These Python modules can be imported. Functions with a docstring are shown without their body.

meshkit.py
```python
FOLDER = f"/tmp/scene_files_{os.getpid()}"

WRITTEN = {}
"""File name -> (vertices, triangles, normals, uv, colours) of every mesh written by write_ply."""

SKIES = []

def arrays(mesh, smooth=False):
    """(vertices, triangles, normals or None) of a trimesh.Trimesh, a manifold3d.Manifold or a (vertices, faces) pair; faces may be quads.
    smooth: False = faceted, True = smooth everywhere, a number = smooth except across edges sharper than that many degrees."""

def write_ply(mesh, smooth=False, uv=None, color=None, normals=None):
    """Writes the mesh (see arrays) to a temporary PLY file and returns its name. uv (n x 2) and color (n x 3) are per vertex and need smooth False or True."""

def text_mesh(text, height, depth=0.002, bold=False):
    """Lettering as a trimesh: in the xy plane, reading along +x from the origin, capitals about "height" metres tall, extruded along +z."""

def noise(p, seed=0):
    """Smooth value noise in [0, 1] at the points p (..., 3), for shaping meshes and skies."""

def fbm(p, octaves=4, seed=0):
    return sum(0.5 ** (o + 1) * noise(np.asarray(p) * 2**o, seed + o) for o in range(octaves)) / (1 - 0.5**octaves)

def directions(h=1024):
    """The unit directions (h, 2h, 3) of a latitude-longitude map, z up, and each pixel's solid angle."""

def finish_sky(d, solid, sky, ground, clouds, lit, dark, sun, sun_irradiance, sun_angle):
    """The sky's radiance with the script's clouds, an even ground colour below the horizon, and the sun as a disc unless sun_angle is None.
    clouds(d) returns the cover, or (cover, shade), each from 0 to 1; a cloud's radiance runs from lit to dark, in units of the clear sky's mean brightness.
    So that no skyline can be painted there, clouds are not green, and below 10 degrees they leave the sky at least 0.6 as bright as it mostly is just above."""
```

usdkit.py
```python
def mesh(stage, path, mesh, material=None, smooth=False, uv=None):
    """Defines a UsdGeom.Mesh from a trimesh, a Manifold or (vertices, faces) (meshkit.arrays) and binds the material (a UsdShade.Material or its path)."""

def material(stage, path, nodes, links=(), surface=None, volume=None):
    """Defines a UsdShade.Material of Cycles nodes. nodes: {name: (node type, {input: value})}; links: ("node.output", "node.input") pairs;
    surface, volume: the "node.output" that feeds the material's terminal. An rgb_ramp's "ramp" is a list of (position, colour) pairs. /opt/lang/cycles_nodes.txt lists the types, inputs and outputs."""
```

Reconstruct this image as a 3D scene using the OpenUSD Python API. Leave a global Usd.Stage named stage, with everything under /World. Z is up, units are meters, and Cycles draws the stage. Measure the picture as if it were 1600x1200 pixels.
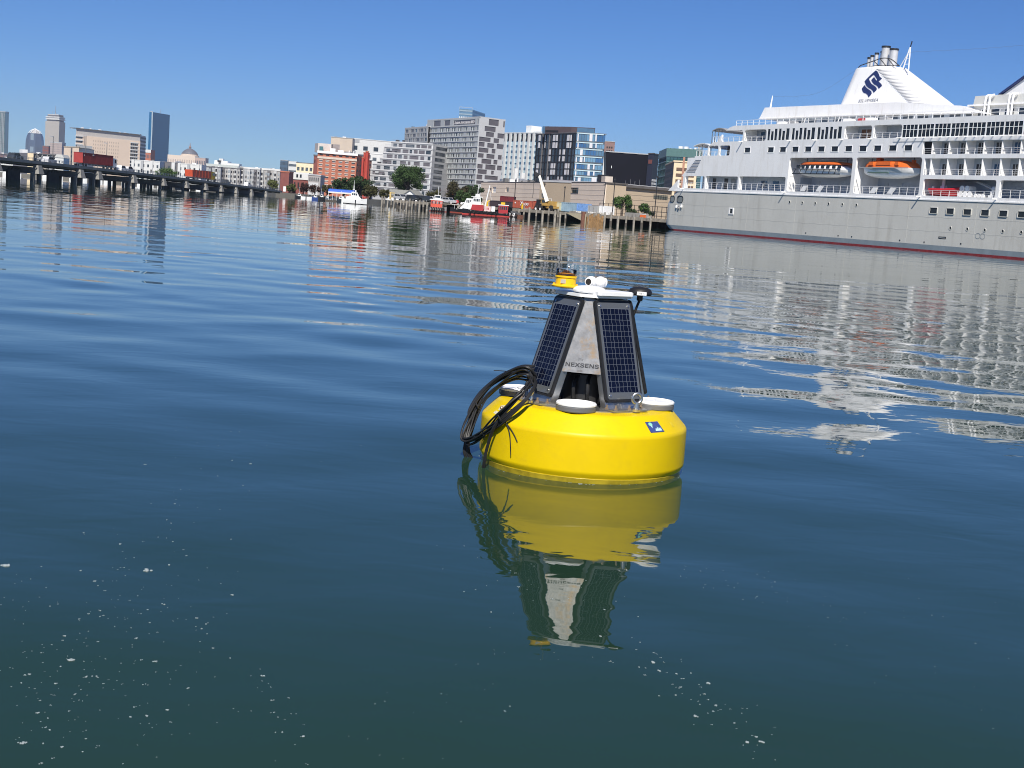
import math, random
import numpy as np
import trimesh
from shapely.geometry import Polygon, box as sbox
import meshkit, usdkit
from pxr import Usd, UsdGeom, UsdLux, UsdShade, Gf, Sdf, Vt

rng = np.random.default_rng(11)
random.seed(11)
stage = Usd.Stage.CreateInMemory()
UsdGeom.SetStageUpAxis(stage, "Z")
UsdGeom.SetStageMetersPerUnit(stage, 1.0)
UsdGeom.Xform.Define(stage, "/World")
UsdGeom.Scope.Define(stage, "/World/Looks")

# ------------------------------------------------------------------ camera
EYE = 1.4
FPX = 2100.0                      # focal length in pixels of the 1600 px wide photograph
ROLL = math.radians(4.2)
PITCH = math.atan((600 - 328) * math.cos(ROLL) / FPX)
cam_pos = np.array([0, 0, EYE])
fw = np.array([0, math.cos(PITCH), -math.sin(PITCH)])
u0 = np.array([0, math.sin(PITCH), math.cos(PITCH)])
r0 = np.array([1.0, 0, 0])
rt = r0 * math.cos(ROLL) + u0 * math.sin(ROLL)
up = u0 * math.cos(ROLL) - r0 * math.sin(ROLL)
cam = UsdGeom.Camera.Define(stage, "/World/camera")
M = np.eye(4)
M[0, :3], M[1, :3], M[2, :3], M[3, :3] = rt, up, -fw, cam_pos
cam.AddTransformOp().Set(Gf.Matrix4d(M.tolist()))
cam.CreateHorizontalApertureAttr(36.0)
cam.CreateVerticalApertureAttr(27.0)
cam.CreateFocalLengthAttr(36.0 * FPX / 1600)
cam.CreateClippingRangeAttr(Gf.Vec2f(0.1, 30000))
cam.CreateExposureAttr(0.35)

# ------------------------------------------------------------------ sky and sun
SUN = np.array([-0.05, -0.95, 1.0]); SUN /= np.linalg.norm(SUN)
SUN_STRENGTH, SKY_STRENGTH = 1.25, 0.054
sky_m = usdkit.material(stage, "/World/Looks/sky_air", {
    "sky": ("sky_texture", {"sky_type": "single_scattering", "sun_disc": False, "sun_elevation": math.asin(SUN[2]),
                            "sun_rotation": math.atan2(SUN[0], SUN[1]), "altitude": 0.0, "air_density": 0.75,
                            "aerosol_density": 0.02, "ozone_density": 4.0}),
    "hs": ("hsv", {"saturation": 1.18}), "tint": ("mix_color", {"blend_type": "multiply", "fac": 1.0, "b": (.74, .98, 1.36)}),
    "bg": ("background_shader", {"strength": SKY_STRENGTH})}, [("sky.color", "hs.color"), ("hs.color", "tint.a"), ("tint.result", "bg.color")], surface="bg.background")
dome = UsdLux.DomeLight.Define(stage, "/World/sky")
UsdShade.MaterialBindingAPI.Apply(dome.GetPrim()).Bind(sky_m)
dome.GetPrim().SetCustomDataByKey("kind", "structure")
sun = UsdLux.DistantLight.Define(stage, "/World/sun")
sun.CreateIntensityAttr(SUN_STRENGTH)
sun.CreateAngleAttr(0.53)
sun.CreateNormalizeAttr(True)
sun.CreateColorAttr(Gf.Vec3f(1.0, 0.95, 0.865))
zc = SUN; xc = np.cross([0, 0, 1], zc); xc /= np.linalg.norm(xc); yc = np.cross(zc, xc)
SM = np.eye(4); SM[0, :3], SM[1, :3], SM[2, :3] = xc, yc, zc
sun.AddTransformOp().Set(Gf.Matrix4d(SM.tolist()))

# ------------------------------------------------------------------ where a line of sight meets the place
def ray(px, py):
    return fw + rt * (px - 800) / FPX + up * (600 - py) / FPX
def at(px, py, D):                 # on the upright plane D metres ahead
    d = ray(px, py); return cam_pos + d * (D / d[1])
def onz(px, py, z=0.0):            # on a level plane
    d = ray(px, py); return cam_pos + d * ((z - EYE) / d[2])
def onplane(px, py, p, n):
    d = ray(px, py); return cam_pos + d * (((np.asarray(p) - cam_pos) @ n) / (d @ n))

# ------------------------------------------------------------------ scene tree helpers
_names = {}
def numbered(parent, name):
    k = (parent, name); n = _names.get(k, 0); _names[k] = n + 1
    return name if n == 0 else f"{name}_{n:03d}"
class Thing:
    def __init__(self, name, label, cat, origin=(0, 0, 0), rotz=0.0, group=None, kind=None):
        self.path = "/World/" + numbered("/World", name)
        self.x = UsdGeom.Xform.Define(stage, self.path)
        self.o, self.r = np.asarray(origin, float), rotz
        self.x.AddTranslateOp().Set(Gf.Vec3d(*map(float, self.o)))
        if rotz: self.x.AddRotateZOp().Set(math.degrees(rotz))
        tag(self.x.GetPrim(), label, cat, group, kind)
    def local(self, v):
        v = np.asarray(v, float) - self.o
        if self.r:
            c, s = math.cos(-self.r), math.sin(-self.r)
            v = np.c_[v[:, 0] * c - v[:, 1] * s, v[:, 0] * s + v[:, 1] * c, v[:, 2]]
        return v
    def part(self, name, mesh, mat, parent=None, label=None, smooth=False, world=True, kind=None):
        """one Mesh under the thing, or under one of its parts; world=False when the mesh is in the thing's own axes"""
        up_ = parent or self.path
        p = up_ + "/" + numbered(up_, name)
        v, f = vf(mesh)
        if world: v = self.local(v)
        usdkit.mesh(stage, p, trimesh.Trimesh(v, f, process=bool(smooth)), mat, smooth)
        pr = stage.GetPrimAtPath(p)
        if label: pr.SetCustomDataByKey("label", label)
        if kind: pr.SetCustomDataByKey("kind", kind)
        return p
def tag(pr, label=None, cat=None, group=None, kind=None):
    for k, v in (("label", label), ("category", cat), ("group", group), ("kind", kind)):
        if v: pr.SetCustomDataByKey(k, v)
def copy_of(src, name, label, cat, origin, rotz=0.0, group=None):
    p = "/World/" + numbered("/World", name)
    x = UsdGeom.Xform.Define(stage, p)
    x.AddTranslateOp().Set(Gf.Vec3d(*map(float, origin)))
    if rotz or src.r: x.AddRotateZOp().Set(math.degrees(rotz))
    x.GetPrim().GetReferences().AddInternalReference(src.path)
    x.GetPrim().SetInstanceable(True)
    tag(x.GetPrim(), label, cat, group)
    return x

# ------------------------------------------------------------------ mesh helpers
def vf(m):
    if isinstance(m, MB): return m.get()
    if isinstance(m, tuple): return np.asarray(m[0], float), np.asarray(m[1], int)
    return np.asarray(m.vertices, float), np.asarray(m.faces, int)
BOXF = np.array([[0,2,1],[0,3,2],[4,5,6],[4,6,7],[0,1,5],[0,5,4],[1,2,6],[1,6,5],[2,3,7],[2,7,6],[3,0,4],[3,4,7]])
class MB:
    def __init__(self): self.v, self.f, self.n = [], [], 0
    def add(self, m, fr=None):
        v, f = vf(m)
        if fr is not None: v = fr(v)
        self.v.append(v); self.f.append(f + self.n); self.n += len(v); return self
    def hexa(self, p8): return self.add((np.asarray(p8, float), BOXF))
    def box(self, x0, x1, y0, y1, z0, z1, fr=None):
        v = np.array([[x0,y0,z0],[x1,y0,z0],[x1,y1,z0],[x0,y1,z0],[x0,y0,z1],[x1,y0,z1],[x1,y1,z1],[x0,y1,z1]], float)
        return self.add((v, BOXF), fr)
    def bar(self, a, b, r, r2=None, n=6, fr=None): return self.add(tube([a, b], [r, r if r2 is None else r2], n), fr)
    def get(self): return np.vstack(self.v), np.vstack(self.f)
def bx(*a, fr=None): return MB().box(*a, fr=fr)
class Frame:
    """own axes of a facade: x along it, y into the building, z up"""
    def __init__(self, A, B):
        A, B = np.asarray(A, float), np.asarray(B, float)
        d = (B - A)[:2]; self.L = float(np.linalg.norm(d))
        self.ex = np.array([*(d / self.L), 0]); self.ey = np.array([-self.ex[1], self.ex[0], 0])
        self.o = np.array([A[0], A[1], 0.0])
    def __call__(self, v):
        v = np.asarray(v, float)
        return self.o + np.outer(v[:, 0], self.ex) + np.outer(v[:, 1], self.ey) + np.outer(v[:, 2], [0, 0, 1])
    def hit(self, px, py):
        p = onplane(px, py, self.o, self.ey) - self.o
        return float(p @ self.ex), float(p[2])
def tube(pts, r, n=6, caps=True):
    pts = np.asarray(pts, float); k = len(pts)
    r = np.full(k, r, float) if np.ndim(r) == 0 else np.asarray(r, float)
    t = np.gradient(pts, axis=0); t /= np.maximum(np.linalg.norm(t, axis=1, keepdims=True), 1e-12)
    ref = np.array([0, 0, 1.0]) if abs(t[0][2]) < .9 else np.array([1.0, 0, 0])
    a = np.cross(t[0], ref); a /= np.linalg.norm(a); V = []
    ang = np.arange(n) * 2 * np.pi / n
    for i in range(k):
        a = a - t[i] * (a @ t[i]); a /= np.linalg.norm(a); b = np.cross(t[i], a)
        V.append(pts[i] + r[i] * (np.outer(np.cos(ang), a) + np.outer(np.sin(ang), b)))
    V = np.vstack(V); Fc = []
    for i in range(k - 1):
        for j in range(n):
            p, q = i * n + j, i * n + (j + 1) % n
            Fc += [[p, q, q + n], [p, q + n, p + n]]
    if caps:
        V = np.vstack([V, pts[0], pts[-1]]); c0, c1 = len(V) - 2, len(V) - 1
        for j in range(n):
            Fc += [[c0, (j + 1) % n, j], [c1, (k - 1) * n + j, (k - 1) * n + (j + 1) % n]]
    return V, np.array(Fc)
def spline(pts, m=8):
    """Catmull-Rom through the points"""
    p = np.asarray(pts, float); p = np.vstack([2 * p[0] - p[1], p, 2 * p[-1] - p[-2]]); out = []
    for i in range(1, len(p) - 2):
        for t in np.linspace(0, 1, m, endpoint=False):
            a, b, c, d = p[i - 1], p[i], p[i + 1], p[i + 2]
            out.append(.5 * (2 * b + (c - a) * t + (2 * a - 5 * b + 4 * c - d) * t * t + (3 * b - a - 3 * c + d) * t ** 3))
    return np.array(out + [p[-2]])
def loft(rings, close=True, caps=True):
    """rings: list of (n,3) closed loops, same n"""
    n = len(rings[0]); V = np.vstack(rings); Fc = []
    for i in range(len(rings) - 1):
        for j in range(n if close else n - 1):
            p, q = i * n + j, i * n + (j + 1) % n
            Fc += [[p, q, q + n], [p, q + n, p + n]]
    Fc = list(Fc)
    if caps:
        for base, flip in ((0, True), ((len(rings) - 1) * n, False)):
            c = len(V); V = np.vstack([V, V[base:base + n].mean(0)])
            for j in range(n):
                t = [c, base + j, base + (j + 1) % n]
                Fc.append(t[::-1] if flip else t)
    return V, np.array(Fc)
def revolve(prof, n=48, center=(0, 0, 0)):
    prof = np.asarray(prof, float); ang = np.arange(n) * 2 * np.pi / n
    rings = [np.c_[r * np.cos(ang), r * np.sin(ang), np.full(n, z)] + np.asarray(center) for r, z in prof]
    return loft(rings)
def slab(poly, y0, y1, fr=None):
    """a polygon of the x-z plane (shapely, may have holes) made y0..y1 thick"""
    mb = MB()
    for g in getattr(poly, "geoms", [poly]):
        if g.is_empty or g.area < 1e-6: continue
        m = trimesh.creation.extrude_polygon(g, y1 - y0, engine="earcut")
        v = np.array(m.vertices)
        mb.add((np.c_[v[:, 0], y1 - v[:, 2], v[:, 1]], np.array(m.faces)))
    v, f = mb.get()
    return (fr(v), f) if fr else (v, f)
def prism(pts2, z0, z1):
    """plan polygon, extruded upwards"""
    m = trimesh.creation.extrude_polygon(Polygon(pts2), z1 - z0, engine="earcut")
    return np.array(m.vertices) + [0, 0, z0], np.array(m.faces)
def rrect(x0, x1, z0, z1, r):
    r = min(r, (x1 - x0) / 2.01, (z1 - z0) / 2.01)
    return sbox(x0 + r, z0 + r, x1 - r, z1 - r).buffer(r, quad_segs=4)
def ball(c, r, sub=2, scale=(1, 1, 1)):
    m = trimesh.creation.icosphere(sub, r); return np.array(m.vertices) * scale + np.asarray(c), np.array(m.faces)
def torus(c, R, r, axis_a, axis_b, n=20, m=8):
    t = np.arange(n + 1) * 2 * np.pi / n
    return tube(np.asarray(c) + R * (np.outer(np.cos(t), axis_a) + np.outer(np.sin(t), axis_b)), r, m, caps=False)

# ------------------------------------------------------------------ materials
_mats = {}
def mat(name, col, rough=.6, metal=0.0, var=.10, scale=.8, spec=.5, bump=0.0, bscale=20.0, ior=1.5, coat=0.0, island=0.0, dirt=None, dscale=3.0, streak=None):
    if name in _mats: return _mats[name]
    col = np.array(col, float)
    n = {"g": ("geometry", {}), "n": ("noise_texture", {"scale": scale, "detail": 5.0, "roughness": .6}),
         "r": ("rgb_ramp", {"ramp": [(.3, np.clip(col * (1 - var), 0, 1)), (.7, np.clip(col * (1 + var), 0, 1))]}),
         "p": ("principled_bsdf", {"roughness": rough, "metallic": metal, "specular_ior_level": spec, "ior": ior, "coat_weight": coat})}
    l = [("g.position", "n.vector"), ("n.fac", "r.fac")]; out = "r.color"
    if island:
        n["hs"] = ("hsv", {"saturation": 1.0}); n["mr"] = ("map_range", {"from_min": 0.0, "from_max": 1.0, "to_min": 1 - island, "to_max": 1 + island})
        l += [("g.random_per_island", "mr.value"), ("mr.result", "hs.value"), (out, "hs.color")]; out = "hs.color"
    if dirt is not None:
        n["dn"] = ("noise_texture", {"scale": dscale, "detail": 7.0, "roughness": .7})
        n["dr"] = ("rgb_ramp", {"ramp": [(.52, (0, 0, 0)), (.72, (1, 1, 1))]})
        n["dm"] = ("mix_color", {"b": dirt})
        if streak: n["dmp"] = ("mapping", {"scale": streak}); l += [("g.position", "dmp.vector"), ("dmp.vector", "dn.vector")]
        else: l.append(("g.position", "dn.vector"))
        l += [("dn.fac", "dr.fac"), ("dr.color", "dm.fac"), (out, "dm.a")]; out = "dm.result"
    l.append((out, "p.base_color"))
    if bump:
        n["bn"] = ("noise_texture", {"scale": bscale, "detail": 4.0}); n["b"] = ("bump", {"strength": 1.0, "distance": bump})
        l += [("g.position", "bn.vector"), ("bn.fac", "b.height"), ("b.normal", "p.normal")]
    _mats[name] = usdkit.material(stage, "/World/Looks/" + name, n, l, surface="p.BSDF")
    return _mats[name]
def glass_mat(name, tint=(.9, .95, 1), keep=.75):
    if name in _mats: return _mats[name]
    _mats[name] = usdkit.material(stage, "/World/Looks/" + name, {
        "t": ("transparent_bsdf", {"color": tuple(np.array(tint) * keep)}), "g": ("glossy_bsdf", {"roughness": .02, "color": (1, 1, 1)}),
        "f": ("fresnel", {"IOR": 1.5}), "m": ("mix_closure", {})},
        [("f.fac", "m.fac"), ("t.BSDF", "m.closure1"), ("g.BSDF", "m.closure2")], surface="m.closure")
    return _mats[name]
white = mat("white_paint", (.78, .78, .77), .45, var=.04)
black = mat("black_paint", (.02, .02, .022), .45, var=.1)
dark_glass = mat("dark_window_glass", (.025, .03, .038), .08, var=.35, scale=.35, ior=1.7)
mid_glass = mat("grey_window_glass", (.075, .085, .10), .10, var=.35, scale=.3, ior=1.7)
pale_glass = mat("curtained_window_glass", (.28, .31, .33), .15, var=.25, scale=.5, ior=1.6)
blue_glass = mat("blue_window_glass", (.07, .14, .22), .06, var=.35, scale=.12, ior=2.0)
steel = mat("galvanised_steel", (.42, .42, .43), .4, metal=.6, var=.12)

# ------------------------------------------------------------------ water
water_m = usdkit.material(stage, "/World/Looks/harbour_water", {
    "g": ("geometry", {}), "xyz": ("separate_xyz", {}),
    "mc": ("mapping", {"scale": (2.2, 3.6, 1), "rotation": (0, 0, .2)}), "nc": ("noise_texture", {"scale": 1.0, "detail": 2.5, "roughness": .5, "distortion": .4}),
    "md": ("mapping", {"scale": (.05, .09, 1), "location": (3.1, 1.7, 0)}), "nd": ("noise_texture", {"scale": 1.0, "detail": 2.0}),
    "mk": ("map_range", {"from_min": .42, "from_max": .62, "to_min": .35, "to_max": 1.0, "clamp": True}),
    "far": ("map_range", {"from_min": 25.0, "from_max": 110.0, "to_min": 1.0, "to_max": .0, "clamp": True}),
    "hc": ("math", {"math_type": "multiply", "value2": .0034}), "hm": ("math", {"math_type": "multiply"}), "mk2": ("math", {"math_type": "multiply"}),
    "b": ("bump", {"strength": 1.0, "distance": 1.0}),
    "p": ("principled_bsdf", {"base_color": (.015, .038, .023), "roughness": .015, "ior": 1.333})},
    [(f"g.position", f"m{k}.vector") for k in "cd"] + [(f"m{k}.vector", f"n{k}.vector") for k in "cd"] +
    [("nc.fac", "hc.value1"), ("nd.fac", "mk.value"), ("g.position", "xyz.vector"), ("xyz.y", "far.value"), ("mk.result", "mk2.value1"), ("far.result", "mk2.value2"),
     ("hc.value", "hm.value1"), ("mk2.value", "hm.value2"), ("hm.value", "b.height"), ("b.normal", "p.normal")],
    surface="p.BSDF")
def top_mesh(name, mesh, m, label=None, cat=None, kind=None, smooth=False):
    p = "/World/" + numbered("/World", name)
    v, f = vf(mesh); usdkit.mesh(stage, p, trimesh.Trimesh(v, f, process=False), m, smooth)
    tag(stage.GetPrimAtPath(p), label, cat, None, kind); return p
# one sheet, finely cut where the photograph looks and heaved into real waves there
rad = np.r_[.3, 1.0, 2.0, np.arange(3.0, 30, .15), np.arange(30, 120, .36), np.arange(120, 420, .75), 430, 460, 520, 640, 900, 1400, 2500, 4500, 7200]
phi = np.radians(np.r_[np.arange(-180, -30, 6.0), np.linspace(-27.5, 27.5, 430), np.arange(30, 180, 6.0)])
rr_, pp_ = np.meshgrid(rad, phi, indexing="ij"); wx, wy = rr_ * np.sin(pp_), rr_ * np.cos(pp_)
step = np.maximum(np.gradient(rad), rad * (phi[40] - phi[39]) * .8)[:, None]
wr = np.random.default_rng(2024); wz = np.zeros_like(wx); NW = 90; SLOPE = .0190
calm = .62 + .38 * np.sin(wx * .11 + 1.0) * np.sin(wy * .073 + .4 + .5 * np.sin(wx * .05)) + .25 * np.sin(wx * .031 - wy * .045 + 2.0)
calm = np.clip(calm, .22, 1.15) * np.clip(.72 + (rr_ - 7) / 22, .72, 1)
for lam in np.geomspace(.62, 11, NW):
    an = wr.normal(1.45, .75); k = 2 * math.pi / lam; ph = wr.uniform(0, 6.28)
    s_ = SLOPE / math.sqrt(NW / 2) * (.22 + .95 * math.exp(-(math.log(lam / 1.35) / .75) ** 2))
    fade = np.clip((lam / step - 2.5) / 2.5, 0, 1)
    wz += fade * (calm if lam < 4 else 1.0) * (s_ / k) * np.sin(k * (wx * math.cos(an) + wy * math.sin(an)) + ph)
wz += -.0135 * np.sin(1.047 * (wy - 4.7)) * np.exp(-((rr_ - 5.0) / 4.0) ** 2)
wz *= np.clip((27.5 - np.abs(np.degrees(pp_))) / 1.5, 0, 1) * np.clip((425 - rr_) / 60, 0, 1) * np.clip((rr_ - 1.5) / 2, 0, 1)
from scipy.interpolate import RegularGridInterpolator
_wz = RegularGridInterpolator((rad, phi), wz, bounds_error=False, fill_value=0.0)
def water_z(x, y): return float(_wz((math.hypot(x, y), math.atan2(x, y))))
na_, nr_ = len(phi), len(rad); ii, jj = np.meshgrid(np.arange(nr_ - 1), np.arange(na_), indexing="ij"); jn = (jj + 1) % na_
A0, A1, A2, A3 = (ii * na_ + jj).ravel(), ((ii + 1) * na_ + jj).ravel(), ((ii + 1) * na_ + jn).ravel(), (ii * na_ + jn).ravel()
wv = np.vstack([np.c_[wx.ravel(), wy.ravel(), wz.ravel()], [[0, 0, 0]]])
j0 = np.arange(na_); wf = np.vstack([np.c_[A0, A2, A1], np.c_[A0, A3, A2], np.c_[np.full(na_, nr_ * na_), (j0 + 1) % na_, j0]])
top_mesh("water", (wv, np.array(wf)), water_m, "calm blue green harbour water around the yellow buoy", "water", "structure", smooth=True)

# ------------------------------------------------------------------ land behind the shoreline
land_m = mat("city_ground", (.16, .15, .13), .9, var=.25, scale=.05)
shore = [(-7000, 1250), (-900, 1150), (-330, 1000), (-170, 760), (-100, 543), (-62, 500), (-46, 440), (-34, 380), (-19.7, 308), (34, 247), (50, 256),
         (63, 247), (147, 68), (260, 40), (7000, 40), (7000, 6500), (-7000, 6500)]
top_mesh("ground", prism(shore, -1.0, 1.6), land_m, "low made ground behind the quays and the shoreline", "ground", "structure")

# ================================================================== the yellow data buoy
BX, BY = 0.424, 7.58
ORG = np.array([BX, BY, 0.0])
YAW = -math.atan2(BX, BY)          # the side that faces the camera
def bd(deg): a = math.radians(deg) + YAW; return np.array([math.sin(a), -math.cos(a), 0.0])   # 0 = towards the camera, 90 = right
yellow = mat("yellow_buoy_skin", (.67, .475, .0012), .42, spec=.25, var=.035, scale=5, bump=.0007, bscale=22, dirt=(.62, .435, .006), dscale=14)
stainless = mat("brushed_stainless", (.52, .51, .49), .30, metal=.9, var=.18, scale=9, bump=.0008, bscale=40)
worn = mat("spattered_stainless", (.24, .24, .24), .38, metal=.45, var=.25, scale=22, dirt=(.30, .20, .10), dscale=13, bump=.0003, bscale=60)
bolt_m = mat("brass_tinted_bolt", (.55, .40, .26), .35, metal=.8)
rubber = mat("black_rubber", (.013, .013, .014), .5, bump=.0006, bscale=80)
lam = mat("grey_laminate", (.085, .092, .10), .22, var=.08, coat=.5)
cell_m = mat("solar_silicon", (.0035, .005, .015), .14, var=.35, scale=7, ior=1.38)
busbar = mat("silver_busbar", (.20, .22, .25), .35, metal=.3)
whitep = mat("white_plastic", (.80, .80, .79), .35, var=.04, scale=12)
greyp = mat("grey_plastic", (.13, .13, .13), .5)
B = Thing("data_buoy", "yellow round data buoy with solar panel tower floating on the water in front", "buoy", ORG)
def bp(name, mesh, m, **k): return B.part(name, mesh, m, world=False, **k)
hull = [(0, -.22), (.48, -.22), (.555, -.06), (.566, .012), (.570, .024), (.582, .040), (.5845, .056), (.5835, .235), (.581, .250), (.574, .261),
        (.500, .337), (.490, .346), (.476, .351), (.40, .353), (0, .353)]
bp("hull", revolve(hull, 160), yellow, smooth=28)
top_z = .353
bp("waterline_stain", revolve([(.560, -.03), (.5665, .0), (.5705, .016), (.569, .018), (.55, .018), (.55, -.03)], 120), mat("wet_yellow_stain", (.40, .30, .02), .25, var=.35, scale=14), smooth=30)
bp("base_plate", revolve([(0, top_z - .005), (.405, top_z - .005), (.405, top_z + .006), (.39, top_z + .008), (0, top_z + .008)], 96), stainless, smooth=30)
PAN = [38, -52, 128, 218]
RB, RT, ZB, ZT = .345, .166, .405, .955
def facing(deg):
    n = bd(deg); x = np.array([-n[1], n[0], 0])      # n outwards, x to the right seen from outside
    lo, hi = n * RB + [0, 0, ZB], n * RT + [0, 0, ZT]
    yv = (hi - lo); Ln = np.linalg.norm(yv); yv = yv / Ln; z = np.cross(x, yv)
    return lo, x, yv, z, Ln
def on(fr, v):
    lo, x, yv, z, _ = fr; v = np.asarray(v, float)
    return lo + np.outer(v[:, 0], x) + np.outer(v[:, 1], yv) + np.outer(v[:, 2], z)
def plate(poly, z0, z1, fr):
    m = trimesh.creation.extrude_polygon(poly, z1 - z0, engine="earcut"); v = np.array(m.vertices); v[:, 2] += z0
    return on(fr, v), np.array(m.faces)
for i, deg in enumerate(PAN):
    fr = facing(deg); L = fr[4]
    leg = MB().add(plate(sbox(-.118, -.062, .118, L - .005), -.020, -.016, fr))
    for s in (-1, 1):                                  # folded side flanges, then the foot
        leg.add(plate(sbox(min(s * .118, s * .122), -.062, max(s * .118, s * .122), L - .01), -.060, -.016, fr))
    n, x = bd(deg), fr[1]
    f0 = n * (RB + .008)
    leg.add(np_ := (np.array([f0 + x * a + n * b + [0, 0, c] for a, b, c in ((-.15, -.03, .3615), (.15, -.03, .3615), (.12, .055, .3615), (-.12, .055, .3615), (-.15, -.03, .368), (.15, -.03, .368), (.12, .055, .368), (-.12, .055, .368))]), BOXF))
    bp("tower_leg", leg, stainless)
    for a, b in ((-.09, .035), (.0, .04), (.07, .035), (.115, .0), (-.125, .0)):
        c = f0 + x * a + n * b
        bp("bolt", MB().add(tube([c + [0, 0, .367], c + [0, 0, .376]], .011, 6)).add(tube([c + [0, 0, .376], c + [0, 0, .392]], .0055, 8)), bolt_m)
    pn = bp("solar_panel", plate(rrect(-.128, .128, .0, L - .012, .022), -.014, .004, fr), rubber, label="rubber edged solar panel of thirty six silicon cells")
    B.part("laminate", plate(rrect(-.115, .115, .013, L - .026, .012), .004, .0075, fr), lam, pn, world=False)
    x0, x1, y0, y1 = -.101, .101, .050, L - .060
    ncol, nrow = 4, 15
    if i < 2:
        cw, ch = (x1 - x0) / ncol, (y1 - y0) / nrow
        bars = MB()
        for r in range(nrow):
            for c in range(ncol):
                g = .0008
                B.part("solar_cell", plate(sbox(x0 + c * cw + g, y0 + r * ch + g, x0 + (c + 1) * cw - g, y0 + (r + 1) * ch - g), .0075, .0083, fr), cell_m, pn, world=False)
        for c in (1.42, 2.55, .35, 3.6): bars.add(plate(sbox(x0 + c * cw - .0008, y0, x0 + c * cw + .0008, y1), .0084, .0088, fr))
        B.part("busbar", bars, busbar, pn, world=False)
        B.part("cell_backing", plate(sbox(x0 - .001, y0 - .001, x1 + .001, y1 + .001), .0075, .0078, fr), busbar, pn, world=False)
    else:
        B.part("solar_cell", plate(sbox(x0, y0, x1, y1), .0075, .0083, fr), cell_m, pn, world=False)
    for a, b in ((-.098, .034), (.098, .034), (-.098, L - .045), (.098, L - .045)):
        c = on(fr, [[a, b, .007]])[0]; d = on(fr, [[a, b, .012]])[0]
        B.part("screw", tube([c, d], .0065, 10), stainless, pn, world=False)
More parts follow.
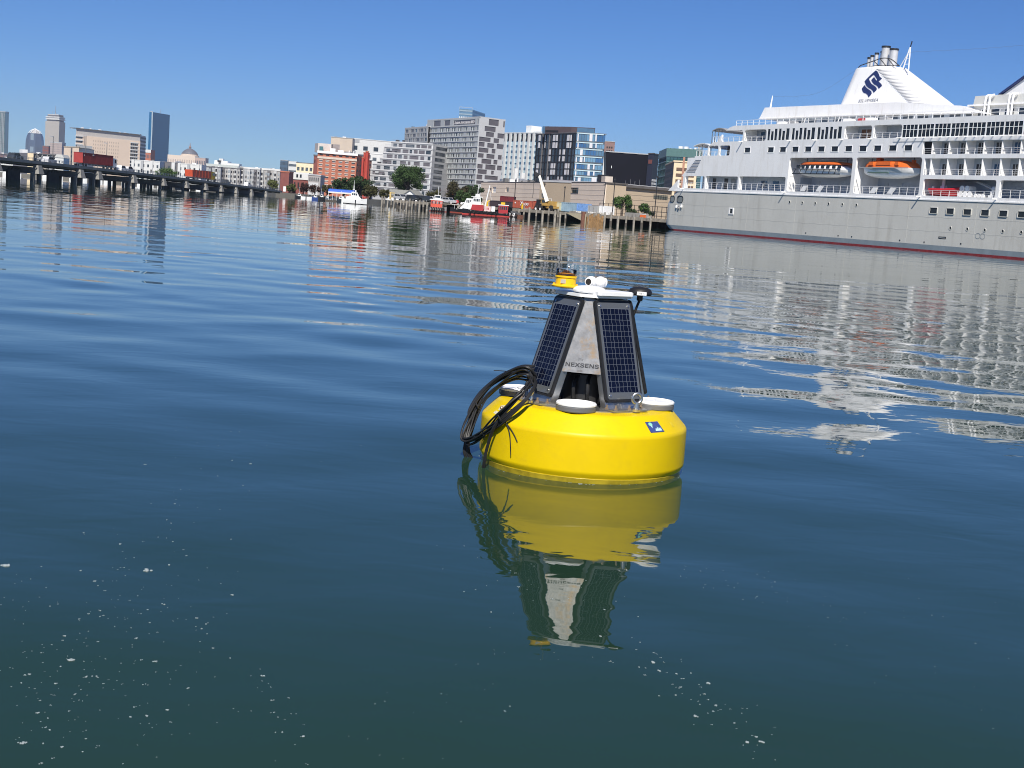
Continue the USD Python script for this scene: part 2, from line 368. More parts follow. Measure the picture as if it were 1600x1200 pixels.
# corner plates between the panels
def corner(deg, z0, z1, inset=.012):
    n = bd(deg); x = np.array([-n[1], n[0], 0])
    def at_z(z):
        R = RB + (RT - RB) * (z - ZB) / (ZT - ZB) - .014
        h = .118; w = (R - h) / math.sqrt(2) + .004; d = (R + h) / math.sqrt(2)
        return w, d
    pts = []
    for z in (z0, z1):
        w, d = at_z(z); pts.append((n * (d - .004) - x * w + [0, 0, z], n * (d - .004) + x * w + [0, 0, z]))
    (a, b), (c, d) = pts
    back = -n * .003
    return np.array([a, b, b + back, a + back, c, d, d + back, c + back]), (a, b, c, d, n, x)
for i, deg in enumerate((-7, 83, 173, 263)):
    p8, info = corner(deg, .545, .955)
    cp = bp("tower_plate", (p8, BOXF), worn, label="spattered steel plate with black lettering" if i == 0 else None)
    if i == 0:
        a, b, c, d, n, x = info
        upv = (c + d) / 2 - (a + b) / 2; upv /= np.linalg.norm(upv); nn = np.cross(x, upv)
        def plt(v, off=.0012):
            v = np.asarray(v, float); return (a + b) / 2 + np.outer(v[:, 0], x) + np.outer(v[:, 1], upv) + np.outer(v[:, 2] + off, nn)
        tm = meshkit.text_mesh("NEXSENS", .021, .0008, bold=True); tv = np.array(tm.vertices)
        tv[:, 0] = (tv[:, 0] - (tv[:, 0].min() + tv[:, 0].max()) / 2); tv[:, 0] *= .185 / np.ptp(tv[:, 0]); tv[:, 1] += .032
        B.part("lettering", (plt(tv), np.array(tm.faces)), black, cp, world=False)
        arcs = MB()
        for rr, sg in ((.030, 1), (.036, 1), (.030, -1), (.036, -1)):
            t = np.linspace(-.45, .45, 7)
            arcs.add(tube(plt(np.c_[-.012 + rr * np.sin(t), .042 + sg * rr * np.cos(t), np.zeros(7)]), .0007, 4))
        B.part("lettering", arcs, greyp, cp, world=False)
# inside of the tower: battery well, cable glands, loops of hose
core = MB().add(revolve([(0, .361), (.16, .361), (.15, .52), (.10, .56), (0, .56)], 24))
bp("data_logger", core, rubber, smooth=30)
for k in range(7):
    a = -70 + k * 24; c = bd(a) * (.17 + .03 * (k % 2)); e = bd(a + 14) * .10
    bp("cable_gland", tube(spline([c + [0, 0, .36], c * 1.12 + [0, 0, .44], c * .95 + [0, 0, .50], e + [0, 0, .54]], 6), .011, 8), rubber, smooth=40)
bp("inner_panel", MB().box(-.12, .12, -.004, .004, .40, .93, fr=lambda v: v), black)
# white lids round the deck
for deg in (-7, 83, 173, 263):
    c = bd(deg) * .392
    lid = bp("sensor_lid", revolve([(0, .353), (.107, .353), (.110, .358), (.110, .378), (.106, .382), (0, .388)], 48, c), greyp, smooth=30)
    B.part("lid_cap", revolve([(.107, .382), (.111, .386), (.111, .393), (.106, .399), (.094, .400), (.088, .394), (.05, .394), (0, .396)], 48, c), whitep, lid, smooth=30, world=False)
    n = bd(deg)
    B.part("lid_handle", MB().add(tube([c + bd(deg + 90) * .055 + [0, 0, .395], c - bd(deg + 90) * .055 + [0, 0, .395]], .007, 8)), whitep, lid, world=False)
# lifting eyes
for deg in (38, -52, 128, 218):
    c = bd(deg) * .408 + bd(deg + 90) * .035; x = bd(deg + 75)
    bp("lifting_eye", MB().add(revolve([(0, .36), (.022, .36), (.024, .374), (.014, .380), (.012, .408), (0, .41)], 16, c)).add(torus(c + [0, 0, .432], .027, .0095, x, np.array([0, 0, 1.0]), 24, 10)), stainless, smooth=40)
# top cap, dome, pads
oct_ = [bd(p + s) * r for p in PAN[:1] + [128, 218, 308] for s, r in ((-32, .205), (32, .205))]
oct_ = sorted(oct_, key=lambda v: math.atan2(v[1], v[0]))
cap = Polygon([(v[0], v[1]) for v in oct_]).buffer(.012)
bp("top_plate", prism(np.array(cap.exterior.coords)[:-1], .956, .972), whitep)
pr_ = Polygon([(v * 1)[:2] for v in (bd(38) * .19 + bd(128) * .105, bd(38) * .19 - bd(128) * .105, bd(38) * .06 - bd(128) * .085, bd(38) * .06 + bd(128) * .085)]).buffer(.018)
bp("panel_cap", MB().add(prism(np.array(pr_.exterior.coords)[:-1], .972, .990)).add(prism(np.array(pr_.buffer(-.006).exterior.coords)[:-1], .990, .995)), whitep)
c = at(921, 455, BY - .10) - ORG
bp("dome_antenna", revolve([(0, -.016), (.05, -.016), (.088, -.005), (.096, .002), (.095, .010), (.08, .021), (.05, .029), (0, .033)], 48, c), whitep, smooth=40)
bp("dome_mount", revolve([(0, -.045), (.035, -.045), (.035, -.012), (0, -.012)], 24, c), greyp)
for (px, py, D, dx) in ((923.5, 440.5, BY + .04, -.55), (938, 441, BY + .05, 2.6)):
    c = at(px, py, D) - ORG
    cm = bp("camera_ball", ball(c, .033, 3), whitep, smooth=True)
    v = np.array([dx, -1 if dx < 1 else 1.2, .05]); v /= np.linalg.norm(v)
    B.part("camera_lens", MB().add(tube([c + v * .026, c + v * .0335], .019, 20)), black, cm, world=False)
    B.part("camera_shroud", torus(c + v * .0295, .020, .005, np.cross(v, [0, 0, 1]), np.array([0, 0, 1.0]), 24, 6), whitep, cm, world=False)
    B.part("camera_stalk", tube([c - [0, 0, .025], [c[0], c[1], .972]], .011, 10), whitep, cm, world=False)
# amber beacon
c = at(883.5, 446, BY - .06) - ORG
beacon_y = mat("yellow_plastic", (.85, .52, .01), .35, var=.05)
amber = mat("amber_lens", (.80, .30, .02), .2, var=.1, ior=1.6)
bc = bp("beacon", revolve([(0, -.012), (.05, -.012), (.076, -.006), (.078, .0), (.072, .004), (.058, .006), (.057, .044), (.062, .046), (.062, .054), (.055, .056), (0, .056)], 40, c), beacon_y, smooth=25, label="yellow marker light with amber lens")
B.part("beacon_lens", revolve([(0, .056), (.052, .056), (.050, .066), (.03, .072), (.012, .085), (0, .086)], 32, c), amber, bc, smooth=25, world=False)
clear = glass_mat("clear_plastic", (1, .98, .97), .97)
B.part("beacon_cover", revolve([(.0575, .057), (.0585, .086), (.054, .093), (.0, .094)], 32, c), clear, bc, smooth=25, world=False)
B.part("bird_spike", MB().add(tube([c + [.012, 0, .1], c + [.010, 0, .142]], .0022, 6)).add(ball(c + [.012, 0, .104], .008, 1)), stainless, bc, world=False)
B.part("beacon_label", MB().box(c[0] - .030, c[0] - .002, c[1] - .0595, c[1] - .0575, c[2] + .014, c[2] + .036), mat("grey_label", (.45, .42, .36), .5), bc, world=False)
for k in range(5):
    a = k * 72 + 20; q = c + np.array([math.cos(math.radians(a)) * .067, math.sin(math.radians(a)) * .067, .003])
    B.part("bolt", tube([q, q + [0, 0, .008]], .006, 6), beacon_y, bc, world=False)
bp("beacon_bracket", MB().hexa([(c + np.array(q)) for q in ((-.03, -.03, -.018), (.17, -.03, -.018), (.17, .03, -.018), (-.03, .03, -.018), (-.03, -.03, -.012), (.17, -.03, -.012), (.17, .03, -.012), (-.03, .03, -.012))]), stainless)
# satellite antenna on its bent arm
c = at(1000.5, 456.5, BY + .02) - ORG
an = bp("satellite_antenna", revolve([(0, -.016), (.06, -.016), (.067, -.008), (.066, .004), (.058, .018), (.04, .027), (0, .031)], 40, c), rubber, smooth=35)
B.part("antenna_label", MB().box(c[0] - .024, c[0] + .030, c[1] - .0665, c[1] - .062, c[2] - .014, c[2] + .005), whitep, an, world=False)
tl = meshkit.text_mesh("R.M. YOUNG", .0045, .0004, bold=True); tv = np.array(tl.vertices)
B.part("antenna_lettering", (np.c_[c[0] - .014 + tv[:, 0] * .9, c[1] - .0668 - tv[:, 2], c[2] - .007 + tv[:, 1]], np.array(tl.faces)), greyp, an, world=False)
B.part("antenna_neck", revolve([(0, -.05), (.012, -.05), (.017, -.045), (.017, -.016), (0, -.016)], 20, c), rubber, an, smooth=30, world=False)
p1_, p2_, p3_ = at(994, 482, BY + .03) - ORG, at(988, 500, BY + .03) - ORG, at(984, 540, BY + .03) - ORG
B.part("antenna_arm", tube(spline([c + [0, 0, -.045], p1_, p2_, p3_], 8), .0072, 10), rubber, an, smooth=40, world=False)
bp("antenna_wire", tube(spline([c + [0, .02, .0], c + [-.09, .05, .008], c + [-.19, .04, -.0]], 6), .004, 6), rubber, smooth=40)
# sticker and scars on the chamfer of the hull
def cham(deg, t, off=.0015):       # t 0 = lower ridge, 1 = upper edge
    r, z = .574 + (.500 - .574) * t, .261 + (.337 - .261) * t
    n = bd(deg); return n * (r + off * .72) + [0, 0, z + off * .72]
def patch(pts, off, th=.0006):     # polygon in (deg, t) laid on the chamfer
    g = Polygon(pts); m = trimesh.creation.extrude_polygon(g, th, engine="earcut")
    v, f = trimesh.remesh.subdivide_to_size(np.array(m.vertices) * [.1, 1, 1], np.array(m.faces), .22); v = v / [.1, 1, 1]
    return np.array([cham(a, t, off + h) for a, t, h in v]), f
st = bp("sticker", patch([(40, .12), (51, .12), (50.2, .78), (39.4, .78)], .0012), mat("blue_sticker", (.045, .07, .21), .3, var=.2, scale=30), label="small blue sticker with pale green pin and skyline")
mint, pale = mat("mint_print", (.24, .55, .42), .4), mat("pale_print", (.42, .62, .64), .4)
th = np.linspace(0, 2 * np.pi, 14)[:-1]
B.part("print", patch([(42.6 + 1.5 * math.cos(t), .62 + .11 * math.sin(t)) for t in th], .0022), mint, st, world=False)
B.part("print", patch([(41.9, .55), (43.4, .55), (43.0, .38)], .0022), pale, st, world=False)
B.part("print", patch([(44.2, .20), (49.6, .20), (49.4, .40), (48.7, .30), (48.2, .42), (47.5, .30), (46.8, .46), (46.1, .30), (45.4, .38), (44.6, .28)], .0022), pale, st, world=False)
scar = mat("bare_scar", (.60, .56, .40), .5, var=.3, scale=40)
bp("scar", MB().add(patch([(-62.5, .5), (-58, .55), (-57, .75), (-60, .9), (-64, .78)], .0006)).add(patch([(-65, .25), (-61, .22), (-60, .4), (-64, .42)], .0006)), scar)
bp("mount_stud", ball(cham(-60.5, .68, .003), .010, 2, ), bolt_m, smooth=True)
bp("scar", MB().add(patch([(62, .3), (65, .3), (65.4, .6), (62.3, .62)], .0004)), mat("faded_yellow", (.62, .46, .02), .6, var=.2, scale=40))

# black cables, coiled over the left side of the buoy
CB = Thing("cable_coil", "coiled bundle of black cables hung over the left side of the yellow buoy", "cable", ORG)
def z7(x, y): return 710 + x / 6, 560 + y / 6
def yb(px):                        # just in front of the hull where the hull is behind the cable
    d = (px - 910) / 272.8
    return BY - math.sqrt(max(.598 ** 2 - d * d, 0)) if abs(d) < .598 else BY
big = [(745, 190, 7.36), (700, 128, 7.34), (640, 112, 7.36), (550, 140, 7.42), (420, 215, 7.52), (300, 320, 7.56), (215, 450, 7.56), (150, 590, 7.55), (105, 700, 7.53),
       (100, 770, 7.50), (165, 765, 7.46), (260, 705, 7.36), (350, 625, 7.27), (430, 555, 7.20), (560, 430, 7.17), (670, 320, 7.19), (735, 240, 7.27), (745, 190, 7.36)]
def path(pts): return np.array([at(*z7(x, y), D) for x, y, D in pts])
base = spline(path(big), 7)
for k in range(9):
    ph, rr = rng.uniform(0, 6.28), .008 + .020 * rng.random()
    t = np.linspace(0, 1, len(base))
    wob = np.c_[np.cos(ph + 9 * t) * rr, -np.abs(np.sin(ph + 7 * t)) * rr, np.sin(ph + 8 * t) * rr * 1.3 + .035 * (rng.random() - .5) * np.sin(np.pi * t) ** 2]
    CB.part("cable", tube(base + wob, .0056, 7), rubber, smooth=45)
small = [(745, 85, 7.42), (640, 85, 7.44), (540, 122, 7.50), (400, 195, 7.55), (250, 320, 7.58), (165, 440, 7.58), (140, 510, 7.57), (175, 500, 7.56), (240, 425, 7.56), (330, 340, 7.55), (450, 240, 7.50), (590, 180, 7.44), (700, 190, 7.36)]
for k in range(4):
    b2 = spline(path(small), 6); t = np.linspace(0, 1, len(b2)); ph = rng.uniform(0, 6.28)
    CB.part("cable", tube(b2 + np.c_[.006 * np.cos(ph + 5 * t), .012 * np.sin(ph + t), .010 * np.sin(ph + 6 * t)], .0056, 7), rubber, smooth=45)
for k, dx in enumerate((0, 14, -10, 22, 30)):    # tails into the water
    CB.part("cable", tube(spline(path([(235 + dx * .3, 430, 7.57), (150 + dx, 640, 7.56), (110 + dx, 780, 7.54), (100 + dx * 1.3, 870, 7.53), (120 + dx * 1.5, 930, 7.53), (150 + dx, 1000, 7.53)]), 7), .0056, 7), rubber, smooth=45)
for k, dx in enumerate((0, 12)):
    CB.part("cable", tube(spline(path([(430, 555, 7.20), (370 + dx, 640, 7.215), (330 + dx, 740, 7.24), (295 + dx, 860, 7.255), (275 + dx, 960, 7.26), (265 + dx, 1040, 7.27)]), 7), .0058, 7), rubber, smooth=45)
for w_ in ([(455, 572, 7.20), (500, 640, 7.175), (522, 740, 7.15), (528, 910, 7.14)], [(455, 572, 7.20), (520, 650, 7.165), (562, 720, 7.14), (590, 785, 7.125)],
           [(370, 112, 7.5), (450, 117, 7.48), (540, 132, 7.44), (640, 170, 7.38)], [(440, 350, 7.22), (520, 348, 7.20), (600, 356, 7.18)]):
    CB.part("loose_wire", tube(spline(path(w_), 6), .0026, 6), rubber, smooth=45)
for q in ((425, 558, 7.195), (735, 235, 7.27), (270, 700, 7.35), (215, 440, 7.55)):
    c = at(*z7(q[0], q[1]), q[2]); CB.part("cable_tie", torus(c, .026, .004, np.array([.5, 0, -.85]), np.array([0, 1.0, 0]), 16, 5), black)

# foam bubbles drifting on the water
foam_m = usdkit.material(stage, "/World/Looks/foam", {"t": ("transparent_bsdf", {"color": (1, 1, 1)}), "p": ("principled_bsdf", {"base_color": (.45, .50, .50), "roughness": .25}), "m": ("mix_closure", {"fac": .46})},
                         [("t.BSDF", "m.closure1"), ("p.BSDF", "m.closure2")], surface="m.closure")
fo = MB(); bub = trimesh.creation.icosphere(1, 1.0); bubv, bubf = np.array(bub.vertices), np.array(bub.faces)
def foam(px, py, size):
    c = onz(px, py); c[2] = water_z(c[0], c[1]) + .0004
    for k in range(max(3, int(5 * size / .012))):
        d = rng.normal(0, 1, 2) * size * .24; r = size * rng.uniform(.10, .28)
        fo.add((bubv * [r, r, r * .5] + c + [d[0], d[1], r * .10], bubf))
def field(n, x0, y0, x1, y1, w, s0=.004, s1=.013):
    for k in range(n):
        t = rng.random(); px = x0 + (x1 - x0) * t + rng.normal(0, w); py = y0 + (y1 - y0) * t + rng.normal(0, w * .55)
        if py < 640 or py > 1215 or (740 < px < 1075 and py < 770): continue
        foam(px, py, s0 + (s1 - s0) * rng.random() ** 3)
field(190, 40, 1150, 270, 880, 85); field(60, 20, 1000, 330, 1180, 90); field(36, 330, 690, 260, 890, 45); field(30, 20, 900, 120, 1180, 35)
field(60, 985, 1010, 1190, 1180, 26, .005, .015); field(26, 1120, 890, 1380, 1000, 40, .003, .008); field(30, 560, 1180, 860, 1000, 60, .003, .008)
field(30, 700, 880, 960, 960, 45, .004, .010); field(14, 1040, 870, 1240, 920, 30, .003, .007); field(20, 380, 1080, 470, 1170, 30); field(16, 300, 640, 640, 720, 60, .003, .006)
field(20, 1350, 960, 1590, 1100, 70, .003, .008)
for px, py, s in ((10, 886, .030), (231, 890, .026), (110, 1036, .022), (35, 1166, .020), (1021, 1041, .016), (1190, 1166, .016), (473, 1156, .014), (1117, 1110, .012), (1100, 1092, .012), (1063, 1081, .011), (241, 1038, .012), (134, 1062, .012), (938, 998, .012), (862, 936, .010), (810, 917, .012)):
    foam(px, py, s)
for k in range(26):                 # collar of froth against the hull
    a = rng.uniform(-95, 95); r = rng.uniform(.573, .584); p = bd(a) * r + ORG; p[2] = water_z(p[0], p[1]); s = rng.uniform(.0015, .004)
    fo.add((bubv * [s, s, s * .6] + p, bubf))
for k in range(14):
    a = rng.normal(3, 2.2); p = bd(a) * rng.uniform(.575, .592) + ORG; p[2] = water_z(p[0], p[1]); s = rng.uniform(.002, .005)
    fo.add((bubv * [s, s, s * .6] + p, bubf))
top_mesh("foam", fo, foam_m, "scattered flecks of white foam drifting on the near water", "foam", "stuff", smooth=True)

# ================================================================== the cruise ship
AX = np.array([.445, -.895, 0]); AX /= np.linalg.norm(AX); INW = np.array([-AX[1], AX[0], 0])
SO = np.array([26.6, 228.0, 0])
S = Thing("cruise_ship", "white cruise ship with grey hull and one funnel moored along the right side", "ship", SO, math.atan2(AX[1], AX[0]))
def sp(name, mesh, m, parent=None, **k): return S.part(name, mesh, m, parent, world=False, **k)
def sw(px, py, w=0.0):             # a line of sight met with the upright plane w metres inside the ship's side -> (s, z)
    d = ray(px, py); o = SO + INW * w; p = cam_pos + d * (((o - cam_pos) @ INW) / (d @ INW)) - SO
    return float(p @ AX), float(p[2])
ship_w = mat("ship_white", (.86, .855, .845), .42, var=.035, scale=.5, dirt=(.74, .72, .68), dscale=1.0, streak=(1.3, 1.3, .18))
hull_g = mat("ship_grey_hull", (.56, .55, .505), .42, var=.05, scale=.22, dirt=(.47, .455, .41), dscale=1.0, streak=(.9, .9, .12))
boot_b = mat("ship_boot_grey", (.20, .24, .27), .45, var=.1)
boot_r = mat("ship_boot_red", (.20, .022, .025), .5, var=.25, scale=2)
recess_shade = mat("ship_recess_shade_blue", (.40, .45, .52), .5, var=.05)  # white walls toned darker and bluer to carry the shade of the recesses
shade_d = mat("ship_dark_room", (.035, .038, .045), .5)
ship_glass = mat("ship_window_glass", (.016, .019, .024), .06, var=.4, scale=.6, ior=1.45)
blue_pane = mat("ship_blue_pane", (.03, .085, .17), .08, var=.3, scale=.6, ior=1.6)
deck_t = mat("teak_deck", (.30, .25, .19), .7, var=.1)
navy = mat("navy_paint", (.022, .035, .12), .4, var=.12)
pipe_m = mat("exhaust_steel", (.66, .65, .64), .38, metal=.35, var=.1)
ZB_ = 6.6; LEN, BEAM = 176.0, 25.0
# hull: closed loops in plan at several heights
def plan(z, n_c=10, n_b=26):
    aft = -7.6 if z < 4.2 else -7.6 + 2.5 * ((z - 4.2) / 2.4) ** 1.4
    if z < 1.0: aft = -7.6 + .8 * (1.0 - z) ** 1.5
    rc = 3.6 + (1.2 * (1 - z) if z < 1 else 0)
    bow = LEN + (z - 3) * .9
    pts = []
    for k in range(n_c + 1):       # aft corner on the near side
        a = math.pi / 2 * k / n_c
        pts.append((aft + rc - rc * math.sin(math.pi / 2 - a) if False else aft + rc * (1 - math.cos(math.pi / 2 - a) * 1) if False else aft + rc - rc * math.cos(a), rc - rc * math.sin(a)))
    for k in range(1, 12): pts.append((aft + rc + (128 - aft - rc) * k / 12, 0.0))
    for k in range(n_b + 1):       # bow
        t = k / n_b; s = 128 + (bow - 128) * (1 - (1 - t) ** 1.7); pts.append((s, BEAM / 2 * t ** 2.1))
    far = [(s, BEAM - w) for s, w in pts[::-1]][1:]
    return pts + far
def ring(z, grow=0.0): return np.array([(s, w, z) for s, w in plan(z)])
def band(z0, z1, n): return loft([ring(z) for z in np.linspace(z0, z1, n)], caps=True)
sp("hull", band(.85, ZB_, 12), hull_g, smooth=35)
sp("boot_band", band(.20, .85, 3), boot_b, smooth=35)
sp("boot_stripe", band(-1.2, .20, 4), boot_r, smooth=35)

# side shell: one sheet with its openings
side = [sw(1020 + x / 5.3333, 180 + y / 5.3333) for x, y in ((250, 495), (350, 365), (350, 342), (450, 336), (460, 262), (480, 245), (500, 226), (545, 222), (560, 180), (600, 135), (645, 100))]
poly = Polygon([(-5.3, ZB_)] + side + [(12.4, 17.15), (140, 17.15), (140, ZB_)])
holes, opens = [], []              # opens: (s0, s1, z0, z1, depth, kind)
def op(s0, s1, z0, z1, depth, kind, r=.28):
    opens.append((s0, s1, z0, z1, depth, kind)); holes.append(rrect(s0, s1, z0, z1, r))
op(-2.45, -.95, 7.15, 9.15, 2.4, "prom", .3); op(-.35, 5.4, 7.15, 9.15, 2.4, "prom"); op(5.75, 14.75, 7.15, 9.2, 2.4, "prom"); op(15.15, 26.95, 7.15, 9.25, 2.4, "prom")
op(27.45, 41.75, 7.15, 12.1, 4.4, "bay", .4); op(42.5, 55.45, 7.15, 12.1, 4.4, "bay", .4)
op(56.15, 68.7, 7.15, 9.3, 3.4, "tender"); op(69.3, 82.0, 7.15, 9.3, 2.4, "prom"); op(82.6, 95.0, 7.15, 9.3, 2.4, "prom"); op(95.6, 108, 7.15, 9.3, 2.4, "prom")
op(3.0, 5.45, 12.5, 14.05, 3, "terrace", .25); op(5.85, 8.55, 12.5, 14.1, 3, "terrace", .35); op(8.95, 11.85, 12.5, 14.1, 3, "terrace", .35)
op(9.25, 15.0, 14.7, 16.45, 3, "terrace", .5); op(15.4, 21.1, 14.7, 16.45, 2.3, "terrace", .5)
op(39.35, 45.05, 14.7, 16.45, 2.3, "terrace", .4); op(45.4, 51.0, 14.7, 16.45, 2.3, "terrace", .4)
op(55.9, 128, 9.85, 11.95, 1.75, "balcony", .05); op(55.3, 128, 12.5, 14.1, 1.75, "balcony", .05)
squares = [(16.6, 13.3)] + [(22.6 + 3.0 * k, 13.33) for k in range(11)]
lows = [(58.6 + 2.96 * k, 5.28) for k in range(12)]
wins = []                          # (s0, s1, z0, z1, kind)
for s, z in squares: wins.append((s - .72, s + .72, z - .36, z + .36, "square"))
for g in range(3):
    b = (21.4, 27.4, 33.35)[g]
    for x0, x1, dz in ((0, .62, 0), (.85, 1.5, .35), (1.72, 2.4, 0), (2.75, 3.4, 0), (3.62, 4.3, .35), (4.55, 5.35, 0)):
        wins.append((b + x0, b + x1, 14.75, 16.45 - dz, "tall"))
for g in range(26):
    b = 51.15 + 2.98 * g
    for k in range(4): wins.append((b + k * .71, b + k * .71 + .66, 14.75, 16.35, "light"))
for w_ in wins: holes.append(sbox(w_[0], w_[2], w_[1], w_[3]))
from shapely.ops import unary_union
shell = poly.difference(unary_union(holes))
def yslab(p, y0, y1): return slab(p, y0, y1)
sp("superstructure", yslab(shell, 0.0, .30), ship_w, label="white upper works with rows of windows and open decks")
for s0, s1, z0, z1, kind in wins:
    w_ = sp("window", bx(s0 - .01, s1 + .01, .05, .09, z0 - .01, z1 + .01), ship_glass)
    if kind == "square":
        fr = sbox(s0 - .12, z0 - .12, s1 + .12, z1 + .12).difference(sbox(s0, z0, s1, z1)); sp("window_frame", yslab(fr, -.035, .0), ship_w, w_)
    elif kind == "light":
        sp("transom", bx(s0, s1, .02, .05, z0 + .95, z0 + 1.02), ship_w, w_)
for s, z in lows:
    w_ = sp("hull_window", bx(s - .64, s + .64, -.02, .01, z - .34, z + .34), ship_glass)
    fr = rrect(s - .72, s + .72, z - .42, z + .42, .1).difference(sbox(s - .64, z - .34, s + .64, z + .34)); sp("window_frame", yslab(fr, -.10, -.003), hull_g, w_)
s, z = 13.85, 3.75
w_ = sp("hull_window", bx(s - .38, s + .38, -.02, .01, z - .36, z + .34), ship_glass)
sp("window_frame", yslab(sbox(s - .68, z - .52, s + .62, z + .50).difference(sbox(s - .38, z - .36, s + .38, z + .34)), -.09, -.003), ship_w, w_)
for s, z in [(28.5 + 3.0 * k, 5.55) for k in range(6)] + [(61.9 + 2.92 * k, 3.17) for k in range(8)]:
    w_ = sp("porthole", revolve([(0, -.01), (.17, -.01), (.17, .02), (0, .02)], 14), ship_glass)
    pr = stage.GetPrimAtPath(w_); UsdGeom.Xformable(pr).AddTranslateOp().Set(Gf.Vec3d(s, -.005, z)); UsdGeom.Xformable(pr).AddRotateXOp().Set(90.0)
    sp("porthole_rim", torus((0, 0, .01), .21, .04, np.array([1.0, 0, 0]), np.array([0, 1.0, 0]), 14, 5), hull_g, w_)
scup = MB()
for s, z in ((40.3, 1.15), (43.2, 1.15), (52.9, 1.15), (57.5, 1.15), (33, 1.2), (64, 1.3)): scup.box(s - .10, s + .10, -.03, .01, z - .09, z + .09)
sp("scupper", scup, shade_d)
sp("hull_hatch", yslab(sbox(60.0, 1.75, 61.3, 2.02).difference(sbox(60.1, 1.83, 61.2, 1.94)), -.03, -.002), black)
mk_ = MB()
for cx in (66.7, 67.5): mk_.add(slab(rrect(cx - .42, cx + .42, 2.05, 2.75, .35).difference(rrect(cx - .37, cx + .37, 2.10, 2.70, .32)), -.02, -.003))
sp("thruster_mark", mk_, boot_b)
# plating seams of the hull, welded streaks
seam = MB()
for z in (2.6, 4.4): seam.box(-3.5, 128, -.012, .0, z, z + .03)
for s in range(6, 126, 12): seam.box(s, s + .03, -.012, 0, .9, 6.5)
sp("weld_seam", seam, hull_g)
sp("rubbing_strake", MB().box(-3.4, 128, -.08, .0, 6.56, 6.72), ship_w)
# mooring openings at the stern
for s0, s1 in ((-4.3, -3.05), (-2.15, -.45)):
    w_ = sp("mooring_opening", yslab(rrect(s0, s1, 4.75, 5.75, .42), -.015, .005), mat("mooring_shade", (.20, .22, .22), .6))
    sp("opening_rim", yslab(rrect(s0 - .08, s1 + .08, 4.67, 5.83, .5).difference(rrect(s0, s1, 4.75, 5.75, .42)), -.08, -.002), black, w_)
for k, (s, z) in enumerate(((-2.15, 3.95), (-1.45, 3.85), (-.65, 4.05))):
    sp("fairlead", MB().box(s - .14, s + .14, -.22, .0, z - .28, z + .3).add(ball((s + .1, -.16, z - .1), .16, 1)), ship_w if k != 1 else steel)
    sp("hull_streak", bx(s - .03, s + .03, -.012, -.003, z - .9, z - .3), boot_b)
# decks and the walls set back behind the openings
def deck(s0, s1, z0, z1, w0=.30, w1=24.7, m=ship_w): sp("deck", bx(s0, s1, w0, w1, z0, z1), m)
deck(-3.6, 128, 6.62, 7.05); deck(-1.0, 27.2, 9.42, 9.80); deck(55.95, 128, 9.42, 9.80); deck(2.2, 128, 12.2, 12.44); deck(6.6, 128, 14.26, 14.62); deck(11.0, 128, 16.6, 16.9)
def block(s0, s1, z0, z1, w0, m=recess_shade): sp("deckhouse", bx(s0, s1, w0, 24.6, z0, z1), m)
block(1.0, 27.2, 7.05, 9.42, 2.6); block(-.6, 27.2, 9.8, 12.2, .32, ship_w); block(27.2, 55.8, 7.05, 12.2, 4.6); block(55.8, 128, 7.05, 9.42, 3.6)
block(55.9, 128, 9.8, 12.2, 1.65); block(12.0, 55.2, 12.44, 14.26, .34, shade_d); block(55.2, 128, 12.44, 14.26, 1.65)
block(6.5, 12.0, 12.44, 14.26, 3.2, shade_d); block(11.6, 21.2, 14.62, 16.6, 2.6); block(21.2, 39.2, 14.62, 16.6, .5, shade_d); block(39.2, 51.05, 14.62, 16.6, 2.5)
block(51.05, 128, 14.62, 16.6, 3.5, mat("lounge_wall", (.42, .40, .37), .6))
for s in (27.1, 42.1, 55.7): sp("bulkhead", bx(s - .05, s + .05, .30, 4.6, 7.05, 12.2), ship_w)
for s in (-.6, 5.58, 14.95, 69.0, 82.3, 95.3): sp("bulkhead", bx(s - .08, s + .08, .30, .75, 7.05, 9.42), ship_w)
for s in (15.2, 21.2, 39.2, 45.2, 51.0): sp("bulkhead", bx(s - .05, s + .05, .30, 2.5, 14.62, 16.6), ship_w)
# promenade windows and doors behind the rail
for s in (18.2, 21.2, 24.3): sp("deck_window", bx(s - .75, s + .75, 2.56, 2.62, 7.65, 8.75), blue_pane)
for s, w in ((4.1, .9), (7.4, 1.0), (9.3, 1.3), (1.6, .6)): sp("deck_door", bx(s, s + w, 2.56, 2.62, 7.06, 9.0), shade_d if w < 1.2 else mat("grey_door", (.25, .27, .29), .5))
for s in (28.6, 33.5, 38.8, 43.5, 46.2): sp("deck_door", bx(s, s + .85, 4.56, 4.62, 7.06, 9.0), mat("ship_door", (.40, .44, .48), .5))
sp("deck_door", bx(52.0, 54.6, 4.56, 4.62, 7.1, 8.9), shade_d)
for s in (12.8, 13.9, 16.2, 17.6, 18.9): sp("deck_window", bx(s, s + 1.0, 2.56, 2.62, 14.75, 16.3), blue_pane)
sp("deck_door", bx(40.1, 41.0, 2.45, 2.52, 14.65, 16.2), mat("teak_door", (.16, .07, .04), .5)); sp("deck_door", bx(41.2, 42.1, 2.45, 2.52, 14.65, 16.2), mat("teak_door", (.16, .07, .04), .5))
for s in (9.0, 10.6): sp("deck_window", bx(s, s + 1.1, 3.14, 3.21, 12.6, 13.95), blue_pane)
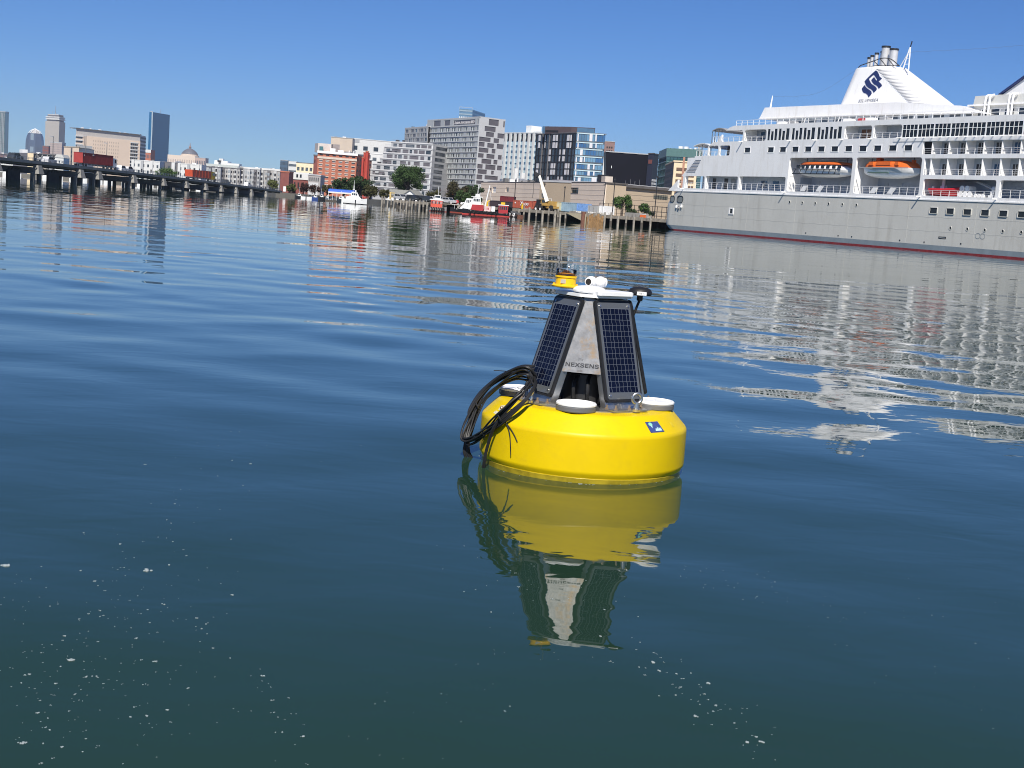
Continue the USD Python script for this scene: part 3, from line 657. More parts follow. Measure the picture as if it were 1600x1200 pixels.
# balconies
for base, z0, z1 in ((57.0, 9.8, 12.2), (56.95, 12.44, 14.26)):
    for k in range(24):
        s = base + 2.98 * k
        sp("balcony_divider", bx(s - .05, s + .05, .04, 1.65, z0, z1), ship_w)
        d = sp("cabin_door", bx(s + .55, s + 1.5, 1.60, 1.66, z0 + .05, z0 + 1.55), blue_pane if (k * 7 + int(z0)) % 5 == 0 else dark_glass)
        sp("door_frame", bx(s + 1.0, s + 1.05, 1.57, 1.60, z0 + .05, z0 + 1.55), ship_w, d)
# rails in front of every opening
for s0, s1, z0, z1, dp, kind in opens:
    zr = z0 + (1.0 if kind in ("prom", "bay") else .72); rl = MB()
    top = rl.box(s0 + .02, s1 - .02, .06, .11, zr - .022, zr + .022)
    for q in (.35, .68): rl.box(s0 + .02, s1 - .02, .08, .11, z0 + (zr - z0) * q - .012, z0 + (zr - z0) * q + .012)
    st_ = 1.48
    for k in range(int((s1 - s0) / st_) + 1):
        s = s0 + .3 + k * st_
        if s < s1 - .1: rl.box(s - .022, s + .022, .06, .11, z0 - .05, zr)
    sp("railing", rl, ship_w)
for s in (30.6, 34.2, 45.8, 49.3): sp("gangway_flap", MB().hexa([(s, .02, 7.25), (s + .9, .02, 7.25), (s + .9, .22, 7.25), (s, .22, 7.25), (s + .7, .02, 8.05), (s + 1.6, .02, 8.05), (s + 1.6, .22, 8.05), (s + .7, .22, 8.05)]), ship_w)
# spurs that stand out from the side and throw slanting shadows, lip over the balconies
for s, z in [(15.0, 14.62), (27.2, 14.62), (33.2, 14.62), (39.1, 14.62), (45.2, 14.62), (50.9, 14.62), (-.6, 7.0), (27.1, 7.0), (55.8, 7.0), (69.0, 7.0)]:
    sp("boom", bx(s - .07, s + .07, -.75, .0, z - .06, z + .06), ship_w)
for k in range(52):
    s = 51.0 + 1.49 * k; sp("light_bracket", bx(s - .06, s + .06, -.60, -.02, 14.62, 14.70), ship_w)
sp("lip", MB().box(49.6, 128, -.06, -.002, 14.16, 14.60), ship_w)
# awnings of the aft terraces
canvas_g = mat("grey_canvas", (.30, .30, .31), .7, var=.06)
def awning(s0, s1, w0, w1, z):
    ss = np.linspace(s0, s1, 7); zz = z + .42 * np.sin(np.linspace(0, 1, 7) * math.pi * .9)
    return loft([np.array([(s, w0, q), (s, w1, q), (s, w1, q - .12), (s, w0, q - .12)]) for s, q in zip(ss, zz)])
sp("awning", awning(.9, 5.4, .3, 12, 14.15), mat("white_canvas", (.78, .78, .76), .6), smooth=30)
sp("awning", awning(5.9, 9.6, .3, 12, 16.55), canvas_g, smooth=30)
for s, z0, z1 in ((2.2, 12.4, 14.2), (3.2, 12.4, 14.3), (5.8, 12.4, 16.6), (6.6, 14.6, 16.6), (7.6, 14.6, 16.7)):
    sp("awning_post", tube([(s, .5, z0), (s, .5, z1)], .07, 6), greyp)
rl = MB()
for s0, s1, z in ((1.9, 5.6, 12.44), (6.5, 9.0, 14.62)):
    rl.box(s0, s1, .3, .36, z + .9, z + .96)
    for k in range(5): rl.box(s0 + k * (s1 - s0) / 4.01, s0 + k * (s1 - s0) / 4.01 + .07, .3, .36, z, z + .9)
sp("railing", rl, ship_w)
lv = MB()                          # slatted vent on the stepped stern
for k in range(9):
    z = 9.8 + k * .24; s0 = -.75 + (z - 9.4) * 1.22 + .2; lv.box(s0, s0 + 2.6 - k * .12, -.05, .03, z, z + .09)
sp("vent_slats", lv, canvas_g)
# top deck, its rail, and the long house under the funnel
deck(12.6, 128, 16.95, 17.1, .3)
rl = MB()
for s0, s1 in ((12.4, 20.0), (20.0, 60.0), (60, 100)):
    for q in (17.55, 17.95): rl.box(s0, s1, .35, .40, q, q + .05)
    for k in range(int((s1 - s0) / 1.5)): rl.box(s0 + k * 1.5, s0 + k * 1.5 + .06, .35, .41, 17.1, 17.95)
sp("railing", rl, ship_w)
sp("sun_deck_wall", bx(15, 60, 6.2, 18.8, 17.1, 18.75), recess_shade)
for k in range(14): sp("sun_deck_window", bx(17 + 3 * k, 18.9 + 3 * k, 6.14, 6.21, 17.3, 18.4), mid_glass)
for k, s in enumerate((21, 23.4, 36.3, 39.5, 41.0, 44.0)):
    sp("deck_locker", MB().add(slab(rrect(s, s + 1.6, 17.12, 17.75, .2), 2.0, 2.9)), mat("red_locker", (.42, .03, .04), .5) if k == 3 else (canvas_g if k % 2 else ship_w))
hw0, hw1 = 5.0, 20.0
prof = [(12.0, 18.78), (13.2, 20.45), (43.6, 20.15), (50.6, 19.6), (56.0, 19.2), (61.2, 17.95), (58.0, 18.3), (30.9, 18.72)]
sp("funnel_house", slab(Polygon(prof), hw0, hw1), ship_w)
sp("house_edge", slab(Polygon([(12.0, 18.70), (30.9, 18.64), (58.0, 18.2), (58.0, 18.28), (30.9, 18.72), (12.0, 18.78)]), hw0 - .12, hw1), ship_w)
for s in (23, 31, 39, 47): sp("house_strut", tube([(s, 5.2, 17.1), (s + .9, 5.0, 18.7)], .08, 6), ship_w)
sp("antenna_pole", tube([(13.3, 6, 20.4), (13.6, 6, 22.4)], [.16, .06], 8), ship_w)
# funnel
fbase, ftop = (25.0, 46.9, 8.4, 16.6, 19.4), (26.9, 35.4, 9.6, 15.4, 26.1)
FR = 2.85
def fr_ring(t):
    s0 = fbase[0] + (ftop[0] - fbase[0]) * t; s1 = fbase[1] + (ftop[1] - fbase[1]) * t
    w0 = fbase[2] + (ftop[2] - fbase[2]) * t; w1 = fbase[3] + (ftop[3] - fbase[3]) * t
    z = fbase[4] + (ftop[4] - fbase[4]) * t
    return np.array([(x, y, z) for x, y in np.array(sbox(s0 + FR, w0 + FR, s1 - FR, w1 - FR).buffer(FR, quad_segs=8).exterior.coords)[:-1]])
fs = [fr_ring(t) for t in np.linspace(0, 1, 9)]
top = fr_ring(1.0); ctr = top.mean(0)
fs.append(ctr + (top - ctr) * .97 + [0, 0, .12]); fs.append(ctr + (top - ctr) * .90 + [0, 0, .14])
fp = sp("funnel", loft(fs), ship_w, smooth=30, label="white raked funnel with a navy emblem")
def fw_(z, s=35.0):                # how far inside the ship's side the funnel's skin is
    t = (z - fbase[4]) / (ftop[4] - fbase[4]); w0 = fbase[2] + (ftop[2] - fbase[2]) * t
    a, b = fbase[0] + (ftop[0] - fbase[0]) * t, fbase[1] + (ftop[1] - fbase[1]) * t
    d = max(0.0, a + FR - s, s - b + FR); return w0 + FR - math.sqrt(max(FR * FR - min(d, FR) ** 2, 0))
def on_funnel(pgons, off=.02, th=.03):
    mb = MB()
    for g in pgons:
        m = trimesh.creation.extrude_polygon(Polygon(g).buffer(0), th, engine="earcut"); v = np.array(m.vertices)
        v, fc = trimesh.remesh.subdivide_to_size(v, np.array(m.faces), .5); mb.add((np.c_[v[:, 0], np.array([fw_(z, x) for x, z in v[:, :2]]) - off - v[:, 2], v[:, 1]], fc))
    return mb
def ez(pts):
    out = []
    for x, y in pts:
        w = 9.2
        for _ in range(6): q = sw(1320 + x / 17.14, 100 + y / 17.14, w); w = fw_(q[1], q[0])
        out.append(q)
    return out
emblem = [ez([(840, 170), (880, 205), (915, 270), (935, 330), (965, 360), (1000, 385), (955, 430), (905, 470), (940, 495), (985, 540), (1000, 585), (960, 620), (915, 665), (890, 610), (845, 570), (790, 545), (750, 500), (715, 435),
               (750, 390), (790, 350), (820, 400), (850, 445), (865, 440), (870, 410), (830, 350), (790, 290), (760, 300), (650, 400), (680, 470), (715, 530), (770, 565), (830, 610), (865, 665), (850, 700), (780, 770), (755, 720), (700, 670), (640, 640), (585, 590), (560, 530), (535, 465), (590, 400), (680, 310), (760, 235)]),
          ez([(545, 560), (560, 610), (600, 650), (660, 690), (710, 730), (728, 785), (700, 830), (640, 895), (615, 830), (570, 790), (510, 770), (480, 730), (462, 660), (500, 605)])]
sp("funnel_emblem", on_funnel(emblem), navy, fp)
tm = meshkit.text_mesh("SILVERSEA", .42, .02); tv = np.array(tm.vertices); tv[:, 0] *= 4.4 / np.ptp(tv[:, 0])
s0, z0 = ez([(350, 1030)])[0]
sp("funnel_lettering", (np.c_[s0 + tv[:, 0] + tv[:, 1] * .3, np.array([fw_(z0 + y, s0 + x) for x, y in tv[:, :2]]) - .03 - tv[:, 2], z0 + tv[:, 1]], np.array(tm.faces)), mat("grey_letters", (.20, .21, .24), .5), fp)
for k in range(30):                # louvres along the raked fore edge
    t = .02 + k / 30 * .96; z = fbase[4] + (ftop[4] - fbase[4]) * t
    s1 = fbase[1] + (ftop[1] - fbase[1]) * t - .45; wd = 2.5 - .5 * t
    sp("louvre", tube([(q, fw_(z, q) - .07, z) for q in np.linspace(s1 - wd, s1, 7)], .05, 4), mat("louvre_grey", (.42, .42, .43), .6), fp)
for s, zt, r, w in ((28.75, 28.05, .26, 11.9), (29.4, 28.3, .26, 11.9), (30.35, 28.6, .27, 11.9), (31.0, 28.85, .28, 12.4), (32.15, 29.45, .62, 12.0), (33.95, 28.95, .62, 12.0)):
    pp = sp("exhaust_pipe", tube([(s, w, 25.7), (s + .05, w, zt - .25)], r, 14), pipe_m, smooth=40)
    sp("pipe_lip", revolve([(r, zt - .27), (r + .05, zt - .27), (r + .05, zt), (r - .03, zt), (r - .03, zt - .5)], 14, (s + .05, w, 0)), black, pp)
rail_pts = np.array([(27.2, 11.2, 26.2), (27.9, 11.0, 26.7), (29.3, 10.9, 26.95), (31, 10.8, 27.2), (33, 10.8, 27.5), (34.6, 10.9, 27.3), (35.6, 11.0, 26.8), (36.4, 11.2, 26.2)])
rr = MB().add(tube(spline(rail_pts, 6), .07, 6)).add(tube([(27.2, 11.2, 26.25), (31.5, 10.8, 26.5), (36.4, 11.2, 26.25)], .06, 6))
for a, b in (((31.2, 10.8, 27.2), (32.6, 10.8, 26.3)), ((32.6, 10.8, 27.4), (34.0, 10.8, 26.3)), ((34.2, 10.9, 27.3), (35.4, 11.0, 26.3))): rr.bar(a, b, .06)
sp("funnel_rail", rr, black)
ms = MB()
for a, b, r in (((36.2, 12, 25.5), (37.3, 12, 28.9), .09), ((37.5, 12, 25.2), (37.4, 12, 28.9), .09), ((35.4, 12, 25.9), (36.9, 12, 27.9), .06), ((37.0, 12.5, 25.4), (37.3, 12, 28.0), .06)): ms.bar(a, b, r)
for z in (26.5, 27.3, 28.1): ms.box(36.3 + (z - 25.7) * .32, 37.45, 11.95, 12.05, z, z + .05)
sp("mast", ms, ship_w); sp("mast_tip", tube([(37.35, 12, 28.8), (37.6, 12, 29.75)], [.07, .1], 6), black)
wire = mat("thin_wire", (.12, .15, .2), .6)
sp("stay_wire", tube(spline([(13.6, 6, 22.3), (22, 8, 22.6), (27.2, 11.2, 26.3)], 6), .014, 4), wire)
sp("stay_wire", tube(spline([(37.4, 12, 28.2), (60, 12, 27.6), (92, 12, 28.5)], 6), .014, 4), wire)
# forward house with the dark blue sloping roof
sp("forward_house", MB().box(57.4, 90, 6.0, 19.0, 17.1, 19.2).add(slab(Polygon([(57.0, 19.25), (57.2, 20.5), (92, 20.5), (92, 19.25)]), 6.2, 18.8)), mat("cream_house", (.60, .60, .57), .5, var=.05))
sp("forward_eave", bx(56.6, 92, 5.6, 19.4, 19.15, 19.35), ship_w)
sp("forward_gable", slab(Polygon([(61.4, 20.5), (65.8, 22.9), (92, 22.9), (92, 20.5)]), 6.6, 18.4), ship_w)
sp("blue_roof", slab(Polygon([(61.2, 20.5), (61.0, 20.6), (65.6, 23.1), (92, 23.1), (92, 22.9), (65.8, 22.9)]), 6.3, 18.7), navy)
for s in (59.6, 60.3, 63.6, 64.2): sp("vent_pipe", tube(spline([(s, 5.7, 17.1), (s, 5.7, 19.9), (s + .15, 5.8, 20.4), (s + .5, 6.0, 20.5)], 4), .14, 8), ship_w, smooth=40)
for k in range(8): sp("forward_window", bx(58.3 + k * 2.3, 59.7 + k * 2.3, 5.95, 6.02, 17.5, 18.7), dark_glass)
# tender bay: davit post, crane, raft canisters
sp("davit_post", tube([(58.55, 1.2, 7.05), (58.6, 1.2, 9.75)], .22, 10), ship_w)
sp("davit_arm", tube([(64.0, 1.4, 9.15), (67.2, 1.0, 8.35), (67.6, .9, 8.1)], [.10, .2, .16], 8), canvas_g)
sp("davit_winch", MB().add(tube([(67.4, .9, 7.05), (67.4, .9, 8.0)], .28, 10)).add(ball((67.6, .9, 8.25), .34, 1)).box(67.0, 67.9, .6, 1.2, 7.1, 7.5), ship_w)
for k, (s, z) in enumerate(((62.2, 7.5), (63.0, 7.5), (63.8, 7.5), (62.4, 8.2), (63.3, 8.2), (64.8, 7.35), (65.4, 7.35), (66.0, 7.35))):
    sp("raft_canister", MB().add(tube([(s, .7, z), (s, 1.9, z)], .36 if k < 5 else .24, 12)).add(tube([(s, .66, z), (s, .7, z)], .39 if k < 5 else .26, 12)), ship_w, smooth=40)
sp("work_light", MB().box(72.6, 76.4, .8, 1.2, 8.75, 9.05), ship_w)

# lifeboats hang from the ship: things of their own
orange = mat("lifeboat_orange", (.78, .16, .025), .45, var=.08, scale=1.5)
def lifeboat(name, label, s0, s1, zk, zg, zt, closed):
    L = Thing(name, label, "lifeboat", SO + AX * s0 + INW * .0, math.atan2(AX[1], AX[0]), "lifeboats in the side bays of the ship")
    ln = s1 - s0; hw = 1.55; wc = 1.42
    def sect(t, z0, z1, fl, wid=1.0):
        taper = max(.06, (1 - abs(2 * t - 1) ** 3.2)) ** .6
        rake = abs(2 * t - 1) ** 3 * (z1 - z0) * .45
        h = hw * taper * wid; x = t * ln
        return np.array([(x, wc - h, z1), (x, wc - h * .92, z0 + rake + (z1 - z0) * .45), (x, wc - h * .55, z0 + rake + .12), (x, wc, z0 + rake), (x, wc + h * .55, z0 + rake + .12), (x, wc + h * .92, z0 + rake + (z1 - z0) * .45), (x, wc + h, z1)])
    ts = np.linspace(0.0, 1, 17)
    L.part("hull", loft([sect(t, zk, zg, 1) for t in ts]), ship_w, world=False, smooth=40)
    def roof(t, z0, z1, wid):
        taper = max(.06, (1 - abs(2 * t - 1) ** 3.2)) ** .6; h = hw * taper * wid; x = .02 * ln + t * ln * .96
        r = (z1 - z0) * (1 - abs(2 * t - 1) ** 5 * .75)
        return np.array([(x, wc - h, z0), (x, wc - h * .96, z0 + r * .55), (x, wc - h * .7, z0 + r * .92), (x, wc, z0 + r), (x, wc + h * .7, z0 + r * .92), (x, wc + h * .96, z0 + r * .55), (x, wc + h, z0)])
    if closed:
        L.part("canopy", loft([roof(t, zg, zt, .97) for t in ts]), orange, world=False, smooth=40)
        for a, b in ((.22, .3), (.36, .62), (.70, .76)): L.part("canopy_rib", bx(ln * a, ln * b, wc - hw * .99, wc - hw * .7, zg + .3, zt - .25), orange, world=False)
        L.part("fender", bx(ln * .05, ln * .95, wc - hw - .07, wc - hw + .02, zg - .10, zg + .02), mat("fender_grey", (.35, .36, .35), .6), world=False)
        L.part("fender", bx(ln * .22, ln * .6, wc - hw - .05, wc - hw * .9, zg - .75, zg - .60), mat("fender_green", (.10, .16, .14), .6), world=False)
        L.part("hook_housing", MB().box(ln * .22, ln * .30, wc - .3, wc + .3, zt - .2, zt + .35).box(ln * .86, ln * .9, wc - .2, wc + .2, zt - .4, zt + .1), orange, world=False)
    else:
        L.part("cabin", loft([roof(t, zg, zg + (zt - zg) * .72, .95) for t in ts]), ship_w, world=False, smooth=40)
        L.part("canopy", loft([roof(t, zg + (zt - zg) * .66, zt + .1, .90) for t in ts]), orange, world=False, smooth=40)
        for k in range(9):
            x = ln * (.07 + .097 * k); L.part("window", bx(x, x + .62, wc - hw * .97 - (.0 if 1 < k < 7 else -.12), wc - hw * .8, zg + .16, zg + .62), ship_glass, world=False)
        g = MB().box(ln * .03, ln * .93, wc - hw - .16, wc - hw - .08, zg - .06, zg + .04).box(ln * .03, ln * .93, wc - hw - .16, wc - hw - .08, zg - .75, zg - .62)
        for k in range(8): x = ln * (.05 + .11 * k); g.hexa([(x, wc - hw - .15, zg - .7), (x + .1, wc - hw - .15, zg - .7), (x + .1, wc - hw - .1, zg - .7), (x, wc - hw - .1, zg - .7), (x + .4, wc - hw - .15, zg), (x + .5, wc - hw - .15, zg), (x + .5, wc - hw - .1, zg), (x + .4, wc - hw - .1, zg)])
        L.part("skate_rail", g, black, world=False)
    L.part("fall_wire", MB().bar((ln * .12, wc, zt), (ln * .12, wc, 12.15), .05).bar((ln * .88, wc, zt), (ln * .88, wc, 12.15), .05), black, world=False)
lifeboat("lifeboat", "white lifeboat with orange roof and window row hanging in the aft bay of the ship", 28.4, 40.4, 9.35, 10.45, 11.5, False)
lifeboat("lifeboat", "closed lifeboat with all orange upper shell hanging in the forward bay of the ship", 42.9, 53.7, 9.35, 10.75, 11.75, True)
R_ = Thing("rescue_boat", "small red rescue boat stowed on the open deck of the ship under the balconies", "rescue boat", SO + AX * 56.9, math.atan2(AX[1], AX[0]))
red_b = mat("rescue_red", (.52, .02, .03), .45, var=.1)
def rs(t, w):
    x = t * 5.3; h = .95 * max(.08, 1 - (max(0, t - .45) / .55) ** 2.4) ; z1 = 8.0 + .45 * max(0, t - .5)
    return np.array([(x, 1.3 - h, z1), (x, 1.3 - h * .95, z1 - .35), (x, 1.3 - h * .5, 7.3 + .3 * max(0, t - .6)), (x, 1.3, 7.2 + .4 * max(0, t - .6)), (x, 1.3 + h * .5, 7.3 + .3 * max(0, t - .6)), (x, 1.3 + h * .95, z1 - .35), (x, 1.3 + h, z1)])
R_.part("hull", loft([rs(t, 0) for t in np.linspace(0, 1, 12)]), red_b, world=False, smooth=40)
R_.part("tube", MB().add(tube([(0, .36, 7.95), (2.6, .34, 7.95), (4.4, .7, 8.1), (5.3, 1.3, 8.3)], .20, 8)).add(tube([(0, 2.2, 7.95), (2.6, 2.25, 7.95), (4.4, 1.9, 8.1), (5.3, 1.3, 8.3)], .20, 8)), red_b, world=False, smooth=40)
R_.part("console", MB().box(1.3, 2.0, 1.0, 1.6, 7.9, 8.5), ship_w, world=False)
R_.part("outboard", MB().box(-.3, .1, 1.1, 1.5, 7.7, 8.45), ship_w, world=False)

# ================================================================== the low road bridge on the left
concrete = mat("bridge_concrete", (.27, .26, .24), .85, var=.2, scale=.25, dirt=(.14, .13, .12), dscale=.5)
dark_conc = mat("wet_dark_concrete", (.17, .16, .145), .85, var=.3, scale=.4)
dark_wood = mat("tarred_timber", (.075, .065, .055), .85, var=.3, scale=.6)
bz = lambda t: 4.55 - 2.55 * t ** 1.6                # deck level, falling towards the shore
BA, BB = np.array(at(-70, 280, 285))[:2], np.array(at(440, 309, 530))[:2]
bfr = Frame(BA, BB)
BR = Thing("road_bridge", "long low concrete trestle bridge crossing the water on the left", "bridge", [*BA, 0])
def br(name, m, mt, parent=None, **k): return BR.part(name, m, mt, parent, **k)
N = 24
for k in range(N):
    t0, t1 = k / N, (k + 1) / N; z0, z1 = bz(t0), bz(t1); x0, x1 = t0 * bfr.L, t1 * bfr.L - .05
    def span(y0, y1, a, b):
        return bfr(np.array([(x0, y0, z0 + a), (x1, y0, z1 + a), (x1, y1, z1 + a), (x0, y1, z0 + a), (x0, y0, z0 + b), (x1, y0, z1 + b), (x1, y1, z1 + b), (x0, y1, z0 + b)], float)), BOXF
    br("deck_span", MB().add(span(0, 12, -.35, 0)).add(span(-.2, .25, -.42, .28)).add(span(11.75, 12.2, -.4, .28)), concrete)
    br("girder", MB().add(span(.7, 1.3, -.85, -.35)).add(span(4, 4.6, -.85, -.35)).add(span(7.4, 8, -.85, -.35)).add(span(10.7, 11.3, -.85, -.35)), dark_conc)
    rl = MB()
    rl.add(span(-.12, -.05, .62, .68)).add(span(-.12, -.05, .92, .98))
    for q in range(5):
        f = q / 5; x = x0 + (x1 - x0) * f; z = z0 + (z1 - z0) * f; rl.box(x, x + .08, -.12, -.04, z + .2, z + 1.0, fr=bfr)
    br("railing", rl, steel)
piers = []
for px in (-8, 58, 124, 152, 207, 254, 290, 320, 344.5, 368, 392, 415):
    d = ray(px, 285); d2 = d[:2] / d[1]
    # where the line of sight meets the bridge line
    A_ = np.array([[d2[0], -bfr.ex[0]], [d2[1], -bfr.ex[1]]]); u = np.linalg.solve(A_, bfr.o[:2]); piers.append(u[1])
for i, x in enumerate(piers):
    t = min(max(x / bfr.L, 0), 1); z = bz(t) - 1.25
    big = i < 5
    w = 1.5 if big else 1.15
    cap = MB().hexa(bfr(np.array([(x - w * .8, .6, z - 1.5), (x + w * .8, .6, z - 1.5), (x + w * .8, 11.4, z - 1.5), (x - w * .8, 11.4, z - 1.5), (x - w, -.5, z), (x + w, -.5, z), (x + w, 12.5, z), (x - w, 12.5, z)])))
    cp = br("pier_cap", cap, concrete)
    front = MB().hexa(bfr(np.array([(x - w * .95, -1.1, z - 1.5), (x + w * .95, -1.1, z - 1.5), (x + w * .95, .6, z - 1.5), (x - w * .95, .6, z - 1.5), (x - w * .6, -.6, z + .55), (x + w * .6, -.6, z + .55), (x + w * .6, .6, z + .55), (x - w * .6, .6, z + .55)])))
    br("cap_nose", front, concrete, cp)
    for y in (.4, 6.0, 11.6):
        for dx in ((-1.7, 1.7) if big else (-1.2, 1.2)):
            br("pile", tube(bfr(np.array([(x + dx, y, -1.2), (x + dx, y, z - 1.4)])), .5 if big else .42, 10), dark_conc)
    br("pile_beam", bx(x - 2.4 if big else x - 1.7, x + 2.4 if big else x + 1.7, .2, 11.8, z - 1.5, z - 1.15, fr=bfr), dark_conc)
# timber fender walls between the left piers
for a, b in ((0, 1), (1, 2)):
    m_ = MB(); x0, x1 = piers[a] + 9, piers[a] + 15
    for k in range(0, 12): x = x0 + (x1 - x0) * k / 12; m_.box(x, x + .42, 1.5, 2.0, -.6, 2.2 + .25 * ((k * 7) % 3), fr=bfr)
    br("timber_fender", m_, dark_wood)
def on_bridge(px, py=262, y=5.0):
    d = ray(px, py); d2 = d[:2] / d[1]; o = bfr.o + bfr.ey * y
    u = np.linalg.solve(np.array([[d2[0], -bfr.ex[0]], [d2[1], -bfr.ex[1]]]), o[:2])
    x = u[1]; p = o + bfr.ex * x; p[2] = bz(min(max(x / bfr.L, 0), 1)); return x, p
ang_b = math.atan2(bfr.ex[1], bfr.ex[0])
def lf(p, ang):                                      # own axes of a vehicle at p
    c, s_ = math.cos(ang), math.sin(ang)
    return lambda v: np.c_[p[0] + v[:, 0] * c - v[:, 1] * s_, p[1] + v[:, 0] * s_ + v[:, 1] * c, p[2] + v[:, 2]]
tyre = mat("tyre_rubber", (.02, .02, .02), .8)
def wheel(x, y, r, fr, w=.3): return fr(tube([(x, y, r), (x, y + w, r)], r, 14)[0]), tube([(x, y, r), (x, y + w, r)], r, 14)[1]
red_box = mat("maroon_container", (.30, .035, .03), .55, var=.15, scale=.6)
def container_mesh(x0, x1, y0, y1, z0, z1, fr):
    m_ = MB().box(x0, x1, y0 + .04, y1 - .04, z0, z1, fr=fr); n = int((x1 - x0) / .55)
    for k in range(n):
        x = x0 + .15 + k * (x1 - x0 - .3) / n; m_.box(x, x + .22, y0, y1, z0 + .15, z1 - .12, fr=fr)
    for z in (z0, z1 - .12): m_.box(x0 - .01, x1 + .01, y0 - .02, y1 + .02, z, z + .14, fr=fr)
    for x in (x0, x1 - .14): m_.box(x - .01, x + .15, y0 - .02, y1 + .02, z0, z1, fr=fr)
    return m_
xa, pa = on_bridge(129, 258, 3.0); xb, _ = on_bridge(176, 262, 3.0)
fr = lf(pa, ang_b); L = xb - xa
T = Thing("container_truck", "maroon container on a lorry driving along the left of the low bridge", "truck", pa, ang_b)
T.part("container", container_mesh(0, L, 0, 2.5, 1.15, 3.9, fr), red_box)
T.part("chassis", bx(0, L + 2.4, .6, 1.9, .75, 1.1, fr=fr), black)
T.part("cab", MB().add(slab(Polygon([(L + .4, .7), (L + 2.9, .7), (L + 2.9, 1.9), (L + 2.6, 3.2), (L + .4, 3.3)]), .05, 2.45, lambda v: fr(v))), white)
T.part("cab_window", bx(L + 1.5, L + 2.55, -.0, .06, 2.0, 2.9, fr=fr), dark_glass)
for x in (1.0, 2.3, L - .6, L + 2.1): T.part("wheel", MB().add(wheel(x, .0, .5, fr)).add(wheel(x, 2.2, .5, fr)), tyre)
T.part("door_panel", MB().box(.9, 1.1, -.03, .0, 3.0, 3.4, fr=fr).box(L * .32, L * .36, -.03, .0, 3.3, 3.6, fr=fr), white)
xa, pa = on_bridge(301, 270, 3.0); xb, _ = on_bridge(336, 278, 3.0)
fr = lf(pa, ang_b); L = xb - xa
T = Thing("dump_truck", "orange red lorry with yellow front on the middle of the low bridge", "truck", pa, ang_b)
or_red = mat("orange_red_paint", (.50, .07, .025), .5, var=.1); yel_p = mat("machine_yellow", (.72, .45, .02), .5, var=.1)
T.part("body", MB().hexa(fr(np.array([(0, 0, 1.1), (L * .8, 0, 1.1), (L * .8, 2.5, 1.1), (0, 2.5, 1.1), (-.4, 0, 3.4), (L * .82, 0, 3.5), (L * .82, 2.5, 3.5), (-.4, 2.5, 3.4)]))), or_red)
rib = MB()
for k in range(6): rib.box(L * .8 * k / 6 + .2, L * .8 * k / 6 + .35, -.06, 0, 1.1, 3.35, fr=fr)
T.part("body_rib", rib, or_red)
T.part("cab", MB().add(slab(Polygon([(L * .82, .7), (L + .4, .7), (L + .4, 2.0), (L + .1, 3.3), (L * .82, 3.4)]), .05, 2.4, lambda v: fr(v))), yel_p)
T.part("cab_window", bx(L * .88, L + .05, -.0, .04, 2.1, 3.0, fr=fr), dark_glass)
T.part("chassis", bx(0, L, .6, 1.9, .7, 1.05, fr=fr), black)
for x in (1.2, 2.6, L - .3): T.part("wheel", MB().add(wheel(x, .0, .52, fr)).add(wheel(x, 2.2, .52, fr)), tyre)
# cars: one built with its parts, the others are copies
def car(name, label, p, ang, body_m, group, suv=True, scale=1.0):
    C_ = Thing(name, label, "car", p, ang, group); C_.x.AddScaleOp().Set(Gf.Vec3f(scale, scale, scale));  h = 1.72 if suv else 1.45
    low = Polygon([(0, .32), (4.6, .32), (4.66, .75), (4.5, .98), (3.5, 1.06), (.1, 1.08), (-.03, .7)])
    cabp = Polygon([(.15, 1.05), (3.6, 1.04), (2.75, h), (.55, h)])
    C_.part("body", slab(low, -.9, .9), body_m, world=False)
    C_.part("roof", slab(cabp, -.78, .78), body_m, world=False)
    for y in (-.80, .77):
        C_.part("side_window", MB().add(slab(Polygon([(.5, 1.1), (1.65, 1.1), (1.65, h - .1), (.72, h - .1)]), y, y + .03)).add(slab(Polygon([(1.75, 1.1), (3.35, 1.1), (2.72, h - .1), (1.75, h - .1)]), y, y + .03)), dark_glass, world=False)
    C_.part("windscreen", MB().hexa([(3.62, -.7, 1.06), (3.62, .7, 1.06), (3.6, .7, 1.06), (3.6, -.7, 1.06), (2.8, -.66, h - .04), (2.8, .66, h - .04), (2.76, .66, h - .04), (2.76, -.66, h - .04)]), dark_glass, world=False)
    for x in (.85, 3.7):
        for y in (-.92, .70):
            w_ = C_.part("wheel", tube([(x, y, .34), (x, y + .22, .34)], .34, 16), tyre, world=False)
            C_.part("rim", tube([(x, y - .01, .34), (x, y + .23, .34)], .2, 10), steel, w_, world=False)
    C_.part("headlight", MB().box(4.55, 4.64, -.8, -.45, .72, .9).box(4.55, 4.64, .45, .8, .72, .9), pale_glass, world=False)
    return C_
silver = mat("silver_car_paint", (.5, .5, .51), .25, coat=.6, var=.04)
dark_car = mat("dark_car_paint", (.03, .035, .04), .22, coat=.7, var=.1)
for k, (px, m_, lb) in enumerate(((185, white, "white car right behind the container lorry on the bridge"), (196, silver, "silver car between the container lorry and the dump lorry on the bridge"), (16, dark_car, "dark car at the far left end of the low bridge"), (70, silver, "silver car on the bridge left of the container lorry"), (350, dark_car, "dark car just past the dump lorry on the bridge"), (385, white, "white car near the shore end of the bridge"))):
    _, p = on_bridge(px, 265, 3.2); car("car", lb, p, ang_b, m_, "cars on the bridge")
lamp_mast = MB()
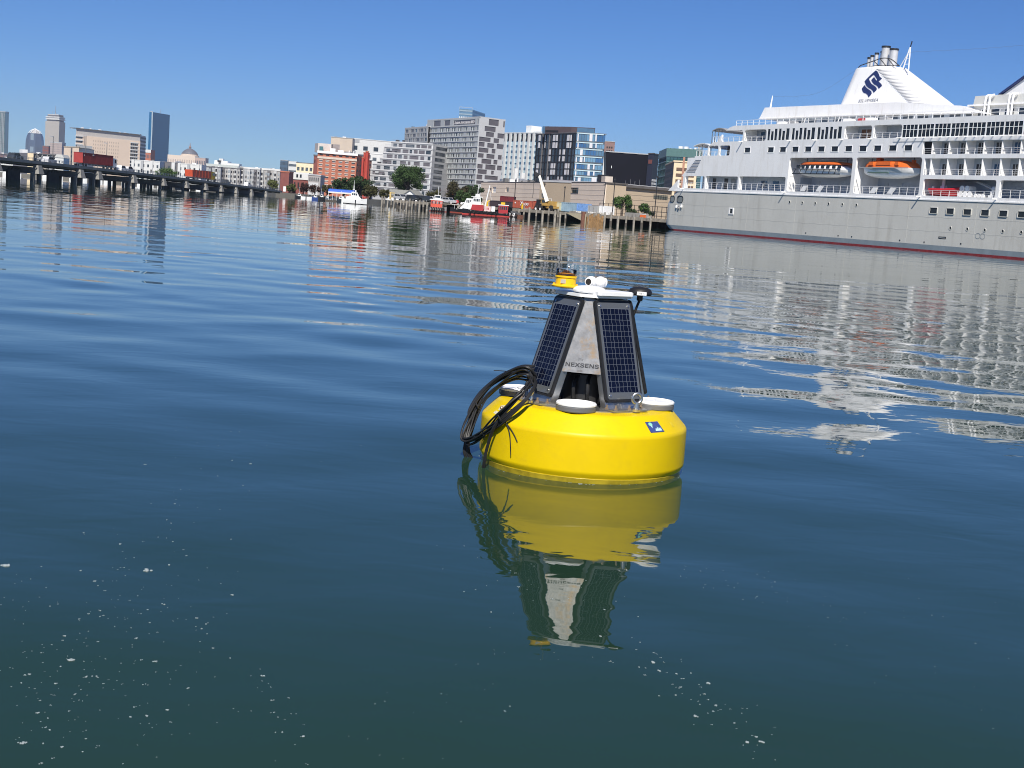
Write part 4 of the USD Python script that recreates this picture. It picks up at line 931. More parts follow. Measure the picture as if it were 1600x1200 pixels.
for k, (px, h, lb) in enumerate(((133, 9.0, "bridge lamp post rising behind the container lorry"), (166, 8.0, "bridge lamp post near the front of the container lorry"), (418, 6.5, "bridge lamp post near the shore end of the bridge"), (398, 6.5, "bridge lamp post above the sixth pier from the shore"), (82, 7.5, "bridge lamp post left of the container lorry"))):
    _, p = on_bridge(px, 262, 11.8)
    T = Thing("street_lamp", lb, "street lamp", p, 0, "lamps on the bridge")
    T.part("pole", tube([p + [0, 0, 0], p + [0, 0, h]], [.12, .08], 6), greyp); T.part("lamp_head", MB().box(-.9, .1, -.15, .15, h - .05, h + .12, fr=lambda v: v + p), steel)

# ================================================================== the timber pier in the middle
wood = mat("weathered_timber", (.25, .22, .18), .85, var=.3, scale=1.5, dirt=(.10, .09, .08), dscale=.7)
pile_w = mat("grey_pile", (.27, .245, .21), .85, var=.3, scale=1.2, dirt=(.10, .085, .06), dscale=1.1)
QA, QB = np.array([-28.7, 300.0]), np.array([27.2, 236.0]); qfr = Frame(QA, QB); ZD = 1.72
def qx(px, y=0.0):                 # position along the pier of a column of the photograph
    d = ray(px, 330); d2 = d[:2] / d[1]; o = qfr.o + qfr.ey * y
    return float(np.linalg.solve(np.array([[d2[0], -qfr.ex[0]], [d2[1], -qfr.ex[1]]]), o[:2])[1])
PR = Thing("timber_pier", "long timber pier on rows of grey piles along the shore", "pier", [*QA, 0])
def pp(name, m, mt, parent=None, **k): return PR.part(name, m, mt, parent, **k)
nb = 40
for k in range(nb):
    x0, x1 = qfr.L * k / nb, qfr.L * (k + 1) / nb - .04
    bay = qx(672) < (x0 + x1) / 2 < qx(806); yf = 8.0 if bay else -.3
    pp("deck_panel", MB().box(x0, x1, yf, 13.0, ZD - .22 + .01 * (k % 3), ZD + .01 * (k % 3), fr=qfr).box(x0, x1, yf - .15, yf, ZD - .55, ZD + .05 * (k % 2), fr=qfr), wood)
for a, b in ((0, qx(672)), (qx(806), qfr.L)):
    for y in (0, 4): pp("stringer", bx(a, b, y, y + .4, ZD - .6, ZD - .24, fr=qfr), dark_wood)
pp("back_wall", bx(0, qfr.L, 9.4, 9.6, -1, ZD - .3, fr=qfr), dark_wood)
pxs = [599, 602.5, 608, 613.5, 618, 623.5, 628.5, 633, 638, 642.5, 646.5, 652, 658, 664, 670, 676, 684, 692, 700, 709, 718, 727, 736, 745, 755, 765, 775, 785, 795, 805, 814, 822, 830.5, 841.5, 851.5, 861, 871, 875.5, 879, 887.5, 924, 935, 949, 959, 970, 983, 995, 1007.5, 1021]
for i, px in enumerate(pxs):
    bay = 674 < px < 806; yo = 8.3 if bay else 0.0; x = qx(px, yo); r = rng.uniform(.16, .24); tall = rng.uniform(-.1, .15) if rng.random() < .75 else rng.uniform(.2, .6); lean = rng.normal(0, .06)
    pp("pile", tube(qfr(np.array([(x + lean, yo - .55, -1.4), (x, yo - .55, ZD + tall)])), [r * 1.25, r * .9], 9), pile_w)
    pp("tide_band", tube(qfr(np.array([(x + lean * .9, yo - .55, -1.3), (x + lean * .3, yo - .55, .55 + .15 * (i % 3))])), [r * 1.32, r * 1.12], 9), dark_wood)
    if i % 2 == 0 and not bay: pp("brace_pile", tube(qfr(np.array([(x + .5, -1.0, -1.4), (x + .15, -.6, ZD - .1)])), [r, r * .8], 8), pile_w)
    if not bay: pp("inner_pile", tube(qfr(np.array([(x + .3, 3.4, -1.4), (x + .3, 3.4, ZD - .3)])), .2, 7), dark_wood)
xa, xb = qx(889), qx(915)
pp("bulkhead", slab(Polygon([(xa, ZD - .1), (xb + .8, ZD - .1), (xb + .8, .0), (xb, .3), (xa, 1.6)]), -.75, -.5, qfr), mat("beige_bulkhead", (.42, .36, .25), .8, var=.15))
pp("rusty_post", tube(qfr(np.array([(qx(917), -.8, -1.2), (qx(917), -.8, ZD + .3)])), .42, 12), mat("rust", (.17, .075, .05), .8, var=.35, scale=2))
for k in range(8): pp("fender_timber", bx(qx(923) + k * .55, qx(923) + k * .55 + .3, -.9, -.6, -.5, 1.2 + .3 * (k % 3), fr=qfr), mat("orange_timber", (.34, .20, .09), .85, var=.4, scale=2))
# what stands on the pier
def qp(px, y=2.0, z=ZD + .02): x = qx(px, y); p = qfr.o + qfr.ex * x + qfr.ey * y; return np.array([p[0], p[1], z])
ang_q = math.atan2(qfr.ex[1], qfr.ex[0])
def hgt(px, py, p): return at(px, py, p[1])[2]
def place_box(name, label, cat, px0, px1, pyt, y, m_, depth=2.4, corr=True, z0=None, letters=None):
    p = qp(px0, y); x0 = qx(px0, y); x1 = qx(px1, y); q = lf(p, ang_q); z1 = hgt((px0 + px1) / 2, pyt, p) - p[2]
    T = Thing(name, label, cat, p, ang_q)
    b = T.part("box", container_mesh(0, x1 - x0, 0, depth, .15, z1, q) if corr else MB().box(0, x1 - x0, 0, depth, .1, z1, fr=q), m_)
    T.part("door_frame", MB().box(x1 - x0 - .9, x1 - x0 - .82, -.06, .0, .3, z1 - .2, fr=q).box(.1, .18, -.06, 0, .3, z1 - .2, fr=q), m_)
    T.part("skid", MB().box(.2, .6, .1, depth - .1, 0, .15, fr=q).box(x1 - x0 - .6, x1 - x0 - .2, .1, depth - .1, 0, .15, fr=q), black)
    return T, x1 - x0, z1, q
cont_o = mat("faded_orange_container", (.40, .10, .06), .6, var=.15, scale=.5)
T, L, H, q = place_box("shipping_container", "faded orange red container lettered X LOG standing on the pier", "container", 800.5, 833, 313.5, 1.2, cont_o)
for txt, hh, x0_, z_ in (("X", .78, .36, .42), ("LOG", .46, .50, .46)):
    tm = meshkit.text_mesh(txt, hh, .03, bold=True); tv = np.array(tm.vertices)
    T.part("lettering", (q(np.c_[L * x0_ + tv[:, 0] * 1.25, -.05 - tv[:, 2], H * z_ + tv[:, 1]]), np.array(tm.faces)), white)
T.part("placard", bx(L * .10, L * .15, -.06, -.03, H * .62, H * .78, fr=q), white)
red_p = mat("bright_red_paint", (.38, .03, .035), .45, var=.1)
place_box("red_crate", "small bright red box beside the right end of the orange container", "crate", 832, 839, 314, 3.0, red_p, 1.8, False)
place_box("shed_box", "dark red box with pale panels on top of the boat sheds", "box", 780, 793, 306.5, 5.5, mat("dark_red_box", (.18, .03, .035), .6), 2.0)
place_box("boat_shed", "long low dark shed on the pier behind the moored red boats", "shed", 764, 801, 314.5, 4.6, mat("dark_shed", (.055, .04, .045), .7), 3.0)
place_box("cream_container", "cream coloured container standing right of the yellow crane", "container", 862, 874, 315.5, 3.2, mat("cream_container", (.50, .48, .34), .6, var=.1))
place_box("blue_container", "pale blue container standing right of the cream one on the pier", "container", 875, 899, 316.5, 3.6, mat("pale_blue_container", (.25, .36, .44), .6, var=.15))
place_box("tarped_crate", "crate under a bright blue tarpaulin on the pier", "crate", 900.5, 912, 318, 3.0, mat("blue_tarp", (.16, .30, .58), .5, var=.25, scale=2), 2, False)
for k, px in enumerate((914, 920.5, 927)):
    place_box("grey_bin", ["first", "middle", "last"][k] + " of three grey bins right of the blue tarpaulin on the pier", "bin", px, px + 5.8, 320.5 + k * .6, 4.0, mat("grey_bin", (.34, .34, .33), .6), 1.8, False)
place_box("site_cabin", "small white cabin with a dark door left of the pier trees", "cabin", 936, 947, 321.5, 4.5, white, 2.2, False)
# timber stack and barriers
for k in range(9):
    p = qp(890 + k * 6.2, 1.0 + (k % 3) * .5); q = lf(p, ang_q + .05 * (k % 3 - 1))
    T = Thing("timber_stack", ["pale timbers stacked in front of the blue container", "low pile of planks below the blue tarpaulin", "grey beams lying near the rusty post", "white planks lying right of the rusty post", "stack of boards in front of the grey bins", "loose beams in front of the white cabin", "pale boards left of the pier trees", "white pile of boards below the larger pier tree", "short boards right of the larger pier tree"][k], "timber", p, 0, "timber lying on the pier")
    for j in range(4): T.part("plank", MB().box(-.2 + .1 * j, 1.9 - .15 * j, j * .16, j * .16 + .14, .0, .14, fr=q).box(0, 1.7, j * .16, j * .16 + .14, .16, .3 + .08 * (k % 2), fr=q), [wood, mat("pale_timber", (.52, .50, .45), .8, var=.15), white][(k + j) % 3])
for px, h, y, lb in ((880, 5.0, 4, "black post standing behind the blue container"), (941.5, 6.0, 4.5, "black leaning post behind the white cabin"), (957, 7.2, 5, "thin pole left of the larger pier tree"), (802.5, 6, 5, "thin pole at the left end of the orange container"), (848, 5.6, 6, "thin dark pole behind the crane"), (1023, 8.0, 5, "thin dark post near the ship stern")):
    p = qp(px, y); T = Thing("post", lb, "post", p, 0)
    T.part("pole", tube([p, p + [.15 if "leaning" in lb else 0, 0, h]], .09, 6), black); T.part("bracket", bx(-.2, .2, -.05, .05, h * .92, h * .95, fr=lambda v: v + p), black)
for k in range(6):
    p = qp(976 + k * 5.6, 1.2); q = lf(p, ang_q)
    T = Thing("kerb_block", ["concrete block below the larger pier tree", "second block right of the larger pier tree", "block midway between the two pier trees", "block in front of the smaller pier tree", "block right of the smaller pier tree", "block nearest the ship stern on the pier"][k], "block", p, 0, "blocks along the pier edge")
    T.part("block", slab(Polygon([(0, 0), (1.3, 0), (1.15, .25), (1.05, .75), (.2, .75), (.1, .25)]), 0, .5, lambda v: q(v)), concrete); T.part("lifting_loop", bx(.6, .7, .2, .3, .75, .85, fr=q), black)
p = qp(1000.5, .6); q = lf(p, ang_q); T = Thing("life_ring_box", "small orange box on the pier edge near the ship", "box", p, ang_q)
T.part("box", bx(0, .9, 0, .6, 0, .55, fr=q), mat("bright_orange", (.62, .14, .04), .5)); T.part("lid", bx(-.05, .95, -.05, .65, .55, .65, fr=q), white)
# yellow crane with a white boom
p = qp(846, 1.6); q = lf(p, ang_q); T = Thing("crane", "yellow mobile crane with a raised white boom on the pier", "crane", p, ang_q)
ochre = mat("ochre_yellow", (.42, .26, .07), .55, var=.2); T.part("carrier", MB().box(-1.6, 3.2, .2, 2.4, .5, .9, fr=q), ochre)
T.part("turntable", MB().box(-.6, 2.6, .1, 2.5, .95, 1.9, fr=q), ochre)
T.part("cab", MB().add(slab(Polygon([(.1, .95), (1.4, .95), (1.4, 1.9), (1.1, 2.3), (.2, 2.3)]), -.35, .25, lambda v: q(v))), ochre); T.part("cab_window", bx(.3, 1.25, -.37, -.33, 1.5, 2.15, fr=q), dark_glass)
for x in (-1.2, .2, 2.6): T.part("wheel", MB().add(wheel(x, .0, .55, q)).add(wheel(x, 2.2, .55, q)), tyre)
foot = p + qfr.ex * 1.4 + [0, 0, 1.8]; tip = at(842.5, 274, p[1])
def beam(a, b, w0, w1):
    a, b = np.asarray(a), np.asarray(b); t = (b - a) / np.linalg.norm(b - a); s_ = np.array([0, 1.0, 0]); n = np.cross(t, s_); n /= np.linalg.norm(n)
    return loft([np.array([a + s_ * w0 + n * w0, a - s_ * w0 + n * w0, a - s_ * w0 - n * w0, a + s_ * w0 - n * w0]), np.array([b + s_ * w1 + n * w1, b - s_ * w1 + n * w1, b - s_ * w1 - n * w1, b + s_ * w1 - n * w1])])
boomw = mat("cream_boom", (.72, .70, .62), .5)
mid = foot + (tip - foot) * .55
T.part("boom", beam(foot, mid, .36, .33), boomw); T.part("boom_section", beam(mid, tip, .26, .23), boomw)
T.part("boom_head", MB().add(beam(tip, tip + [-.9, 0, .5], .3, .2)).add(tube([tip + [-.5, -.3, .1], tip + [-.5, .3, .1]], .4, 12)).add(beam(tip + [-.2, 0, 0], tip + [-1.0, 0, -1.4], .1, .08)), black)
T.part("hoist_cable", tube([tip + [-.9, 0, .1], tip + [-.95, 0, -4.5]], .04, 4), black); T.part("luffing_ram", tube([p + qfr.ex * .3 + [0, 0, 1.8], foot + (tip - foot) * .35 + [-.4, 0, -.2]], .15, 8), steel)
T.part("railing", MB().box(2.5, 2.56, .1, .16, 1.9, 2.4, fr=q).box(-.5, 2.56, .1, .16, 2.36, 2.42, fr=q).box(.9, .96, .1, .16, 1.9, 2.4, fr=q), white)
# a little tractor left of the crane
p = qp(834.5, 1.0); q = lf(p, ang_q); T = Thing("tractor", "small dark loader with white wheels between the orange container and the crane", "loader", p, ang_q)
T.part("body", MB().box(0, 1.8, .2, 1.2, .6, 1.3, fr=q).box(.2, 1.0, .2, 1.2, 1.3, 2.1, fr=q), black); T.part("arm", beam(q(np.array([[1.0, .6, 1.2]]))[0], q(np.array([[2.6, .6, 1.9]]))[0], .1, .08), white)
for x in (.4, 1.7):
    w_ = T.part("wheel", MB().add(wheel(x, 0, .48, q)), tyre); T.part("rim", MB().add(wheel(x, -.02, .24, q)), white, w_)
# house, cars on the left of the pier
p = at(604, 311, 412); p[2] = 1.6; ang_h = -.25; q = lf(p, ang_h); xw = 51 / FPX * 412 / math.cos(ang_h)
T = Thing("boat_house", "small white gabled house with grey roof at the left end of the pier", "house", p, ang_h)
ze, zr = hgt(630, 306, p) - p[2], hgt(641, 297.5, p) - p[2]; xg = xw * .51
T.part("wall", MB().box(0, xg, 0, 6, 0, ze, fr=q).add(slab(Polygon([(xg, 0), (xw, 0), (xw, ze), ((xg + xw) / 2, zr), (xg, ze)]), -1.2, 6, lambda v: q(v))), white)
grey_roof = mat("grey_shingles", (.22, .22, .20), .85, var=.2, scale=2)
gm = (xg + xw) / 2
T.part("roof", MB().hexa(q(np.array([(-.4, -.5, ze - .15), (xg + 1, -.5, ze - .15), (xg + 1, -.5, ze), (-.4, -.5, ze), (-.2, 3, zr - .2), (gm, 3, zr - .2), (gm, 3, zr), (-.2, 3, zr)]))).hexa(q(np.array([(-.2, 3, zr - .2), (gm, 3, zr - .2), (gm, 3, zr), (-.2, 3, zr), (-.4, 6.5, ze - .15), (xg + 1, 6.5, ze - .15), (xg + 1, 6.5, ze), (-.4, 6.5, ze)]))), grey_roof)
T.part("gable_roof", MB().hexa(q(np.array([(xg - .3, -1.6, ze - .2), (gm, -1.6, zr), (gm, 6, zr), (xg - .3, 6, ze - .2), (xg - .3, -1.6, ze), (gm, -1.6, zr + .2), (gm, 6, zr + .2), (xg - .3, 6, ze)]))).hexa(q(np.array([(gm, -1.6, zr), (xw + .3, -1.6, ze - .2), (xw + .3, 6, ze - .2), (gm, 6, zr), (gm, -1.6, zr + .2), (xw + .3, -1.6, ze), (xw + .3, 6, ze), (gm, 6, zr + .2)]))), grey_roof)
for x in (.8, 2.2, 3.4): T.part("window", bx(x, x + .7, -.03, .0, 1.0, 2.0, fr=q), dark_glass)
T.part("door", bx(gm - .5, gm + .5, -1.23, -1.2, 0, 2.1, fr=q), mid_glass)
p = qp(608.5, .8); q = lf(p, ang_q); T = Thing("gantry", "pale yellow timber gantry at the left end of the pier", "gantry", p, ang_q); zt = hgt(610, 300, p) - p[2]
T.part("post", tube([p, p + [0, 0, zt]], .22, 8), mat("pale_yellow", (.62, .46, .18), .6)); T.part("arm", MB().box(0, 1.5, -.1, .1, zt - .3, zt - .05, fr=q).box(0, 1.1, -.1, .1, zt - 1.2, zt - 1.0, fr=q), mat("pale_yellow", (.62, .46, .18), .6))
for px, y, m_, lb in ((617, 3, silver, "silver car parked right of the yellow gantry on the pier"), (626, 4, silver, "silver car parked in front of the white boat house"), (636, 3, dark_car, "dark car parked below the gable of the boat house"), (647, 4, dark_car, "dark car parked just right of the boat house"), (657, 4, dark_car, "dark car parked left of the first tugboat"), (668, 6, white, "white high car parked behind the first tugboat"), (680, 7, silver, "silver car parked above the tugboat cabin"), (692, 7, silver, "silver car parked right of the first tugboat")):
    car("car", lb, qp(px, y), ang_q, m_, "cars parked on the pier", scale=.8)

# ================================================================== boats
def boat_hull(L, B, z0, z1, sheer=.25, bowp=1.7, n=14):
    def rg(t):
        x = t * L; h = B / 2 * min(1, .86 + .5 * t) * (1 - max(0, (t - .55) / .45) ** bowp * .97); zt = z1 + sheer * (abs(t - .35) / .65) ** 2 * (z1 - z0)
        return np.array([(x, -h, zt), (x, -h * .93, z0 + (zt - z0) * .45), (x, -h * .7, z0), (x, h * .7, z0), (x, h * .93, z0 + (zt - z0) * .45), (x, h, zt)])
    return loft([rg(t) for t in np.linspace(0, 1, n)])
def frw(m_, q): v, f = vf(m_); return q(v), f
def boat(name, label, cat, px0, px1, pyw, pyd, hull_m, flip=False, ang=None, group=None, boot=None, B=None):
    """a boat whose waterline runs from px0 to px1; bow to the right unless flipped"""
    a, b = onz(px0, pyw), onz(px1, pyw + (px1 - px0) * .073); a[2] = b[2] = 0
    if flip: a, b = b, a
    d = b - a; L = np.linalg.norm(d); an = math.atan2(d[1], d[0]); q = lf(a, an); z1 = at((px0 + px1) / 2, pyd, (a[1] + b[1]) / 2)[2]
    T = Thing(name, label, cat, a, an, group); T.q, T.L, T.z = q, L, z1; T.B = B or L * .30
    T.part("hull", frw(boat_hull(L, T.B, -.35, z1), q), hull_m, smooth=40)
    T.part("deck", frw(slab(Polygon([(L * .02, z1 - .1), (L * .8, z1 - .1), (L * .8, z1 + .02), (L * .02, z1 + .02)]), -T.B * .36, T.B * .36), q), mat("boat_deck", (.42, .41, .38), .7))
    if boot: T.part("boot_stripe", frw(boat_hull(L * 1.003, T.B * 1.01, -.4, .16, 0), q), boot)
    T.mpx = L / abs(px1 - px0); return T
navy_h = mat("navy_hull", (.03, .06, .20), .35, var=.1); black_h = mat("black_hull", (.012, .012, .014), .4, var=.2)
T = boat("patrol_boat", "white cabin boat with a raked bow moored right of the blue canopy", "boat", 536, 573, 317.6, 311.5, white, boot=black_h); q, L, z = T.q, T.L, T.z
c = T.part("cabin", frw(slab(Polygon([(L * .12, z), (L * .80, z), (L * .66, z + .75), (L * .58, z + 1.7), (L * .34, z + 1.8), (L * .3, z + .7), (L * .12, z + .6)]), -T.B * .3, T.B * .3), q), white)
for x0, x1, zz in ((.36, .42, 1.0), (.44, .50, 1.0), (.52, .575, .95)): T.part("window", frw(bx(L * x0, L * x1, -T.B * .3 - .02, -T.B * .3, z + zz, z + zz + .5), q), dark_glass, c)
T.part("hull_stripe", frw(bx(L * .5, L * .54, -T.B * .52, -T.B * .44, .1, z - .1), q), black_h)
T.part("mast", MB().add(frw(tube([(L * .42, 0, z + 1.7), (L * .42, 0, z + 4.6)], [.07, .04], 6), q)).add(frw(tube([(L * .48, 0, z + 1.7), (L * .42, 0, z + 3.6)], .04, 5), q)), white)
T.part("radar", frw(MB().box(L * .38, L * .47, -.5, .5, z + 2.3, z + 2.45).add(ball((L * .5, 0, z + 2.0), .25, 1)), q), white)
T.part("railing", frw(MB().box(L * .6, L * .96, -T.B * .3, -T.B * .28, z + .75, z + .8).box(L * .8, L * .81, -T.B * .3, -T.B * .28, z, z + .75).box(L * .65, L * .66, -T.B * .3, -T.B * .28, z, z + .75), q), steel)
T.part("outboard", frw(MB().box(-.4, .1, -.4, .4, -.2, z + .5), q), white)
# canopy on a float
a, b = onz(515, 314.6), onz(553, 317.4); a[2] = b[2] = 0; d = b - a; L = np.linalg.norm(d); an = math.atan2(d[1], d[0]); q = lf(a, an)
T = Thing("canopy_float", "landing float under a long bright blue canopy on thin posts", "canopy", a, an)
zt = at(534, 300.5, a[1])[2]; zh = at(534, 296.5, a[1])[2]
T.part("float", bx(-1, L, -1.6, 2.2, -.3, .5, fr=q), dark_wood)
T.part("canopy", frw(loft([np.array([(x, -1.8, zt), (x, -1.3, zh - .05), (x, .3, zh + .1), (x, 1.9, zh - .05), (x, 2.4, zt)]) for x in np.linspace(-.2, L + .2, 9)]), q), mat("royal_blue_canvas", (.015, .09, .46), .55, var=.12, scale=1.5))
T.part("valance", bx(-.2, L + .2, -1.86, -1.8, zt - .42, zt, fr=q), mat("pale_valance", (.70, .66, .60), .6))
for k in range(7): T.part("post", tube(q(np.array([(k * L / 6, -1.6, .4), (k * L / 6, -1.6, zt)])), .07, 6), white)
T.part("bench", MB().box(.5, L * .6, -.5, .3, .5, 1.1, fr=q).box(L * .65, L - .5, -.5, .3, .5, 1.3, fr=q), greyp)
small = [(479, 491, 311.2, 308.0, white, "white sloop hull moored left among the small boats", False), (487, 497, 312.3, 308.3, navy_h, "dark blue motorboat moored third from the left", True), (498, 508, 312.8, 308.0, black_h, "black motorboat with grey cover left of the blue canopy", False),
         (507, 516, 313.4, 309.0, mat("slate_hull", (.14, .17, .22), .4), "slate grey motorboat at the left end of the blue canopy", True), (515, 526, 314.6, 310.0, mat("pale_blue_hull", (.35, .42, .50), .4), "pale blue motorboat moored in front of the blue canopy", False), (526, 537, 315.6, 311.0, dark_car, "dark motorboat moored against the stern of the white cabin boat", True),
         (462, 474, 309.6, 306.4, black_h, "dark low boat at the far left of the small boats", False), (470, 480, 310.2, 307.3, white, "white skiff second from the left among the small boats", True)]
for a0, a1, w_, dk, hm, lb, fl in small:
    T = boat("motorboat", lb, "boat", a0, a1, w_, dk, hm, fl, group="small boats moored left of the blue canopy"); q, L, z = T.q, T.L, T.z
    T.part("cabin", frw(slab(Polygon([(L * .25, z), (L * .72, z), (L * .6, z + .8), (L * .28, z + .85)]), -T.B * .3, T.B * .3), q), white if hm is not white else greyp)
    T.part("window", frw(MB().box(L * .3, L * .56, -T.B * .31, -T.B * .29, z + .35, z + .7).box(L * .3, L * .56, T.B * .29, T.B * .31, z + .35, z + .7), q), dark_glass)
    T.part("outboard", frw(bx(-.35, .05, -.25, .25, 0, z + .45), q), black)
    T.part("mast", frw(tube([(L * .4, 0, z + .8), (L * .4, 0, z + rng.uniform(1.6, 3.2))], .04, 5), q), white)
a = onz(493.5, 311.5); T = Thing("channel_marker", "yellow topped white post standing among the small boats", "marker", a)
T.part("post", tube([a + [0, 0, -.5], a + [0, 0, 2.9]], .2, 8), white); T.part("cap", MB().box(-.35, .35, -.1, .1, 2.9, 3.7, fr=lambda v: v + a), yel_p)
# tugboats
orange_c = mat("orange_red_cabin", (.62, .10, .06), .45, var=.1)
T = boat("tugboat", "tugboat with orange cabin, white roof and tyre fenders moored below the parked cars", "boat", 671, 697.5, 329.6, 324.6, mat("grey_tug_hull", (.28, .26, .26), .5, var=.25), boot=mat("red_lead", (.26, .05, .03), .6)); q, L, z = T.q, T.L, T.z
T.part("cabin", frw(bx(L * .05, L * .72, -T.B * .34, T.B * .34, z, z + 1.45), q), orange_c)
T.part("roof", frw(bx(L * .0, L * .78, -T.B * .40, T.B * .40, z + 1.45, z + 1.65), q), white)
for k in range(6): T.part("window", frw(bx(L * (.09 + .105 * k), L * (.16 + .105 * k), -T.B * .36, -T.B * .34, z + .75, z + 1.25), q), pale_glass if k % 2 else dark_glass)
T.part("wheelhouse", frw(bx(L * .25, L * .6, -T.B * .22, T.B * .22, z + 1.65, z + 2.5), q), white); T.part("window", frw(bx(L * .28, L * .57, -T.B * .23, -T.B * .22, z + 1.95, z + 2.35), q), dark_glass)
for k in range(6):
    cc = q(np.array([[L * (.1 + .14 * k), -T.B * .5, z * .62]]))[0]; T.part("tyre_fender", torus(cc, .30, .12, qfr.ex, np.array([0, 0, 1.0]), 14, 6), tyre)
T.part("mast", frw(tube([(L * .45, 0, z + 2.5), (L * .45, 0, z + 4.2)], .05, 5), q), white)
T = boat("workboat", "black hulled boat with white cabin moored behind the red and white fireboat", "boat", 703, 748, 331.6, 327.0, black_h, True, boot=mat("red_lead", (.26, .05, .03), .6)); q, L, z = T.q, T.L, T.z
T.part("cabin", frw(slab(Polygon([(L * .2, z), (L * .7, z), (L * .55, z + 1.0), (L * .45, z + 2.3), (L * .22, z + 2.3)]), -T.B * .3, T.B * .3), q), white)
for k in range(4): T.part("window", frw(MB().box(L * (.24 + .06 * k), L * (.28 + .06 * k), T.B * .30, T.B * .315, z + 1.4, z + 1.95).box(L * (.24 + .06 * k), L * (.28 + .06 * k), -T.B * .315, -T.B * .30, z + 1.4, z + 1.95), q), dark_glass)
T.part("railing", frw(MB().box(L * .7, L * .95, T.B * .3, T.B * .32, z + .8, z + .86).box(L * .7, L * .71, T.B * .3, T.B * .32, z, z + .8).box(L * .85, L * .86, T.B * .3, T.B * .32, z, z + .8), q), white)
T = boat("fireboat", "long boat with black hull, red cabin and white superstructure moored in front of the pier", "boat", 722, 778, 334.0, 329.4, black_h, True, boot=mat("bright_red_boot", (.50, .06, .05), .5)); q, L, z = T.q, T.L, T.z
T.part("cabin", frw(MB().add(slab(Polygon([(L * .42, z), (L * .78, z), (L * .74, z + 1.1), (L * .42, z + 1.1)]), -T.B * .34, T.B * .34)), q), red_p)
T.part("superstructure", frw(MB().add(slab(Polygon([(L * .5, z + 1.1), (L * .84, z + .1), (L * .86, z + .9), (L * .78, z + 1.6), (L * .72, z + 2.4), (L * .52, z + 2.5)]), -T.B * .28, T.B * .28)), q), white)
for k in range(4): T.part("window", frw(bx(L * (.54 + .045 * k), L * (.575 + .045 * k), T.B * .28, T.B * .29, z + 1.7, z + 2.2), q), dark_glass)
T.part("top_deck", frw(MB().box(L * .46, L * .78, -T.B * .3, T.B * .3, z + 2.5, z + 2.62).box(L * .55, L * .66, -T.B * .15, T.B * .15, z + 2.6, z + 3.1), q), white)
T.part("deck_locker", frw(MB().box(L * .1, L * .2, -T.B * .25, T.B * .25, z, z + 1.0), q), white); T.part("deck_house", frw(bx(L * .22, L * .40, -T.B * .3, T.B * .3, z, z + .95), q), mat("pink_white", (.66, .48, .46), .5, var=.2, scale=2))
T.part("lettering", frw(MB().box(L * .27, L * .29, T.B * .3, T.B * .31, z + .3, z + .7).box(L * .31, L * .33, T.B * .3, T.B * .31, z + .3, z + .7), q), red_p)
T.part("monitor", frw(MB().add(tube([(L * .32, 0, z + .9), (L * .32, 0, z + 1.8)], .15, 8)).add(tube([(L * .32, 0, z + 1.75), (L * .25, 0, z + 2.1)], .1, 8)), q), yel_p)
T.part("mast", frw(tube([(L * .6, 0, z + 3.0), (L * .6, 0, z + 4.8)], .05, 5), q), white)
for k in range(7):
    cc = q(np.array([[L * (.08 + .12 * k), T.B * .5, z * .7]]))[0]; T.part("tyre_fender", torus(cc, .24, .09, qfr.ex, np.array([0, 0, 1.0]), 12, 5), tyre)
T = boat("red_launch", "small red launch with windowed cabin moored at the right of the fireboat", "boat", 775, 796, 337.8, 333.6, black_h, boot=mat("bright_red_boot", (.50, .06, .05), .5)); q, L, z = T.q, T.L, T.z
T.part("cabin", frw(bx(L * .15, L * .85, -T.B * .3, T.B * .3, z, z + 1.5), q), red_p); T.part("roof", frw(bx(L * .1, L * .9, -T.B * .36, T.B * .36, z + 1.5, z + 1.65), q), white)
for k in range(4): T.part("window", frw(bx(L * (.2 + .16 * k), L * (.31 + .16 * k), -T.B * .315, -T.B * .30, z + .7, z + 1.3), q), dark_glass)
T.part("roof_gear", frw(MB().box(L * .3, L * .6, -.3, .3, z + 1.65, z + 2.1), q), yel_p)
a = onz(797, 339.0); q = lf(a, ang_q); T = Thing("work_float", "low float with white tyres right of the red launch", "float", a, ang_q)
T.part("float", bx(0, 3.0, -.5, .8, -.3, .55, fr=q), mat("rust", (.17, .075, .05), .8))
for k in range(4): T.part("tyre_fender", torus(q(np.array([[.4 + .7 * k, -.6, .45]]))[0], .28, .10, qfr.ex, np.array([0, 0, 1.0]), 12, 5), white if k % 2 == 0 else tyre)
T.part("cargo", MB().box(.3, 1.2, -.2, .5, .55, 1.2, fr=q).box(1.6, 2.6, -.2, .5, .55, 1.0, fr=q), greyp)
T = Thing("davit_pole", "slim white pole leaning right above the moored red boats", "pole", qp(757.5, 9)); p = qp(757.5, 9)
T.part("pole", tube([p, at(765.5, 289.5, p[1])], [.16, .09], 8), white); T.part("stay", tube([p + [1.6, 0, 0], at(764.5, 293, p[1])], .03, 4), white)
T = Thing("red_buoy", "round red mooring float on the pier edge left of the black workboat", "float", qp(713, 8.5)); p = qp(713, 8.5)
T.part("ball", ball(p + [0, 0, .45], .5, 2), red_p, smooth=True); T.part("eye", torus(p + [0, 0, .95], .14, .04, np.array([1.0, 0, 0]), np.array([0, 0, 1.0]), 10, 5), steel)
